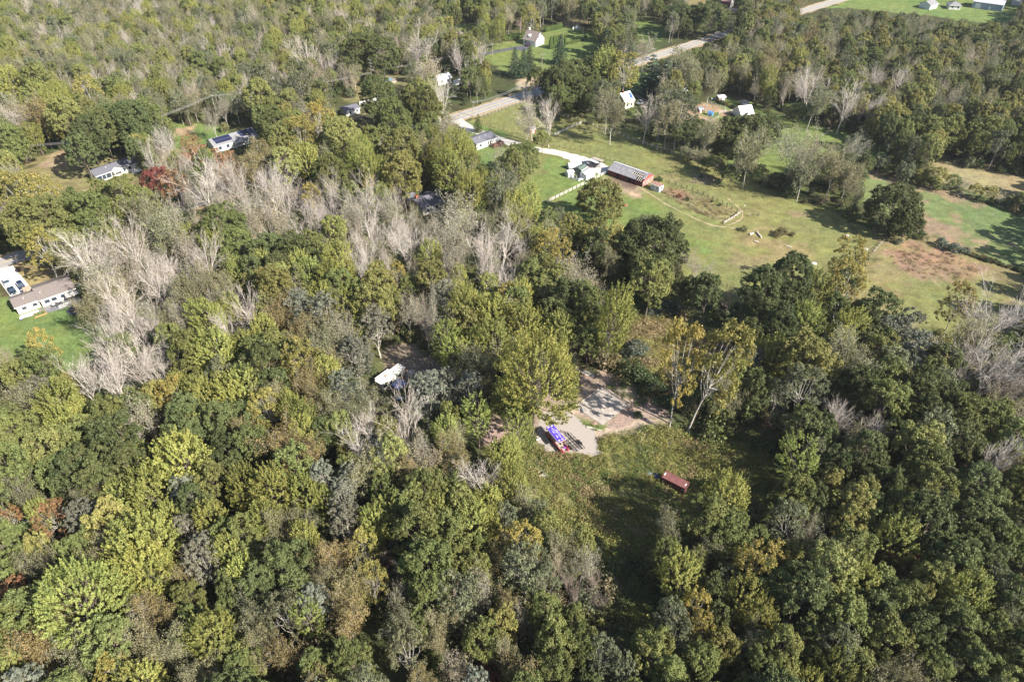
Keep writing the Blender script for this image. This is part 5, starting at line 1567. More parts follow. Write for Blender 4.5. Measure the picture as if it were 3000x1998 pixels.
def make_open(seed, h=16.0, nlf=2, leaf=.2, spread=1.0):
    """thin crown: branches show between scattered leaves"""
    q = np.random.default_rng(seed)
    segs = [[], [], [], []]; tips = []
    spec = [(7, .9, 14 * spread, 44 * spread, .0), (6, .58, 22, 52, .09), (6, .55, 24, 54, .07), (4, .5, 20, 50, .03), (0, .6, 20, 45, .0)]
    grow((0, 0, 0), (q.normal(0, .05), q.normal(0, .05), 1), h * .4, .2, 0, spec, q, segs, tips)
    tp = np.array([t[0] for t in tips]); td = np.array([t[1] for t in tips])
    c = np.repeat(tp, nlf, 0) + q.normal(0, .34, (len(tp) * nlf, 3)); d = np.repeat(td, nlf, 0)
    v, f = leaves_np(c, d * .3 + np.array([0, 0, .6]), q.uniform(.6, 1.4, len(c)) * leaf, q, tilt=.8)
    for lv in (2, 3):
        segs[lv] = [(a, b, max(ra * .8, .02), max(rb * .8, .012)) for a, b, ra, rb in segs[lv]]
    segs[3] = segs[3][::2]
    return segs, v, f, np.repeat(q.uniform(0, 1, len(c)), 4), np.repeat(np.repeat(q.uniform(0, 1, len(tp)), nlf), 4)


def make_conifer(seed, h=13.0, Rr=3.0, whorls=17, dense=1.0, droop=.12, leaf=.2):
    q = np.random.default_rng(seed)
    segs = [[((0, 0, 0), (0, 0, h * .5), .2, .12), ((0, 0, h * .5), (0, 0, h), .12, .02)], [], [], []]
    C, Nn, S, T, SP = [], [], [], [], []
    for i in range(whorls):
        z = h * (.07 + .9 * i / whorls)
        rr = Rr * (1 - i / whorls) ** .8 * q.uniform(.85, 1.12) + .15
        nb = max(5, int(11 * dense * (1 - .5 * i / whorls)))
        for k in range(nb):
            t = 2 * math.pi * (k + q.uniform(-.3, .3)) / nb + i
            L_ = rr * q.uniform(.75, 1.15)
            nk = max(5, int(20 * dense * L_ / Rr + 4))
            s = q.uniform(.1, 1, nk) ** .7
            d = np.array([math.cos(t), math.sin(t), 0])
            pos = d * (s * L_)[:, None]; pos[:, 2] = z - droop * L_ * s * 1.6 + .18 * s * s * L_
            side = np.array([-d[1], d[0], 0])
            pos += side * (q.normal(0, .17, nk) * L_ * (1.1 - s * .5))[:, None] + q.normal(0, .07, (nk, 3))
            C.append(pos); Nn.append(np.tile(np.array([d[0] * .4, d[1] * .4, .8]), (nk, 1)))
            S.append(q.uniform(.7, 1.3, nk) * leaf); T.append(q.uniform(0, 1, nk)); SP.append(np.full(nk, q.uniform(0, 1)))
            if L_ > 1:
                segs[2].append(((0, 0, z), d * L_ * .8 + np.array([0, 0, z - droop * L_]), .05, .02))
    v, f = leaves_np(np.concatenate(C), np.concatenate(Nn), np.concatenate(S), q, tilt=.45)
    return segs, v, f, np.repeat(np.concatenate(T), 4), np.repeat(np.concatenate(SP), 4)


def make_arbor(seed, h=5.0, Rr=.85, n=2600, leaf=.13):
    q = np.random.default_rng(seed)
    z = q.uniform(0.02, 1, n); t = q.uniform(0, 2 * math.pi, n)
    prof = np.minimum(1, (z / .12)) ** .5 * np.clip(1 - np.clip((z - .55) / .47, 0, 1) ** 1.7, .06, 1)
    lump = 1 + .16 * np.sin(t * 5 + z * 9) + .1 * np.sin(t * 11 - z * 31)
    r = Rr * prof * lump * q.uniform(.8, 1.03, n)
    c = np.stack([r * np.cos(t), r * np.sin(t), z * h], 1)
    nn = np.stack([np.cos(t), np.sin(t), np.full(n, .35)], 1)
    v, f = leaves_np(c, nn, q.uniform(.7, 1.4, n) * leaf, q, tilt=.35)
    segs = [[((0, 0, 0), (0, 0, h * .7), .08, .03)], [], [], []]
    return segs, v, f, np.repeat(q.uniform(0, 1, n), 4), np.repeat(q.uniform(0, 1, n), 4)


def make_shrub(seed, h=2.6, Rr=1.7, ncl=26, nlf=34, leaf=.13):
    q = np.random.default_rng(seed)
    C, Nn, S, T, SP = [], [], [], [], []
    segs = [[], [], [], []]
    for k in range(ncl):
        t = q.uniform(0, 2 * math.pi); ph = q.uniform(.05, 1); s = math.sqrt(1 - ph * ph * .95)
        cc = np.array([s * math.cos(t) * Rr * q.uniform(.5, .85), s * math.sin(t) * Rr * q.uniform(.5, .85), h * (.15 + .62 * ph * q.uniform(.7, 1.1))])
        segs[1].append(((0, 0, 0), cc, .035, .015))
        dd = q.normal(0, 1, (nlf, 3)); dd /= np.linalg.norm(dd, axis=1, keepdims=True)
        C.append(cc + dd * q.uniform(.3, .75) * np.array([1, 1, .8])); Nn.append(dd + np.array([0, 0, .5]))
        S.append(q.uniform(.7, 1.4, nlf) * leaf); T.append(q.uniform(0, 1, nlf)); SP.append(np.full(nlf, q.uniform(0, 1)))
    segs[0].append(((0, 0, 0), (0, 0, h * .4), .06, .03))
    c = np.concatenate(C); c[:, 2] = np.maximum(c[:, 2], .05)
    v, f = leaves_np(c, np.concatenate(Nn), np.concatenate(S), q)
    return segs, v, f, np.repeat(np.concatenate(T), 4), np.repeat(np.concatenate(SP), 4)


def make_weed(seed, h=1.0, n=90, leaf=.1, spread=.75):
    q = np.random.default_rng(seed)
    z = q.uniform(.05, 1, n) ** .8
    a = q.normal(0, spread * .5, (n, 2))
    c = np.stack([a[:, 0], a[:, 1], z * h * q.uniform(.5, 1.1, n)], 1)
    nn = np.stack([a[:, 0], a[:, 1], np.full(n, .6)], 1)
    v, f = leaves_np(c, nn, q.uniform(.7, 1.5, n) * leaf, q, tilt=.9, aspect=.5)
    return v, f, np.repeat(q.uniform(0, 1, n), 4), np.repeat(q.uniform(0, 1, n), 4)


# family -> list of (trunk mesh, crown mesh, height, crown radius, crown-centre height)
FAM = {}


def fam(name, made, h, Rr, cz, wood=M_BARK, leaf=M_LEAF):
    segs, v, f, t, s = made
    tm = wood_mesh(name + "_trunk", segs, wood)
    cm = mesh_np(name + "_crown", v, f, [leaf], attrs={"tone": t, "spray": s})
    FAM.setdefault(name, []).append((tm, cm, h, Rr, cz))


for s in range(5):
    fam("round", make_round(100 + s), 15, 5.2, 9.8)
for s in range(3):
    fam("lowround", make_round(500 + s, h=11, Rr=6.2, nl=34, ncl=13, nlf=48, tall=.93, lobe=.32, unit=4.6, fork=.15), 11, 6.4, 5.6)
for s in range(2):
    fam("thin", make_round(120 + s, nl=17, ncl=10, nlf=34, gap=.1, lobe=.42, leaf=.185), 15, 5.2, 9.8, M_PALE)
for s in range(4):
    fam("spiky", make_spiky(140 + s), 15, 5.4, 9.6)
for s in range(2):
    fam("biground", make_round(400 + s, h=21, Rr=8.2, nl=46, ncl=14, nlf=48, lobe=.27, unit=5.2, leaf=.2, tall=.85), 21, 8.4, 13)
    fam("bigspiky", make_spiky(410 + s, h=19, Rr=8.2, nsh=1050, unit=4.6, sl=(1.2, 2.4)), 19, 8.6, 12)
for s in range(2):
    fam("tallspiky", make_spiky(160 + s, h=16, Rr=3.1, nsh=280, tall=.88, up=1.1), 16, 3.4, 9.4)
for s in range(3):
    fam("open", make_open(180 + s, nlf=3, leaf=.16), 16, 5.6, 10.5, M_PALE)
for s in range(2):
    fam("airy", make_open(190 + s, nlf=7, leaf=.17), 16, 5.6, 10.5, M_PALE)
for s in range(3):
    fam("column", make_round(200 + s, h=16, Rr=3.0, nl=22, ncl=10, nlf=44, tall=.85, leaf=.24, lobe=.5, fork=.15, gap=.08), 16, 3.4, 9.2, M_PALE)
for s in range(2):
    fam("conifer", make_conifer(220 + s), 13, 3.1, 5.5, M_BARK, M_NEEDLE)
fam("pine", make_conifer(230, h=15, Rr=4.2, whorls=11, dense=1.3, droop=.02, leaf=.27), 15, 4.2, 7.0, M_BARK, M_NEEDLE)
for s in range(2):
    fam("arbor", make_arbor(240 + s), 5, .85, 2.4, M_BARK, M_NEEDLE)
for s in range(3):
    fam("shrub", make_shrub(250 + s), 2.6, 2.1, 1.3)
for s in range(6):
    tr, fi, _ = make_bare(300 + s, spread=.8 + .1 * s)
    FAM.setdefault("bare", []).append((wood_mesh("bare_trunk", tr, M_TWIG), wood_mesh("bare_branches", fi, M_TWIG), 16, 5.8, 10.5))
for s in range(2):
    tr, fi, _ = make_bare(320 + s, sparse=True)
    FAM.setdefault("barethin", []).append((wood_mesh("bare_trunk", tr, M_TWIG), wood_mesh("bare_branches", fi, M_TWIG), 16, 5.4, 10.5))


def measure():
    for k, lst in FAM.items():
        for i, (tm, cm, h, Rr, cz) in enumerate(lst):
            co = np.empty(len(cm.vertices) * 3, np.float32); cm.vertices.foreach_get("co", co); co = co.reshape(-1, 3)
            hh = np.percentile(co[:, 2], 99.5); r_ = np.percentile(np.hypot(co[:, 0], co[:, 1]), 93)
            z_ = (np.percentile(co[:, 2], 3) + hh) / 2
            lst[i] = (tm, cm, float(hh), float(r_), float(z_))


measure()

# letter: family, colour, label colour, label form, object name, category, height law (a*R+b)
KIND = {
    'D': ("round", (0.112, 0.132, 0.050), "dark green", "dense round-crowned", "broadleaf_tree", "broadleaf tree", 2.4, 7.5),
    'G': ("round", (0.165, 0.185, 0.062), "mid green", "full-crowned", "broadleaf_tree", "broadleaf tree", 2.4, 7.5),
    'g': ("thin", (0.165, 0.172, 0.095), "grey-green", "loose-crowned", "broadleaf_tree", "broadleaf tree", 2.4, 7.5),
    'Y': ("spiky", (0.245, 0.250, 0.070), "yellow-green", "feathery", "broadleaf_tree", "broadleaf tree", 2.4, 7.5),
    'L': ("spiky", (0.265, 0.285, 0.082), "bright lime-green", "feathery", "broadleaf_tree", "broadleaf tree", 2.4, 7.5),
    'T': ("tallspiky", (0.240, 0.260, 0.070), "yellow-green", "tall narrow", "broadleaf_tree", "broadleaf tree", 2.4, 9),
    'y': ("round", (0.230, 0.228, 0.078), "yellowish olive", "round-crowned", "broadleaf_tree", "broadleaf tree", 2.4, 7.5),
    'O': ("airy", (0.220, 0.212, 0.115), "dull olive", "thin-leaved", "broadleaf_tree", "broadleaf tree", 2.4, 8),
    'K': ("open", (0.310, 0.280, 0.190), "tan half-bare", "twiggy", "broadleaf_tree", "broadleaf tree", 2.4, 8),
    'A': ("thin", (0.290, 0.250, 0.075), "golden yellow", "loose-crowned", "broadleaf_tree", "broadleaf tree", 2.4, 8),
    'a': ("airy", (0.250, 0.205, 0.090), "amber", "thin-leaved", "broadleaf_tree", "broadleaf tree", 2.4, 8),
    'S': ("column", (0.185, 0.190, 0.140), "silvery green", "narrow upright", "broadleaf_tree", "broadleaf tree", 2.2, 8),
    'N': ("thin", (0.300, 0.175, 0.090), "orange", "spreading", "broadleaf_tree", "broadleaf tree", 1.8, 4),
    'R': ("round", (0.170, 0.062, 0.050), "dark red", "rounded", "broadleaf_tree", "broadleaf tree", 1.8, 4),
    'B': ("bare", (.47, .43, .39), "pale grey leafless", "many-branched", "bare_tree", "bare tree", 2.1, 9),
    'b': ("bare", (.28, .23, .20), "brown leafless", "fine-twigged", "bare_tree", "bare tree", 1.8, 5),
    'C': ("conifer", (.028, .05, .026), "dark green", "pointed", "conifer_tree", "conifer", 2.6, 4),
    'P': ("pine", (.05, .075, .045), "blue-green", "layered", "conifer_tree", "conifer", 2.2, 5),
    'c': ("conifer", (.07, .095, .015), "yellow-green", "pointed cedar-like", "conifer_tree", "conifer", 2.4, 3),
    'V': ("arbor", (.085, .125, .030), "green", "columnar", "arborvitae", "arborvitae", 1, 1),
    'h': ("shrub", (.07, .10, .04), "green", "rounded low", "shrub", "shrub", 1.15, .3),
    's': ("shrub", (.13, .16, .12), "silvery", "rounded low", "shrub", "shrub", 1.15, .3),
    'o': ("shrub", (.17, .15, .07), "olive brown", "rounded low", "shrub", "shrub", 1.15, .3),
    'r': ("shrub", (.20, .09, .055), "russet", "rounded low", "shrub", "shrub", 1.15, .3),
}

# x y radius letter, in photograph pixels at the middle of each crown
TREES = """
240 1760 125 L|425 1585 85 Y|430 1680 75 Y|160 1524 55 N|25 1527 42 N|38 1594 50 G|128 1650 50 O|265 1533 50 S|320 1525 24 R|198 1612 32 R|280 1565 25 R|262 1603 40 G
57 1744 58 N|38 1840 55 Y|121 1880 62 a|26 1945 50 G|86 1965 38 R|223 1930 65 O|335 1976 48 A|453 1734 32 G|526 1689 36 a|600 1651 58 S|561 1562 38 S|408 1795 32 S|472 1801 50 a|510 1897 55 O
568 1769 45 G|574 1833 38 G|638 1865 68 L|622 1530 48 Y|711 1571 55 G|717 1689 48 L|679 1731 40 D|727 1817 52 O|590 1976 52 O|702 1975 42 G|839 1673 75 D|775 1530 48 Y|830 1536 45 O|900 1590 42 L
1011 1546 48 S|989 1632 50 a|1069 1616 42 A|1094 1539 45 Y|1228 1562 75 G|1318 1578 60 G|1260 1677 80 G|1340 1664 45 G|1260 1763 60 G|1139 1640 35 b|1133 1664 15 R|1027 1737 60 a|1094 1721 46 A|941 1708 46 O
839 1817 62 g|903 1817 46 T|1021 1817 60 a|1149 1823 60 O|1149 1737 36 b|1404 1737 60 K|1483 1594 36 A|1413 1881 55 G|1228 1842 42 G|1273 1870 45 O|782 1897 52 O|855 1906 50 a|929 1965 45 G|1037 1950 60 G
1196 1929 60 g|1273 1938 34 c|1340 1944 60 K|1445 1965 42 R|910 1983 35 L|1388 1785 35 g|1467 1775 40 a|1532 1610 52 A|1596 1545 40 G|1643 1594 42 O|1704 1594 36 G|1580 1657 45 g|1653 1689 48 b|1749 1696 42 b|1698 1753 36 b
1755 1769 30 b|1602 1801 52 G|1525 1800 45 K|1675 1817 36 G|1691 1897 52 G|1771 1928 55 g|1620 1970 60 G|2058 1530 70 G|2138 1578 60 G|1978 1562 46 O|2058 1603 50 O|2122 1625 50 G|1994 1702 60 L|1946 1641 46 G
2202 1677 66 A|2049 1785 46 A|2052 1850 42 A|2090 1753 46 D|2106 1817 38 D|2170 1769 60 Y|2218 1817 52 Y|1962 1817 50 g|1915 1905 66 G|1978 1865 50 g|2042 1944 56 G|2122 1912 52 y|1962 1985 55 G|2186 1874 42 O
2307 1536 60 g|2486 1546 50 y|2617 1578 62 L|2712 1546 80 D|2856 1552 72 D|2776 1657 70 D|2856 1651 60 D|2936 1610 62 G|2368 1581 52 K|2448 1632 55 O|2601 1651 40 N|2661 1667 45 N|2342 1692 25 R|2346 1763 85 D|2521 1721 56 Y
2728 1705 60 y|2824 1753 66 Y|2649 1769 60 G|2569 1817 56 D|2680 1865 62 D|2967 1769 66 D|2470 1842 26 N|2435 1897 62 g|2600 1890 60 G|2792 1865 70 G|2904 1881 62 G|2977 1865 46 A|2282 1913 62 G|2441 1967 52 Y|2601 1975 56 O
2712 1965 60 G|2856 1965 62 G|2952 1960 56 y|2269 1657 42 A|2220 1960 50 G|2360 1860 40 G|2370 1480 50 D
300 1050 90 B|390 1060 80 B|235 1120 70 B|470 1090 55 B|340 1130 60 B|20 1060 60 b|134 1025 36 A|128 1090 50 G|112 1178 46 O|179 1191 60 L|191 1271 50 L|38 1271 56 G|41 1383 72 G|153 1335 56 y
437 1215 62 K|510 1166 42 A|558 1048 62 G|631 1038 60 Y|319 1239 56 G|335 1319 72 D|376 1383 62 D|230 1399 62 D|306 1430 62 D|542 1360 76 L|542 1255 56 D|654 1249 56 D|670 1335 50 D|679 1166 50 Y|654 1115 46 g
542 1456 42 S|446 1446 66 Y|622 1430 46 y|717 1430 52 Y|96 1446 46 O|287 1480 46 O|727 1271 42 a|782 1086 62 D|893 1070 56 A|905 1130 46 a|967 1105 42 L|1037 1048 50 S|1011 1153 46 S|1069 1185 50 O|800 1030 40 G
788 1207 52 A|878 1249 52 Y|807 1303 62 a|884 1335 56 a|954 1287 36 D|967 1217 42 O|1085 1319 72 B|1080 1250 40 B|1180 1245 72 B|1142 1319 36 B|1244 1350 62 K|1225 1400 50 a|1247 1160 56 S|1372 1144 42 S|1308 1271 38 L
1400 1223 44 T|1334 1048 46 T|1404 1064 56 O|1410 1392 62 B|1483 1415 46 Y|1260 1462 62 G|798 1446 62 Y|893 1450 48 Y|957 1408 42 S|1005 1462 42 S|1330 1440 46 G|1120 1440 40 G|1430 1480 42 Y|1470 1340 42 Y
1519 1250 44 T|1490 1330 40 L|2192 1073 38 S|2131 1466 66 L|2339 1064 72 y|2269 1048 52 Y|2489 1064 72 O|2569 1040 52 y|2674 1041 52 S|2754 1073 52 D
2904 1080 130 B|2824 1064 72 B|2960 1180 80 b|2346 1153 62 g|2531 1153 56 D|2585 1191 62 G|2690 1153 62 D|2760 1191 56 D|2457 1233 52 B|2531 1265 46 B|2712 1239 62 D|2824 1239 62 G|2904 1249 52 G|2680 1319 66 y|2537 1344 62 D
2346 1367 56 T|2441 1367 46 D|2904 1360 66 B|2818 1389 22 N|2696 1383 62 G|2983 1383 46 A|2728 1446 66 G|2856 1446 62 D|2511 1453 46 y|2314 1472 56 G|2967 1446 52 G|2600 1440 50 D|2400 1310 40 D|2620 1500 46 G
70 580 56 A|121 600 60 A|80 660 58 y|143 660 60 y|125 735 48 A|228 618 50 G|277 643 56 G|362 590 50 G|305 580 34 G|462 535 44 R|510 550 46 N|555 485 36 N|590 462 34 N|408 634 56 O|494 653 52 K
255 745 76 B|383 717 70 B|399 787 60 K|462 691 60 O|303 803 60 K|360 876 62 B|446 819 60 B|590 760 66 B|526 723 50 K|478 851 52 B|367 970 62 B|558 867 56 O|606 548 66 B|702 532 60 B|717 628 60 K|663 679 60 G|606 930 46 L|271 899 46 O
727 908 52 B|846 575 80 B|791 548 60 B|957 564 56 B|1069 600 60 B|967 643 56 B|1021 634 50 K|1133 612 46 K|1085 749 56 B|1149 691 50 B|1069 803 42 B|1190 723 50 B|1292 691 50 K|1356 637 64 K|1404 749 70 B|1467 707 60 B
1420 803 46 B|1238 740 40 B|1308 771 46 K|775 643 56 K|640 600 50 K|878 749 46 D|909 812 42 L|989 781 52 L|967 835 46 Y|1011 915 46 T|1110 844 52 y|1101 899 60 y|1171 819 30 A|916 590 30 A|1085 564 28 A|890 915 46 S|957 931 52 S|1101 962 46 S
807 851 52 y|814 931 46 a|884 972 36 a|1212 899 46 b|1260 950 36 b|1308 883 46 S|1372 915 56 Y|1436 931 56 Y|1483 883 30 A|1260 749 36 L|1372 570 54 Y|1467 575 50 g|1101 526 46 Y|1180 526 56 y|1314 505 48 L|973 522 50 G|1500 650 36 O
1755 596 70 y|1739 690 50 y|1924 723 100 D|1905 830 60 G|1548 600 42 Y|1608 730 38 A|1645 765 40 A|1698 812 62 K|1634 830 42 G|1650 890 52 D|1723 899 56 G|1519 905 42 G|1532 962 56 Y|2049 790 46 b|2074 870 42 D|2140 870 40 b|2180 860 38 b|1450 1010 60 Y
2233 867 60 D|2320 835 66 D|2393 851 50 Y|2483 775 52 A|2473 845 60 A|2617 615 78 D|2660 655 50 D|2808 905 46 A|2930 930 90 B|2870 960 60 B|2569 930 60 D|2440 930 46 G|2360 950 50 L|2650 980 50 S|2480 980 50 L|2280 960 50 D|2830 1000 60 O
262 412 50 D|300 385 52 D|390 368 56 D|415 410 28 D|240 450 40 D|325 365 44 D|490 425 46 B|430 345 44 G|165 310 46 Y|35 250 40 Y|110 245 42 G|265 280 40 A|190 350 46 y|110 340 46 a|40 330 40 K|640 340 20 o|620 350 28 K|20 420 50 G
1640 250 56 D|1680 235 60 D|1740 215 54 D|1720 280 50 D|1780 200 44 L|1830 215 46 A|1820 240 42 G|1640 300 46 G|1780 300 46 g|1795 330 46 O|1640 150 24 C|1770 140 26 C|1535 190 22 C|1550 178 20 C|1510 190 24 C|1801 150 20 r|1830 140 26 g|1850 160 20 P|1885 150 34 K
1895 340 40 B|1960 300 46 g|1990 340 50 g|1960 350 40 O|1990 400 42 D|2040 390 42 D|2070 390 36 O|1910 230 40 P|1945 245 40 P|1985 215 38 D|2030 270 26 G|2140 400 60 D|2190 400 66 D|2240 385 50 D|2200 450 52 O|2080 250 36 O|2010 205 50 O|2080 60 52 D|2035 60 42 D|1985 60 46 D
2330 440 60 K|2400 440 56 K|2450 490 50 O|2480 440 46 K|2360 500 44 O|2500 530 40 D|2600 360 60 y|2640 380 46 D|2740 400 60 G|2690 350 44 y|2330 340 34 G|2385 300 40 O|2560 330 36 B|2480 300 50 B|2630 240 40 B|2380 260 50 B
1170 135 40 b|1230 150 52 B|905 170 52 B|950 230 50 b|1110 290 50 D|1160 360 50 G|1240 320 46 G|1300 290 52 B|1275 205 50 K|1345 175 34 B|1060 160 46 D|1120 170 46 D|880 250 46 g|1000 420 60 y|940 370 50 A|880 420 50 A|1060 470 50 Y|1180 450 60 y|1300 470 50 Y|1340 450 52 L
1320 370 46 K|1540 360 40 K|1610 340 46 B|1560 330 40 B|1530 470 52 G|1590 420 30 G|1500 500 44 G|1470 470 34 K|1400 365 14 c|1415 100 17 T|1440 95 15 T|1465 95 17 T|1555 60 26 A|1560 100 4 h
760 300 44 G|632 462 24 N|800 380 46 G|830 430 46 y|735 495 42 a|780 470 40 a|668 482 34 N|560 430 30 N|900 480 40 Y|840 500 44 y
2703 690 20 h|2760 712 21 s|2800 728 24 s|2830 735 14 s|2530 757 18 s|2525 775 14 s|2635 708 12 s|1940 900 34 s|1975 905 30 s|1915 915 24 s|1851 1080 42 h|1800 1060 36 o|1915 1134 36 h|2026 1191 34 o|1886 1100 30 h|1960 1180 30 h|1868 1215 14 h|1870 1215 12 s
2012 583 9 h|2085 590 5 h|2111 600 6 h|2150 632 5 h|1990 575 9 r|2178 670 12 o|2292 680 18 o|2275 687 12 o|2322 685 10 o|2345 750 13 o|2323 745 10 r|1929 524 10 h|2055 517 6 h|1865 1020 36 s
2310 540 10 o|2355 590 8 o|2620 1180 20 h
"""
BASED = [(1560, 1277, 1572, 1105, 118, 'Y', 0), (1959, 1261, 1988, 1066, 62, 'A', 0), (2013, 1268, 2102, 1083, 80, 'A', 0), (1765, 1086, 1797, 940, 52, 'L', 0), (1270, 1077, 1262, 930, 26, 'K', 0), (1262, 1070, 1250, 940, 22, 'b', 0)]
HEDGES = [  # hedgerows of scrub in the fields: from, to (ground pixels), crown radius m, letters
    ((2545, 500), (2660, 530), 3.2, "gDO"), ((2660, 530), (2800, 565), 3.4, "GyO"), ((2800, 565), (3010, 625), 3.0, "GyK"),
    ((2150, 550), (2010, 470), 3.4, "DGO"), ((2830, 745), (3000, 800), .9, "hho"),
    ((2105, 300), (2165, 325), 1.2, "hho"), ((2150, 505), (2290, 560), 3.0, "DOK"), ((2460, 540), (2540, 500), 3.0, "DG"),
]
# ------------------------------------------------------------------ where things can be seen between the trees (photograph pixels)
OPEN = [
    [(1385, 345), (1500, 312), (1560, 300), (1690, 350), (1900, 425), (2110, 492), (2230, 560), (2340, 580), (2420, 600), (2560, 665), (2600, 705), (2680, 690), (2760, 715), (2990, 800), (3100, 930), (2900, 890), (2790, 950), (2690, 985), (2600, 900), (2540, 850), (2520, 760), (2400, 790), (2300, 810), (2210, 840), (2120, 850), (2060, 810), (2030, 740), (1990, 660), (1930, 620), (1840, 640), (1700, 620), (1600, 605), (1535, 592), (1560, 540), (1600, 500), (1590, 460), (1500, 440), (1440, 430), (1450, 405), (1390, 380)],
    [(2510, 500), (2600, 515), (2700, 545), (2850, 590), (3100, 660), (3100, 800), (2850, 725), (2760, 695), (2690, 660), (2670, 590), (2560, 560)],
    [(2740, 470), (2850, 495), (3100, 540), (3100, 620), (2880, 560), (2740, 510)],
    [(2230, 330), (2330, 350), (2400, 370), (2560, 400), (2590, 440), (2500, 450), (2330, 400), (2290, 440), (2290, 520), (2200, 520), (2200, 420)],
    [(2010, 290), (2100, 275), (2200, 290), (2225, 340), (2170, 345), (2140, 370), (2110, 400), (2060, 400), (2015, 350)],
    [(1825, 270), (1850, 230), (1890, 215), (1910, 260), (1895, 325), (1860, 330), (1820, 325)],
    [(1430, 155), (1480, 120), (1540, 105), (1640, 75), (1720, 95), (1740, 130), (1760, 150), (1740, 175), (1700, 190), (1600, 195), (1590, 180), (1520, 165), (1500, 215), (1450, 200), (1430, 175)],
    [(1870, 62), (1965, 85), (1935, 105), (1890, 115)],
    [(2010, 0), (2085, 8), (2160, 0), (2160, 30), (2100, 30), (2020, 20)],
    [(2440, 30), (2500, 0), (3000, 0), (2950, 60), (2860, 62), (2760, 45), (2640, 30)],
    [(2130, 88), (2060, 108), (1980, 134), (1900, 156), (1820, 182), (1820, 205), (1870, 195), (1990, 155), (2130, 106)],
    [(2340, 24), (2480, -10), (2490, 8), (2350, 46)],
    [(1330, 335), (1500, 280), (1560, 262), (1565, 290), (1330, 365)], [(1165, 378), (1215, 368), (1225, 385), (1190, 398)],
    [(1380, 375), (1465, 375), (1500, 420), (1470, 440), (1450, 485), (1425, 485), (1400, 440)],
    [(1222, 545), (1320, 545), (1325, 575), (1290, 600), (1260, 615), (1222, 612)],
    [(610, 425), (745, 372), (760, 400), (740, 440), (690, 450), (600, 440)], [(520, 370), (640, 375), (660, 400), (600, 420), (550, 440), (510, 430)],
    [(240, 455), (400, 450), (430, 520), (425, 545), (255, 550)], [(115, 470), (220, 440), (250, 500), (265, 545), (190, 570), (80, 520)],
    [(990, 295), (1060, 285), (1165, 270), (1165, 305), (1065, 355), (995, 350)], [(1050, 222), (1210, 222), (1180, 265), (1050, 275)],
    [(1275, 208), (1330, 210), (1330, 250), (1280, 250)], [(1340, 80), (1385, 85), (1400, 70), (1330, 66)],
    [(-50, 760), (80, 735), (190, 780), (225, 830), (240, 905), (260, 950), (240, 1000), (180, 1060), (-50, 1020)],
    [(450, 620), (530, 592), (535, 615), (465, 645)],
    [(1090, 1055), (1150, 1000), (1290, 1050), (1285, 1110), (1190, 1165), (1130, 1170), (1085, 1150)],
    [(1560, 1230), (1660, 1180), (1690, 1090), (1760, 1090), (1900, 1180), (1930, 1230), (2000, 1290), (2160, 1330), (2200, 1400), (2110, 1430), (2040, 1560), (1900, 1600), (1740, 1580), (1640, 1500), (1560, 1420), (1530, 1340)],
    [(1830, 925), (1980, 925), (2130, 980), (2190, 1030), (2120, 1050), (1990, 1010), (1900, 1080), (1900, 1160), (1840, 1090)],
    [(1950, 1130), (1990, 1130), (2060, 1200), (2060, 1310), (1950, 1290)],
    [(1610, 700), (1690, 760), (1790, 860), (1880, 880), (1900, 930), (1840, 930), (1760, 860), (1650, 780)],
    [(1740, 1560), (1880, 1590), (1910, 1700), (1850, 1860), (1760, 1850), (1790, 1700)],
    [(2100, 1250), (2280, 1270), (2280, 1420), (2200, 1450), (2120, 1400)],
    [(1395, 1225), (1480, 1225), (1480, 1310), (1400, 1310)],
]
OPEN_BB = [(min(p[0] for p in o), max(p[0] for p in o), min(p[1] for p in o), max(p[1] for p in o)) for o in OPEN]


def in_poly(x, y, poly):
    c = False
    n = len(poly)
    for i in range(n):
        x0, y0 = poly[i]; x1, y1 = poly[(i + 1) % n]
        if (y0 > y) != (y1 > y) and x < (x1 - x0) * (y - y0) / (y1 - y0) + x0:
            c = not c
    return c


def seen_open(x, y):
    for o, bb in zip(OPEN, OPEN_BB):
        if bb[0] <= x <= bb[1] and bb[2] <= y <= bb[3] and in_poly(x, y, o):
            return True
    return False


def dims(letter, r):
    k = KIND[letter]
    return k[6] * r + k[7]


PLANTS = []      # dict(x, y, R, h, letter, hand, px, py, rp)


def add_px(cx, cy, rp, letter, hand=True, hs=1.0):
    z = 6.0
    for _ in range(4):
        p = U(cx, cy, z)
        Rm = rp / pxm(p.x, p.y, z)
        h = min(24.0, dims(letter, Rm)) * hs
        z = h * (.6 if letter not in 'CPchsor' else .45)
    if letter in 'DGYLy' and Rm < 5 and 1700 < cx and cy < 500:
        pass
    p = U(cx, cy, z)
    PLANTS.append(dict(x=p.x, y=p.y, R=Rm, h=h, k=letter, hand=hand, px=cx, py=cy, rp=rp))


for row in TREES.strip().splitlines():
    for it in row.split('|'):
        a, b, c, k = it.split()
        add_px(float(a), float(b), float(c), k)
for bx_, by_, cx_, cy_, rp_, k_, _z in BASED:      # trees whose foot can be seen: height from foot and crown
    b_ = U(bx_, by_)
    z = 3.0
    while z < 20 and P(b_.x, b_.y, z)[1] > cy_:
        z += .25
    q_ = U(cx_, cy_, z); rr_ = rp_ / pxm(q_.x, q_.y, z)
    PLANTS.append(dict(x=b_.x, y=b_.y, R=rr_, h=z / .6, k=k_, hand=True, px=cx_, py=cy_, rp=rp_ * 2, lean=math.atan2(q_.x - b_.x, z)))
for p in PLANTS:           # open-grown trees keep their branches to the ground
    if p["k"] in "DGy" and p["px"] > 1500 and p["py"] < 760 and p["R"] > 3.5:
        p["low"] = True
        p["h"] = min(p["h"], 1.65 * p["R"] + 3)
        q_ = U(p["px"], p["py"], p["h"] * .5); p["x"], p["y"] = q_.x, q_.y
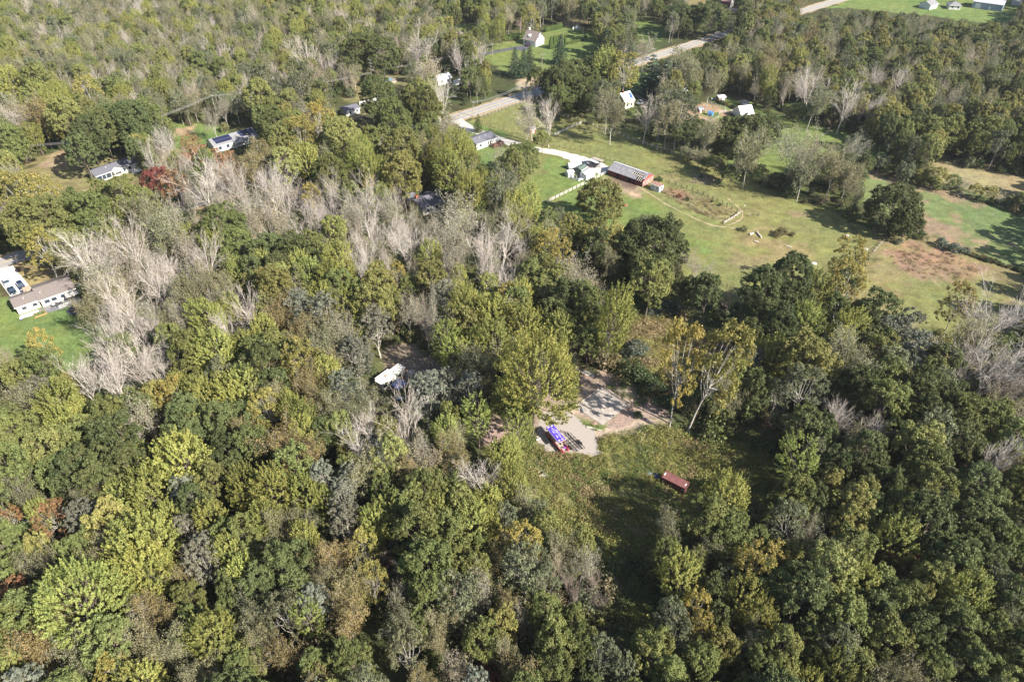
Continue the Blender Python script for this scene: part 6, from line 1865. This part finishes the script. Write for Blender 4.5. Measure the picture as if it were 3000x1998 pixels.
for (A_, B_, n_, hh_, rr_, lab_) in (
        ((1609, 145), (1647, 138), 8, 7.0, .95, "tall columnar arborvitae in the clipped screen beside the tall white house"), ((1656, 135), (1656.5, 135), 1, 6.5, .8, "single dark arborvitae standing apart at the end of the clipped screen"),
        ((1662, 132), (1706, 121), 16, 1.9, .5, "young arborvitae in the low row beyond the clipped screen"), ((1711, 123), (1717, 122), 2, 4.2, .7, "mid-sized arborvitae ending the low row"),
        ((1478, 121), (1541, 109), 20, 3.2, .75, "arborvitae in the back row left of the tall white house"), ((1598, 95), (1645, 84), 16, 3.4, .75, "arborvitae in the back row right of the tall white house")):
    a_, b_ = U(*A_), U(*B_)
    for i in range(n_):
        q_ = a_.lerp(b_, (i + .5) / n_ if n_ > 1 else 0)
        xx, yy_ = P(q_.x, q_.y, hh_ / 2)
        PLANTS.append(dict(x=q_.x, y=q_.y, R=rr_, h=hh_ * rnd.uniform(.9, 1.08), k='V', hand=True, px=xx, py=yy_, rp=rr_ * 4.6, label=lab_, group=lab_))
for a, b, rm, ks in HEDGES:
    A, B = U(*a), U(*b)
    L_ = (B - A).length
    n = max(2, int(L_ / (rm * 1.25)))
    for i in range(n):
        p = A.lerp(B, (i + .5) / n) + Vector((rnd.uniform(-.25, .25) * rm, rnd.uniform(-.25, .25) * rm, 0))
        k = rnd.choice(ks); rr = rm * rnd.uniform(.75, 1.2)
        h = rr * 2.1 if k not in 'hso' else rr * 1.5
        x, y = P(p.x, p.y, h * .5)
        PLANTS.append(dict(x=p.x, y=p.y, R=rr, h=h, k=k, hand=True, px=x, py=y, rp=rr * pxm(p.x, p.y, h / 2), hedge=True))

hand_xy = np.array([(p["x"], p["y"], p["R"]) for p in PLANTS if p["k"] not in 'hsorV'])
hand_k = [p["k"] for p in PLANTS if p["k"] not in 'hsorV']
placed = [(p["x"], p["y"], p["R"]) for p in PLANTS if p["k"] not in 'hsorV']
cell = {}


def near_ok(x, y, Rm, f=.78):
    i, j = int(x // 8), int(y // 8)
    for a in (i - 1, i, i + 1):
        for b in (j - 1, j, j + 1):
            for (u, v, rr) in cell.get((a, b), ()):
                if (x - u) ** 2 + (y - v) ** 2 < ((Rm + rr) * .5 * f * 1.25) ** 2:
                    return False
    return True


for x, y, rr in placed:
    cell.setdefault((int(x // 8), int(y // 8)), []).append((x, y, rr))


GROVES = [[(440, 480), (640, 490), (900, 520), (1480, 590), (1500, 780), (1250, 830), (900, 720), (600, 720), (480, 620)], [(180, 690), (420, 650), (600, 720), (640, 900), (480, 1020), (330, 1150), (200, 1180), (220, 900)]]


def mix_for(px, py):
    if any(in_poly(px, py, g_) for g_ in GROVES):
        return "BKBOKBGB"
    if py < 330:
        if px < 800:
            return "OYKOGKgYOGOgBGB"
        if px < 1500:
            return "GgOYKBGyDYGO"
        if px < 2200:
            return "DGgOKyGDb"
        return "DGgyOGDKyO" if px > 2450 else "OGyaKOgyGY"
    if px < 900:
        return "GOKYyBLGO" if py < 1000 else "GYDOyGLS"
    if px < 1600:
        return "GOKYyGOB" if py < 1000 else "GYOSyGag"
    return "DGgDGyO"


yy = 36.0
fills = 0
while yy < 640:
    sp = 4.7 if yy < 260 else 5.6
    half = 40 + yy * .92
    xx = -half
    while xx < half:
        x = xx + rnd.uniform(-2.4, 2.4); y = yy + rnd.uniform(-2.4, 2.4)
        xx += sp
        Rm = rnd.uniform(2.2, 4.4)
        if not near_ok(x, y, Rm):
            continue
        px, py = P(x, y, 9)
        d = np.hypot(hand_xy[:, 0] - x, hand_xy[:, 1] - y)
        j = int(d.argmin())
        if d[j] < 14 and rnd.random() < .55 and hand_k[j] in KIND and hand_k[j] not in 'RNCcPAL':
            k = hand_k[j] if not (hand_k[j] == 'b') else 'K'
        else:
            k = rnd.choice(mix_for(px, py))
        h = min(19, dims(k, Rm)) * rnd.uniform(.85, 1.05)
        if k == 'S':
            Rm *= .75
        m = pxm(x, y, h * .6)
        ok = True
        for z, dx in ((0, 0), (0, 6 / m), (h, 0), (h * .62, -1), (h * .62, 1), (h * .4, 0), (h * .8, 0), (h * .9, .6), (h * .9, -.6), (h * .25, 0)):
            a, b = P(x + dx * Rm, y, z)
            if seen_open(a, b):
                ok = False
                break
        if not ok:
            continue
        # never in a field or on the road, even out of frame
        PLANTS.append(dict(x=x, y=y, R=Rm, h=h, k=k, hand=False, px=P(x, y, h * .6)[0], py=P(x, y, h * .6)[1], rp=Rm * m))
        cell.setdefault((int(x // 8), int(y // 8)), []).append((x, y, Rm))
        fills += 1
    yy += sp * .95
print("hand", len(placed), "fill", fills)

# ------------------------------------------------------------------ labels
LANDMARKS = [
    ("the white camper", 1140, 1100), ("the purple-roofed trailer", 1630, 1270), ("the concrete slab", 1765, 1190), ("the red container", 1975, 1410),
    ("the long red barn", 1780, 540), ("the tiny white shed", 1925, 550), ("the fenced run", 2050, 600), ("the brown-roofed ranch house", 120, 870),
    ("the dark-roofed white house", 325, 495), ("the solar-panelled house", 680, 410), ("the house with the brick chimney", 1265, 585),
    ("the house with the red deck", 1425, 405), ("the white farmhouse", 1845, 300), ("the blue shelter", 2075, 335), ("the white tunnel barn", 2195, 330),
    ("the tall white house", 1570, 110), ("the white picket fence", 1100, 300), ("the raised pool deck", 1150, 240), ("the russet weed patch", 2720, 770),
    ("the green hayfield", 2850, 650), ("the long blue-grey building", 2900, 15), ("the woodpile", 1590, 1380), ("the dark red far barn", 2130, 10),
    ("the road bend", 1180, 390), ("the pasture rocks", 2240, 700), ("the lower picture edge", 1500, 2050), ("the lower corner by the orange tree", 60, 1800),
    ("the far corner woods", 80, 60), ("the big lime tree", 240, 1760), ("the pale leafless grove", 350, 1060), ("the giant oak by the pasture", 1924, 723),
    ("the twin white-trunked trees", 2050, 1080), ("the dark clearing", 1840, 1700), ("the golden maple", 2202, 1677), ("the large leafless tree", 2904, 1080),
    ("the amber maples", 850, 1270), ("the silvery poplars", 1000, 1000), ("the grey dead stand", 950, 600), ("the shaded right woods", 2800, 1550),
]


def relation(p):
    best = sorted((math.hypot(p["px"] - a, p["py"] - b), n, a, b) for n, a, b in LANDMARKS)
    best = [t for t in best if t[0] > 25] or best
    d, n, a, b = best[0]
    dx, dy = p["px"] - a, p["py"] - b
    near = "just " if d < 110 else ("well " if d > 260 else "")
    if abs(dx) > 2.2 * abs(dy):
        r = near + ("right of " if dx > 0 else "left of ")
    elif abs(dy) > 2.2 * abs(dx):
        r = near + ("below " if dy > 0 else "above ")
    else:
        r = near + ("below-right of " if dx > 0 and dy > 0 else "below-left of " if dy > 0 else "above-right of " if dx > 0 else "above-left of ")
    return r + n


ORD = ["leftmost", "second from left", "third from left", "fourth from left", "fifth from left", "sixth from left", "seventh from left", "eighth from left", "ninth from left", "tenth from left"]
NUM = ["zero", "one", "two", "three", "four", "five", "six", "seven", "eight", "nine", "ten"]


def trim_label(p):
    w = p["label"].split()
    for cut in ("just", "well", "the", "big", "small"):
        if len(w) > 16 and cut in w:
            w.remove(cut)
    p["label"] = " ".join(w[:16]) if len(w) <= 16 else " ".join(w).replace("many-branched ", "").replace("fine-twigged ", "").replace("pale grey ", "pale ")


def make_labels(lst):
    lst = [p for p in lst if p["k"] != 'V']
    for p in lst:
        k = KIND[p["k"]]
        noun = {"broadleaf tree": "tree", "bare tree": "tree", "conifer": "conifer", "shrub": "shrub"}[k[5]]
        size = "big" if p["R"] > 6.3 else ("small" if p["R"] < 3 and noun == "tree" else "")
        p["label"] = " ".join(w for w in [size, k[2], k[3], noun] if w) + " " + relation(p)
    for rnd_ in range(2):
        by = {}
        for p in lst:
            by.setdefault(p["label"], []).append(p)
        for lab, g in by.items():
            if len(g) < 2:
                continue
            g.sort(key=lambda p: p["px"])
            for i, p in enumerate(g):
                if len(g) == 2:
                    pre = ("left of two: ", "right of two: ")[i]
                elif i == len(g) - 1:
                    pre = "rightmost of %s: " % (NUM[len(g)] if len(g) < 11 else "many")
                else:
                    pre = (ORD[i] if i < 10 else "later") + " of %s: " % (NUM[len(g)] if len(g) < 11 else "many")
                p["label"] = pre + lab


# ------------------------------------------------------------------ build the individual trees
GROUPS = {"arborvitae": "arborvitae rows", "broadleaf tree": "leafy trees of the woods", "bare tree": "leafless trees of the woods", "conifer": "conifers around the yards", "shrub": "shrubs in the clearings and fields"}


def tint(k, q, f=.16):
    c = KIND[k][1]
    v = 1 + q.uniform(-f, f)
    hshift = q.uniform(-.07, .07) if k not in 'Bb' else q.uniform(0, .04)
    return (c[0] * v * (1 + hshift), c[1] * v, c[2] * v * (1 - hshift * .5), 1)


def plant(p, q):
    kk = KIND[p["k"]]
    fk = kk[0]
    if p.get("low"):
        fk = "lowround"
    elif p["R"] > 6.0 and fk in ("round", "spiky"):
        fk = "big" + fk
    lst = FAM[fk]
    tm, cm, h0, R0, cz0 = lst[q.randrange(len(lst))]
    root = empty(kk[4], (p["x"], p["y"], 0), q.uniform(0, 6.28), p["label"], kk[5], p.get("group") or GROUPS[kk[5]])
    root.scale = (p["R"] / R0, p["R"] / R0 * q.uniform(.92, 1.08), p["h"] / h0)
    root.rotation_euler = (q.uniform(-.05, .05), q.uniform(-.05, .05), q.uniform(0, 6.28))
    if "lean" in p:
        root.rotation_euler = (0, p["lean"], 0)
    t = link("trunk" if kk[5] != "shrub" else "stems", tm, root)
    c = link("branches" if kk[5] == "bare tree" else ("foliage" if kk[5] == "shrub" else "crown"), cm, root)
    col = tint(p["k"], q)
    c.color = col
    t.color = col if kk[5] == "bare tree" else (.3, .27, .24, 1)
    return root


inframe = [p for p in PLANTS if -60 < p["px"] < 3060 and -40 < p["py"] < 2040]
lim = {"broadleaf tree": 300, "bare tree": 150, "conifer": 60, "shrub": 120, "arborvitae": 100}
chosen, rest = [], []
for cat, n in lim.items():
    g = [p for p in inframe if KIND[p["k"]][5] == cat]
    g.sort(key=lambda p: -p["rp"] * (1.6 if p["hand"] else 1))
    chosen += g[:n]
ids = {id(p) for p in chosen}
rest = [p for p in PLANTS if id(p) not in ids]
make_labels(chosen)
for p in chosen:
    trim_label(p)
    plant(p, rnd)
print("individual plants", len(chosen), "mass", len(rest))

# ------------------------------------------------------------------ masses: one object per mass, points carrying copies
HOLD = {}


def source_collection(key, srcs):
    """srcs: list of (trunk mesh or None, crown mesh, colour)"""
    c = bpy.data.collections.new(key)
    for i, (tm, cm, colr) in enumerate(srcs):
        fixed = leaf_material("%s_leaves_%d" % (key, i), 0.28, 1.0, colr)
        if tm is None:
            me = cm.copy()
            me.materials.clear(); me.materials.append(fixed)
        else:
            me = bpy.data.meshes.new("plant_source")
            import bmesh
            bm = bmesh.new(); bm.from_mesh(cm)
            nf = len(bm.faces)
            bm.from_mesh(tm)
            bm.faces.ensure_lookup_table()
            for f in bm.faces[nf:]:
                f.material_index = 1
            bm.to_mesh(me); bm.free()
            wood = tm.materials[0] if tm.materials[0] is not M_TWIG else bark_material("%s_wood_%d" % (key, i), colr[:3])
            me.materials.append(wood if cm.materials[0] is M_TWIG else fixed); me.materials.append(wood)
        o = bpy.data.objects.new("plant_source_%03d" % i, me)
        o.color = colr
        c.objects.link(o)
    return c


def scatter(name, label, cat, coll, pos, rot, scl, idx):
    n = len(pos)
    me = bpy.data.meshes.new(name)
    me.vertices.add(n)
    me.vertices.foreach_set("co", np.asarray(pos, np.float32).ravel())
    for an, ty, av in (("rot", 'FLOAT_VECTOR', rot), ("scl", 'FLOAT_VECTOR', scl)):
        a = me.attributes.new(an, ty, 'POINT'); a.data.foreach_set("vector", np.asarray(av, np.float32).ravel())
    a = me.attributes.new("pick", 'INT', 'POINT'); a.data.foreach_set("value", np.asarray(idx, np.int32))
    o = link(name, me)
    tag(o, label, cat, None, "stuff")
    g = bpy.data.node_groups.new(name + "_scatter", 'GeometryNodeTree')
    g.interface.new_socket("Geometry", in_out='INPUT', socket_type='NodeSocketGeometry')
    g.interface.new_socket("Geometry", in_out='OUTPUT', socket_type='NodeSocketGeometry')
    N, L = g.nodes, g.links
    gi = N.new("NodeGroupInput"); go_ = N.new("NodeGroupOutput")
    iop = N.new("GeometryNodeInstanceOnPoints")
    ci = N.new("GeometryNodeCollectionInfo")
    ci.inputs["Collection"].default_value = coll
    ci.inputs["Separate Children"].default_value = True
    ci.inputs["Reset Children"].default_value = True
    L.new(gi.outputs[0], iop.inputs["Points"]); L.new(ci.outputs[0], iop.inputs["Instance"])
    iop.inputs["Pick Instance"].default_value = True
    for an, ty, so in (("rot", 'FLOAT_VECTOR', "Rotation"), ("scl", 'FLOAT_VECTOR', "Scale"), ("pick", 'INT', "Instance Index")):
        na = N.new("GeometryNodeInputNamedAttribute"); na.data_type = ty; na.inputs["Name"].default_value = an
        L.new(na.outputs["Attribute"], iop.inputs[so])
    L.new(iop.outputs[0], go_.inputs[0])
    md = o.modifiers.new("scatter", 'NODES'); md.node_group = g
    return o


def mass(name, label, cat, plist, q):
    keys = sorted({p["k"] for p in plist})
    srcs, ix = [], {}
    for k in keys:
        lst = FAM[KIND[k][0]]
        for v in range(min(len(lst), 3)):
            for cvar in range(2):
                ix.setdefault(k, []).append((len(srcs), lst[v]))
                c = tint(k, q, .14)
                srcs.append((lst[v][0], lst[v][1], c))
    coll = source_collection(name + "_sources", srcs)
    pos, rot, scl, idx = [], [], [], []
    for p in plist:
        i, (tm, cm, h0, R0, cz0) = q.choice(ix[p["k"]])
        pos.append((p["x"], p["y"], 0)); rot.append((q.uniform(-.04, .04), q.uniform(-.04, .04), q.uniform(0, 6.28)))
        scl.append((p["R"] / R0, p["R"] / R0, p["h"] / h0)); idx.append(i)
    return scatter(name, label, cat, coll, pos, rot, scl, idx)


leafy = [p for p in rest if KIND[p["k"]][5] in ("broadleaf tree", "conifer", "shrub")]
barer = [p for p in rest if KIND[p["k"]][5] == "bare tree"]
mass("woodland", "mixed green and tan broadleaf wood filling the ground between the single trees", "woodland", leafy, rnd)
mass("leafless_woodland", "scattered grey leafless trees standing among the leafy wood", "leafless woodland", barer, rnd)

# undergrowth below the trees, weeds and rough grass in the clearings
weed_src = [(None, mesh_np("weed_clump", v, f, [M_WEED], attrs={"tone": t, "spray": s}), c)
            for (v, f, t, s), c in ((make_weed(1), (.22, .225, .065, 1)), (make_weed(2), (.15, .19, .055, 1)), (make_weed(3, h=1.3), (.25, .23, .085, 1)),
                                    (make_weed(4, h=.8), (.27, .21, .11, 1)), (make_weed(5), (.13, .165, .06, 1)), (make_weed(6, h=1.4), (.30, .24, .13, 1)))]
WEEDS = [([(1500, 1310), (1600, 1325), (1740, 1345), (1770, 1325), (1750, 1290), (1850, 1262), (1930, 1240), (2000, 1270), (2100, 1290), (2250, 1330), (2300, 1450), (2220, 1520), (2080, 1580), (1900, 1640), (1700, 1620), (1500, 1500)], 1.5, (1, 0, 4, 0, 2, 1, 3, 0, 2, 5), (.8, 1.5)),
         ([(1830, 925), (2000, 935), (2170, 1000), (2180, 1060), (2050, 1130), (1920, 1150), (1850, 1110)], 1.2, (0, 2, 2, 3, 5, 1), (.8, 1.4)),
         ([(1560, 1230), (1580, 1320), (1510, 1330), (1500, 1260)], 1.0, (0, 1, 4), (.6, 1.1)),
         ([(1650, 1160), (1690, 1190), (1690, 1215), (1650, 1200)], 2.0, (1, 1, 4), (.4, .8)), ([(1700, 1232), (1760, 1250), (1750, 1262), (1700, 1250)], 2.0, (1, 4), (.4, .7)),
         ([(1770, 1130), (1860, 1190), (1900, 1190), (1800, 1120)], 1.5, (1, 4, 4), (.5, .9)),
         ([(2600, 750), (2680, 718), (2760, 738), (2860, 772), (2870, 800), (2790, 825), (2690, 815), (2630, 790)], .25, (3, 3, 5), (.7, 1.1)),
         ([(1930, 560), (1995, 548), (2060, 575), (2150, 622), (2120, 650), (2040, 622), (1950, 575)], .5, (2, 3, 5), (.5, 1.0)),
         ([(1600, 700), (1700, 740), (1850, 850), (1900, 900), (1840, 940), (1700, 860), (1600, 760)], .8, (1, 4, 0), (.7, 1.3)),
         ([(1750, 1560), (1920, 1590), (1950, 1700), (1880, 1860), (1750, 1840), (1740, 1700)], .9, (1, 4, 0, 3), (.8, 1.6)),
         ([(1690, 1090), (1780, 1100), (1900, 1180), (1950, 1200), (2100, 1280), (2200, 1280), (2150, 1180), (1950, 1130), (1850, 1110)], .35, (1, 4, 3), (.7, 1.4)),
         ([(2100, 1180), (2300, 1200), (2320, 1420), (2230, 1460), (2100, 1300)], .8, (1, 4, 3), (.7, 1.5)),
         ]
pos, rot, scl, idx = [], [], [], []
for pts, dens, ks, (s0, s1) in WEEDS:
    wp = [tuple(U(a, b)[:2]) for a, b in pts]
    x0, x1 = min(p[0] for p in wp), max(p[0] for p in wp); y0, y1 = min(p[1] for p in wp), max(p[1] for p in wp)
    n = int((x1 - x0) * (y1 - y0) * dens)
    X = nr.uniform(x0, x1, n); Y = nr.uniform(y0, y1, n)
    m = poly_sd(X, Y, wp) > 0
    X, Y = X[m], Y[m]
    nz = np.clip(vnoise(X, Y, 9, 9) * .65 + vnoise(X, Y, 3, 19) * .5 - .08, 0, .999)
    for x, y, zn in zip(X, Y, nz):
        k = ks[min(len(ks) - 1, int((zn * .85 + rnd.random() * .15) * len(ks)))]
        s = rnd.uniform(s0, s1) * (.7 + .6 * zn)
        pos.append((x, y, 0)); rot.append((0, 0, rnd.uniform(0, 6.28))); scl.append((s * 1.15, s * 1.15, s)); idx.append(k)
scatter("weeds", "tall green and tan weeds covering the overgrown clearings", "weeds", source_collection("weed_sources", weed_src), pos, rot, scl, idx)
print("weeds", len(pos))

us = [(FAM["shrub"][i % 3][0], FAM["shrub"][i % 3][1], c) for i, c in enumerate([(.10, .13, .045, 1), (.14, .16, .055, 1), (.17, .17, .07, 1), (.085, .11, .045, 1), (.19, .16, .09, 1), (.14, .165, .09, 1)])]
pos, rot, scl, idx = [], [], [], []
for p in PLANTS:
    if p["k"] in 'hsorV' or p["y"] > 420:
        continue
    for _ in range(2 if p["y"] < 260 else 1):
        t = rnd.uniform(0, 6.28); d = p["R"] * rnd.uniform(.4, 1.25)
        x, y = p["x"] + math.cos(t) * d, p["y"] + math.sin(t) * d
        s = rnd.choice((.5, .8, 1.0, 1.4, 1.9)) * rnd.uniform(.8, 1.2)
        a, b = P(x, y, 1)
        a2, b2 = P(x, y, 3 * s)
        if seen_open(a, b) or seen_open(a2, b2):
            continue
        pos.append((x, y, 0)); rot.append((0, 0, rnd.uniform(0, 6.28))); scl.append((s, s, s * rnd.uniform(.9, 1.6))); idx.append(rnd.randrange(6))
scatter("undergrowth", "low bushes and saplings under the trees of the wood", "undergrowth", source_collection("undergrowth_sources", us), pos, rot, scl, idx)
print("undergrowth", len(pos))
# ------------------------------------------------------------------ thin autumn haze over the whole place
hm = bpy.data.materials.new("haze_air")
hm.use_nodes = True
hn = hm.node_tree
for n_ in list(hn.nodes):
    hn.nodes.remove(n_)
ho = hn.nodes.new("ShaderNodeOutputMaterial")
hv = hn.nodes.new("ShaderNodeVolumePrincipled")
hv.inputs["Color"].default_value = (.86, .90, 1.0, 1)
hv.inputs["Density"].default_value = .00006
hv.inputs["Anisotropy"].default_value = .2
hn.links.new(hv.outputs[0], ho.inputs["Volume"])
hb = MB(); hb.box(-1500, 1500, -400, 1800, -1.5, 160)
hz_ = hb.build("haze", hm)
hz_["kind"] = "stuff"
SC.cycles.volume_bounces = 0
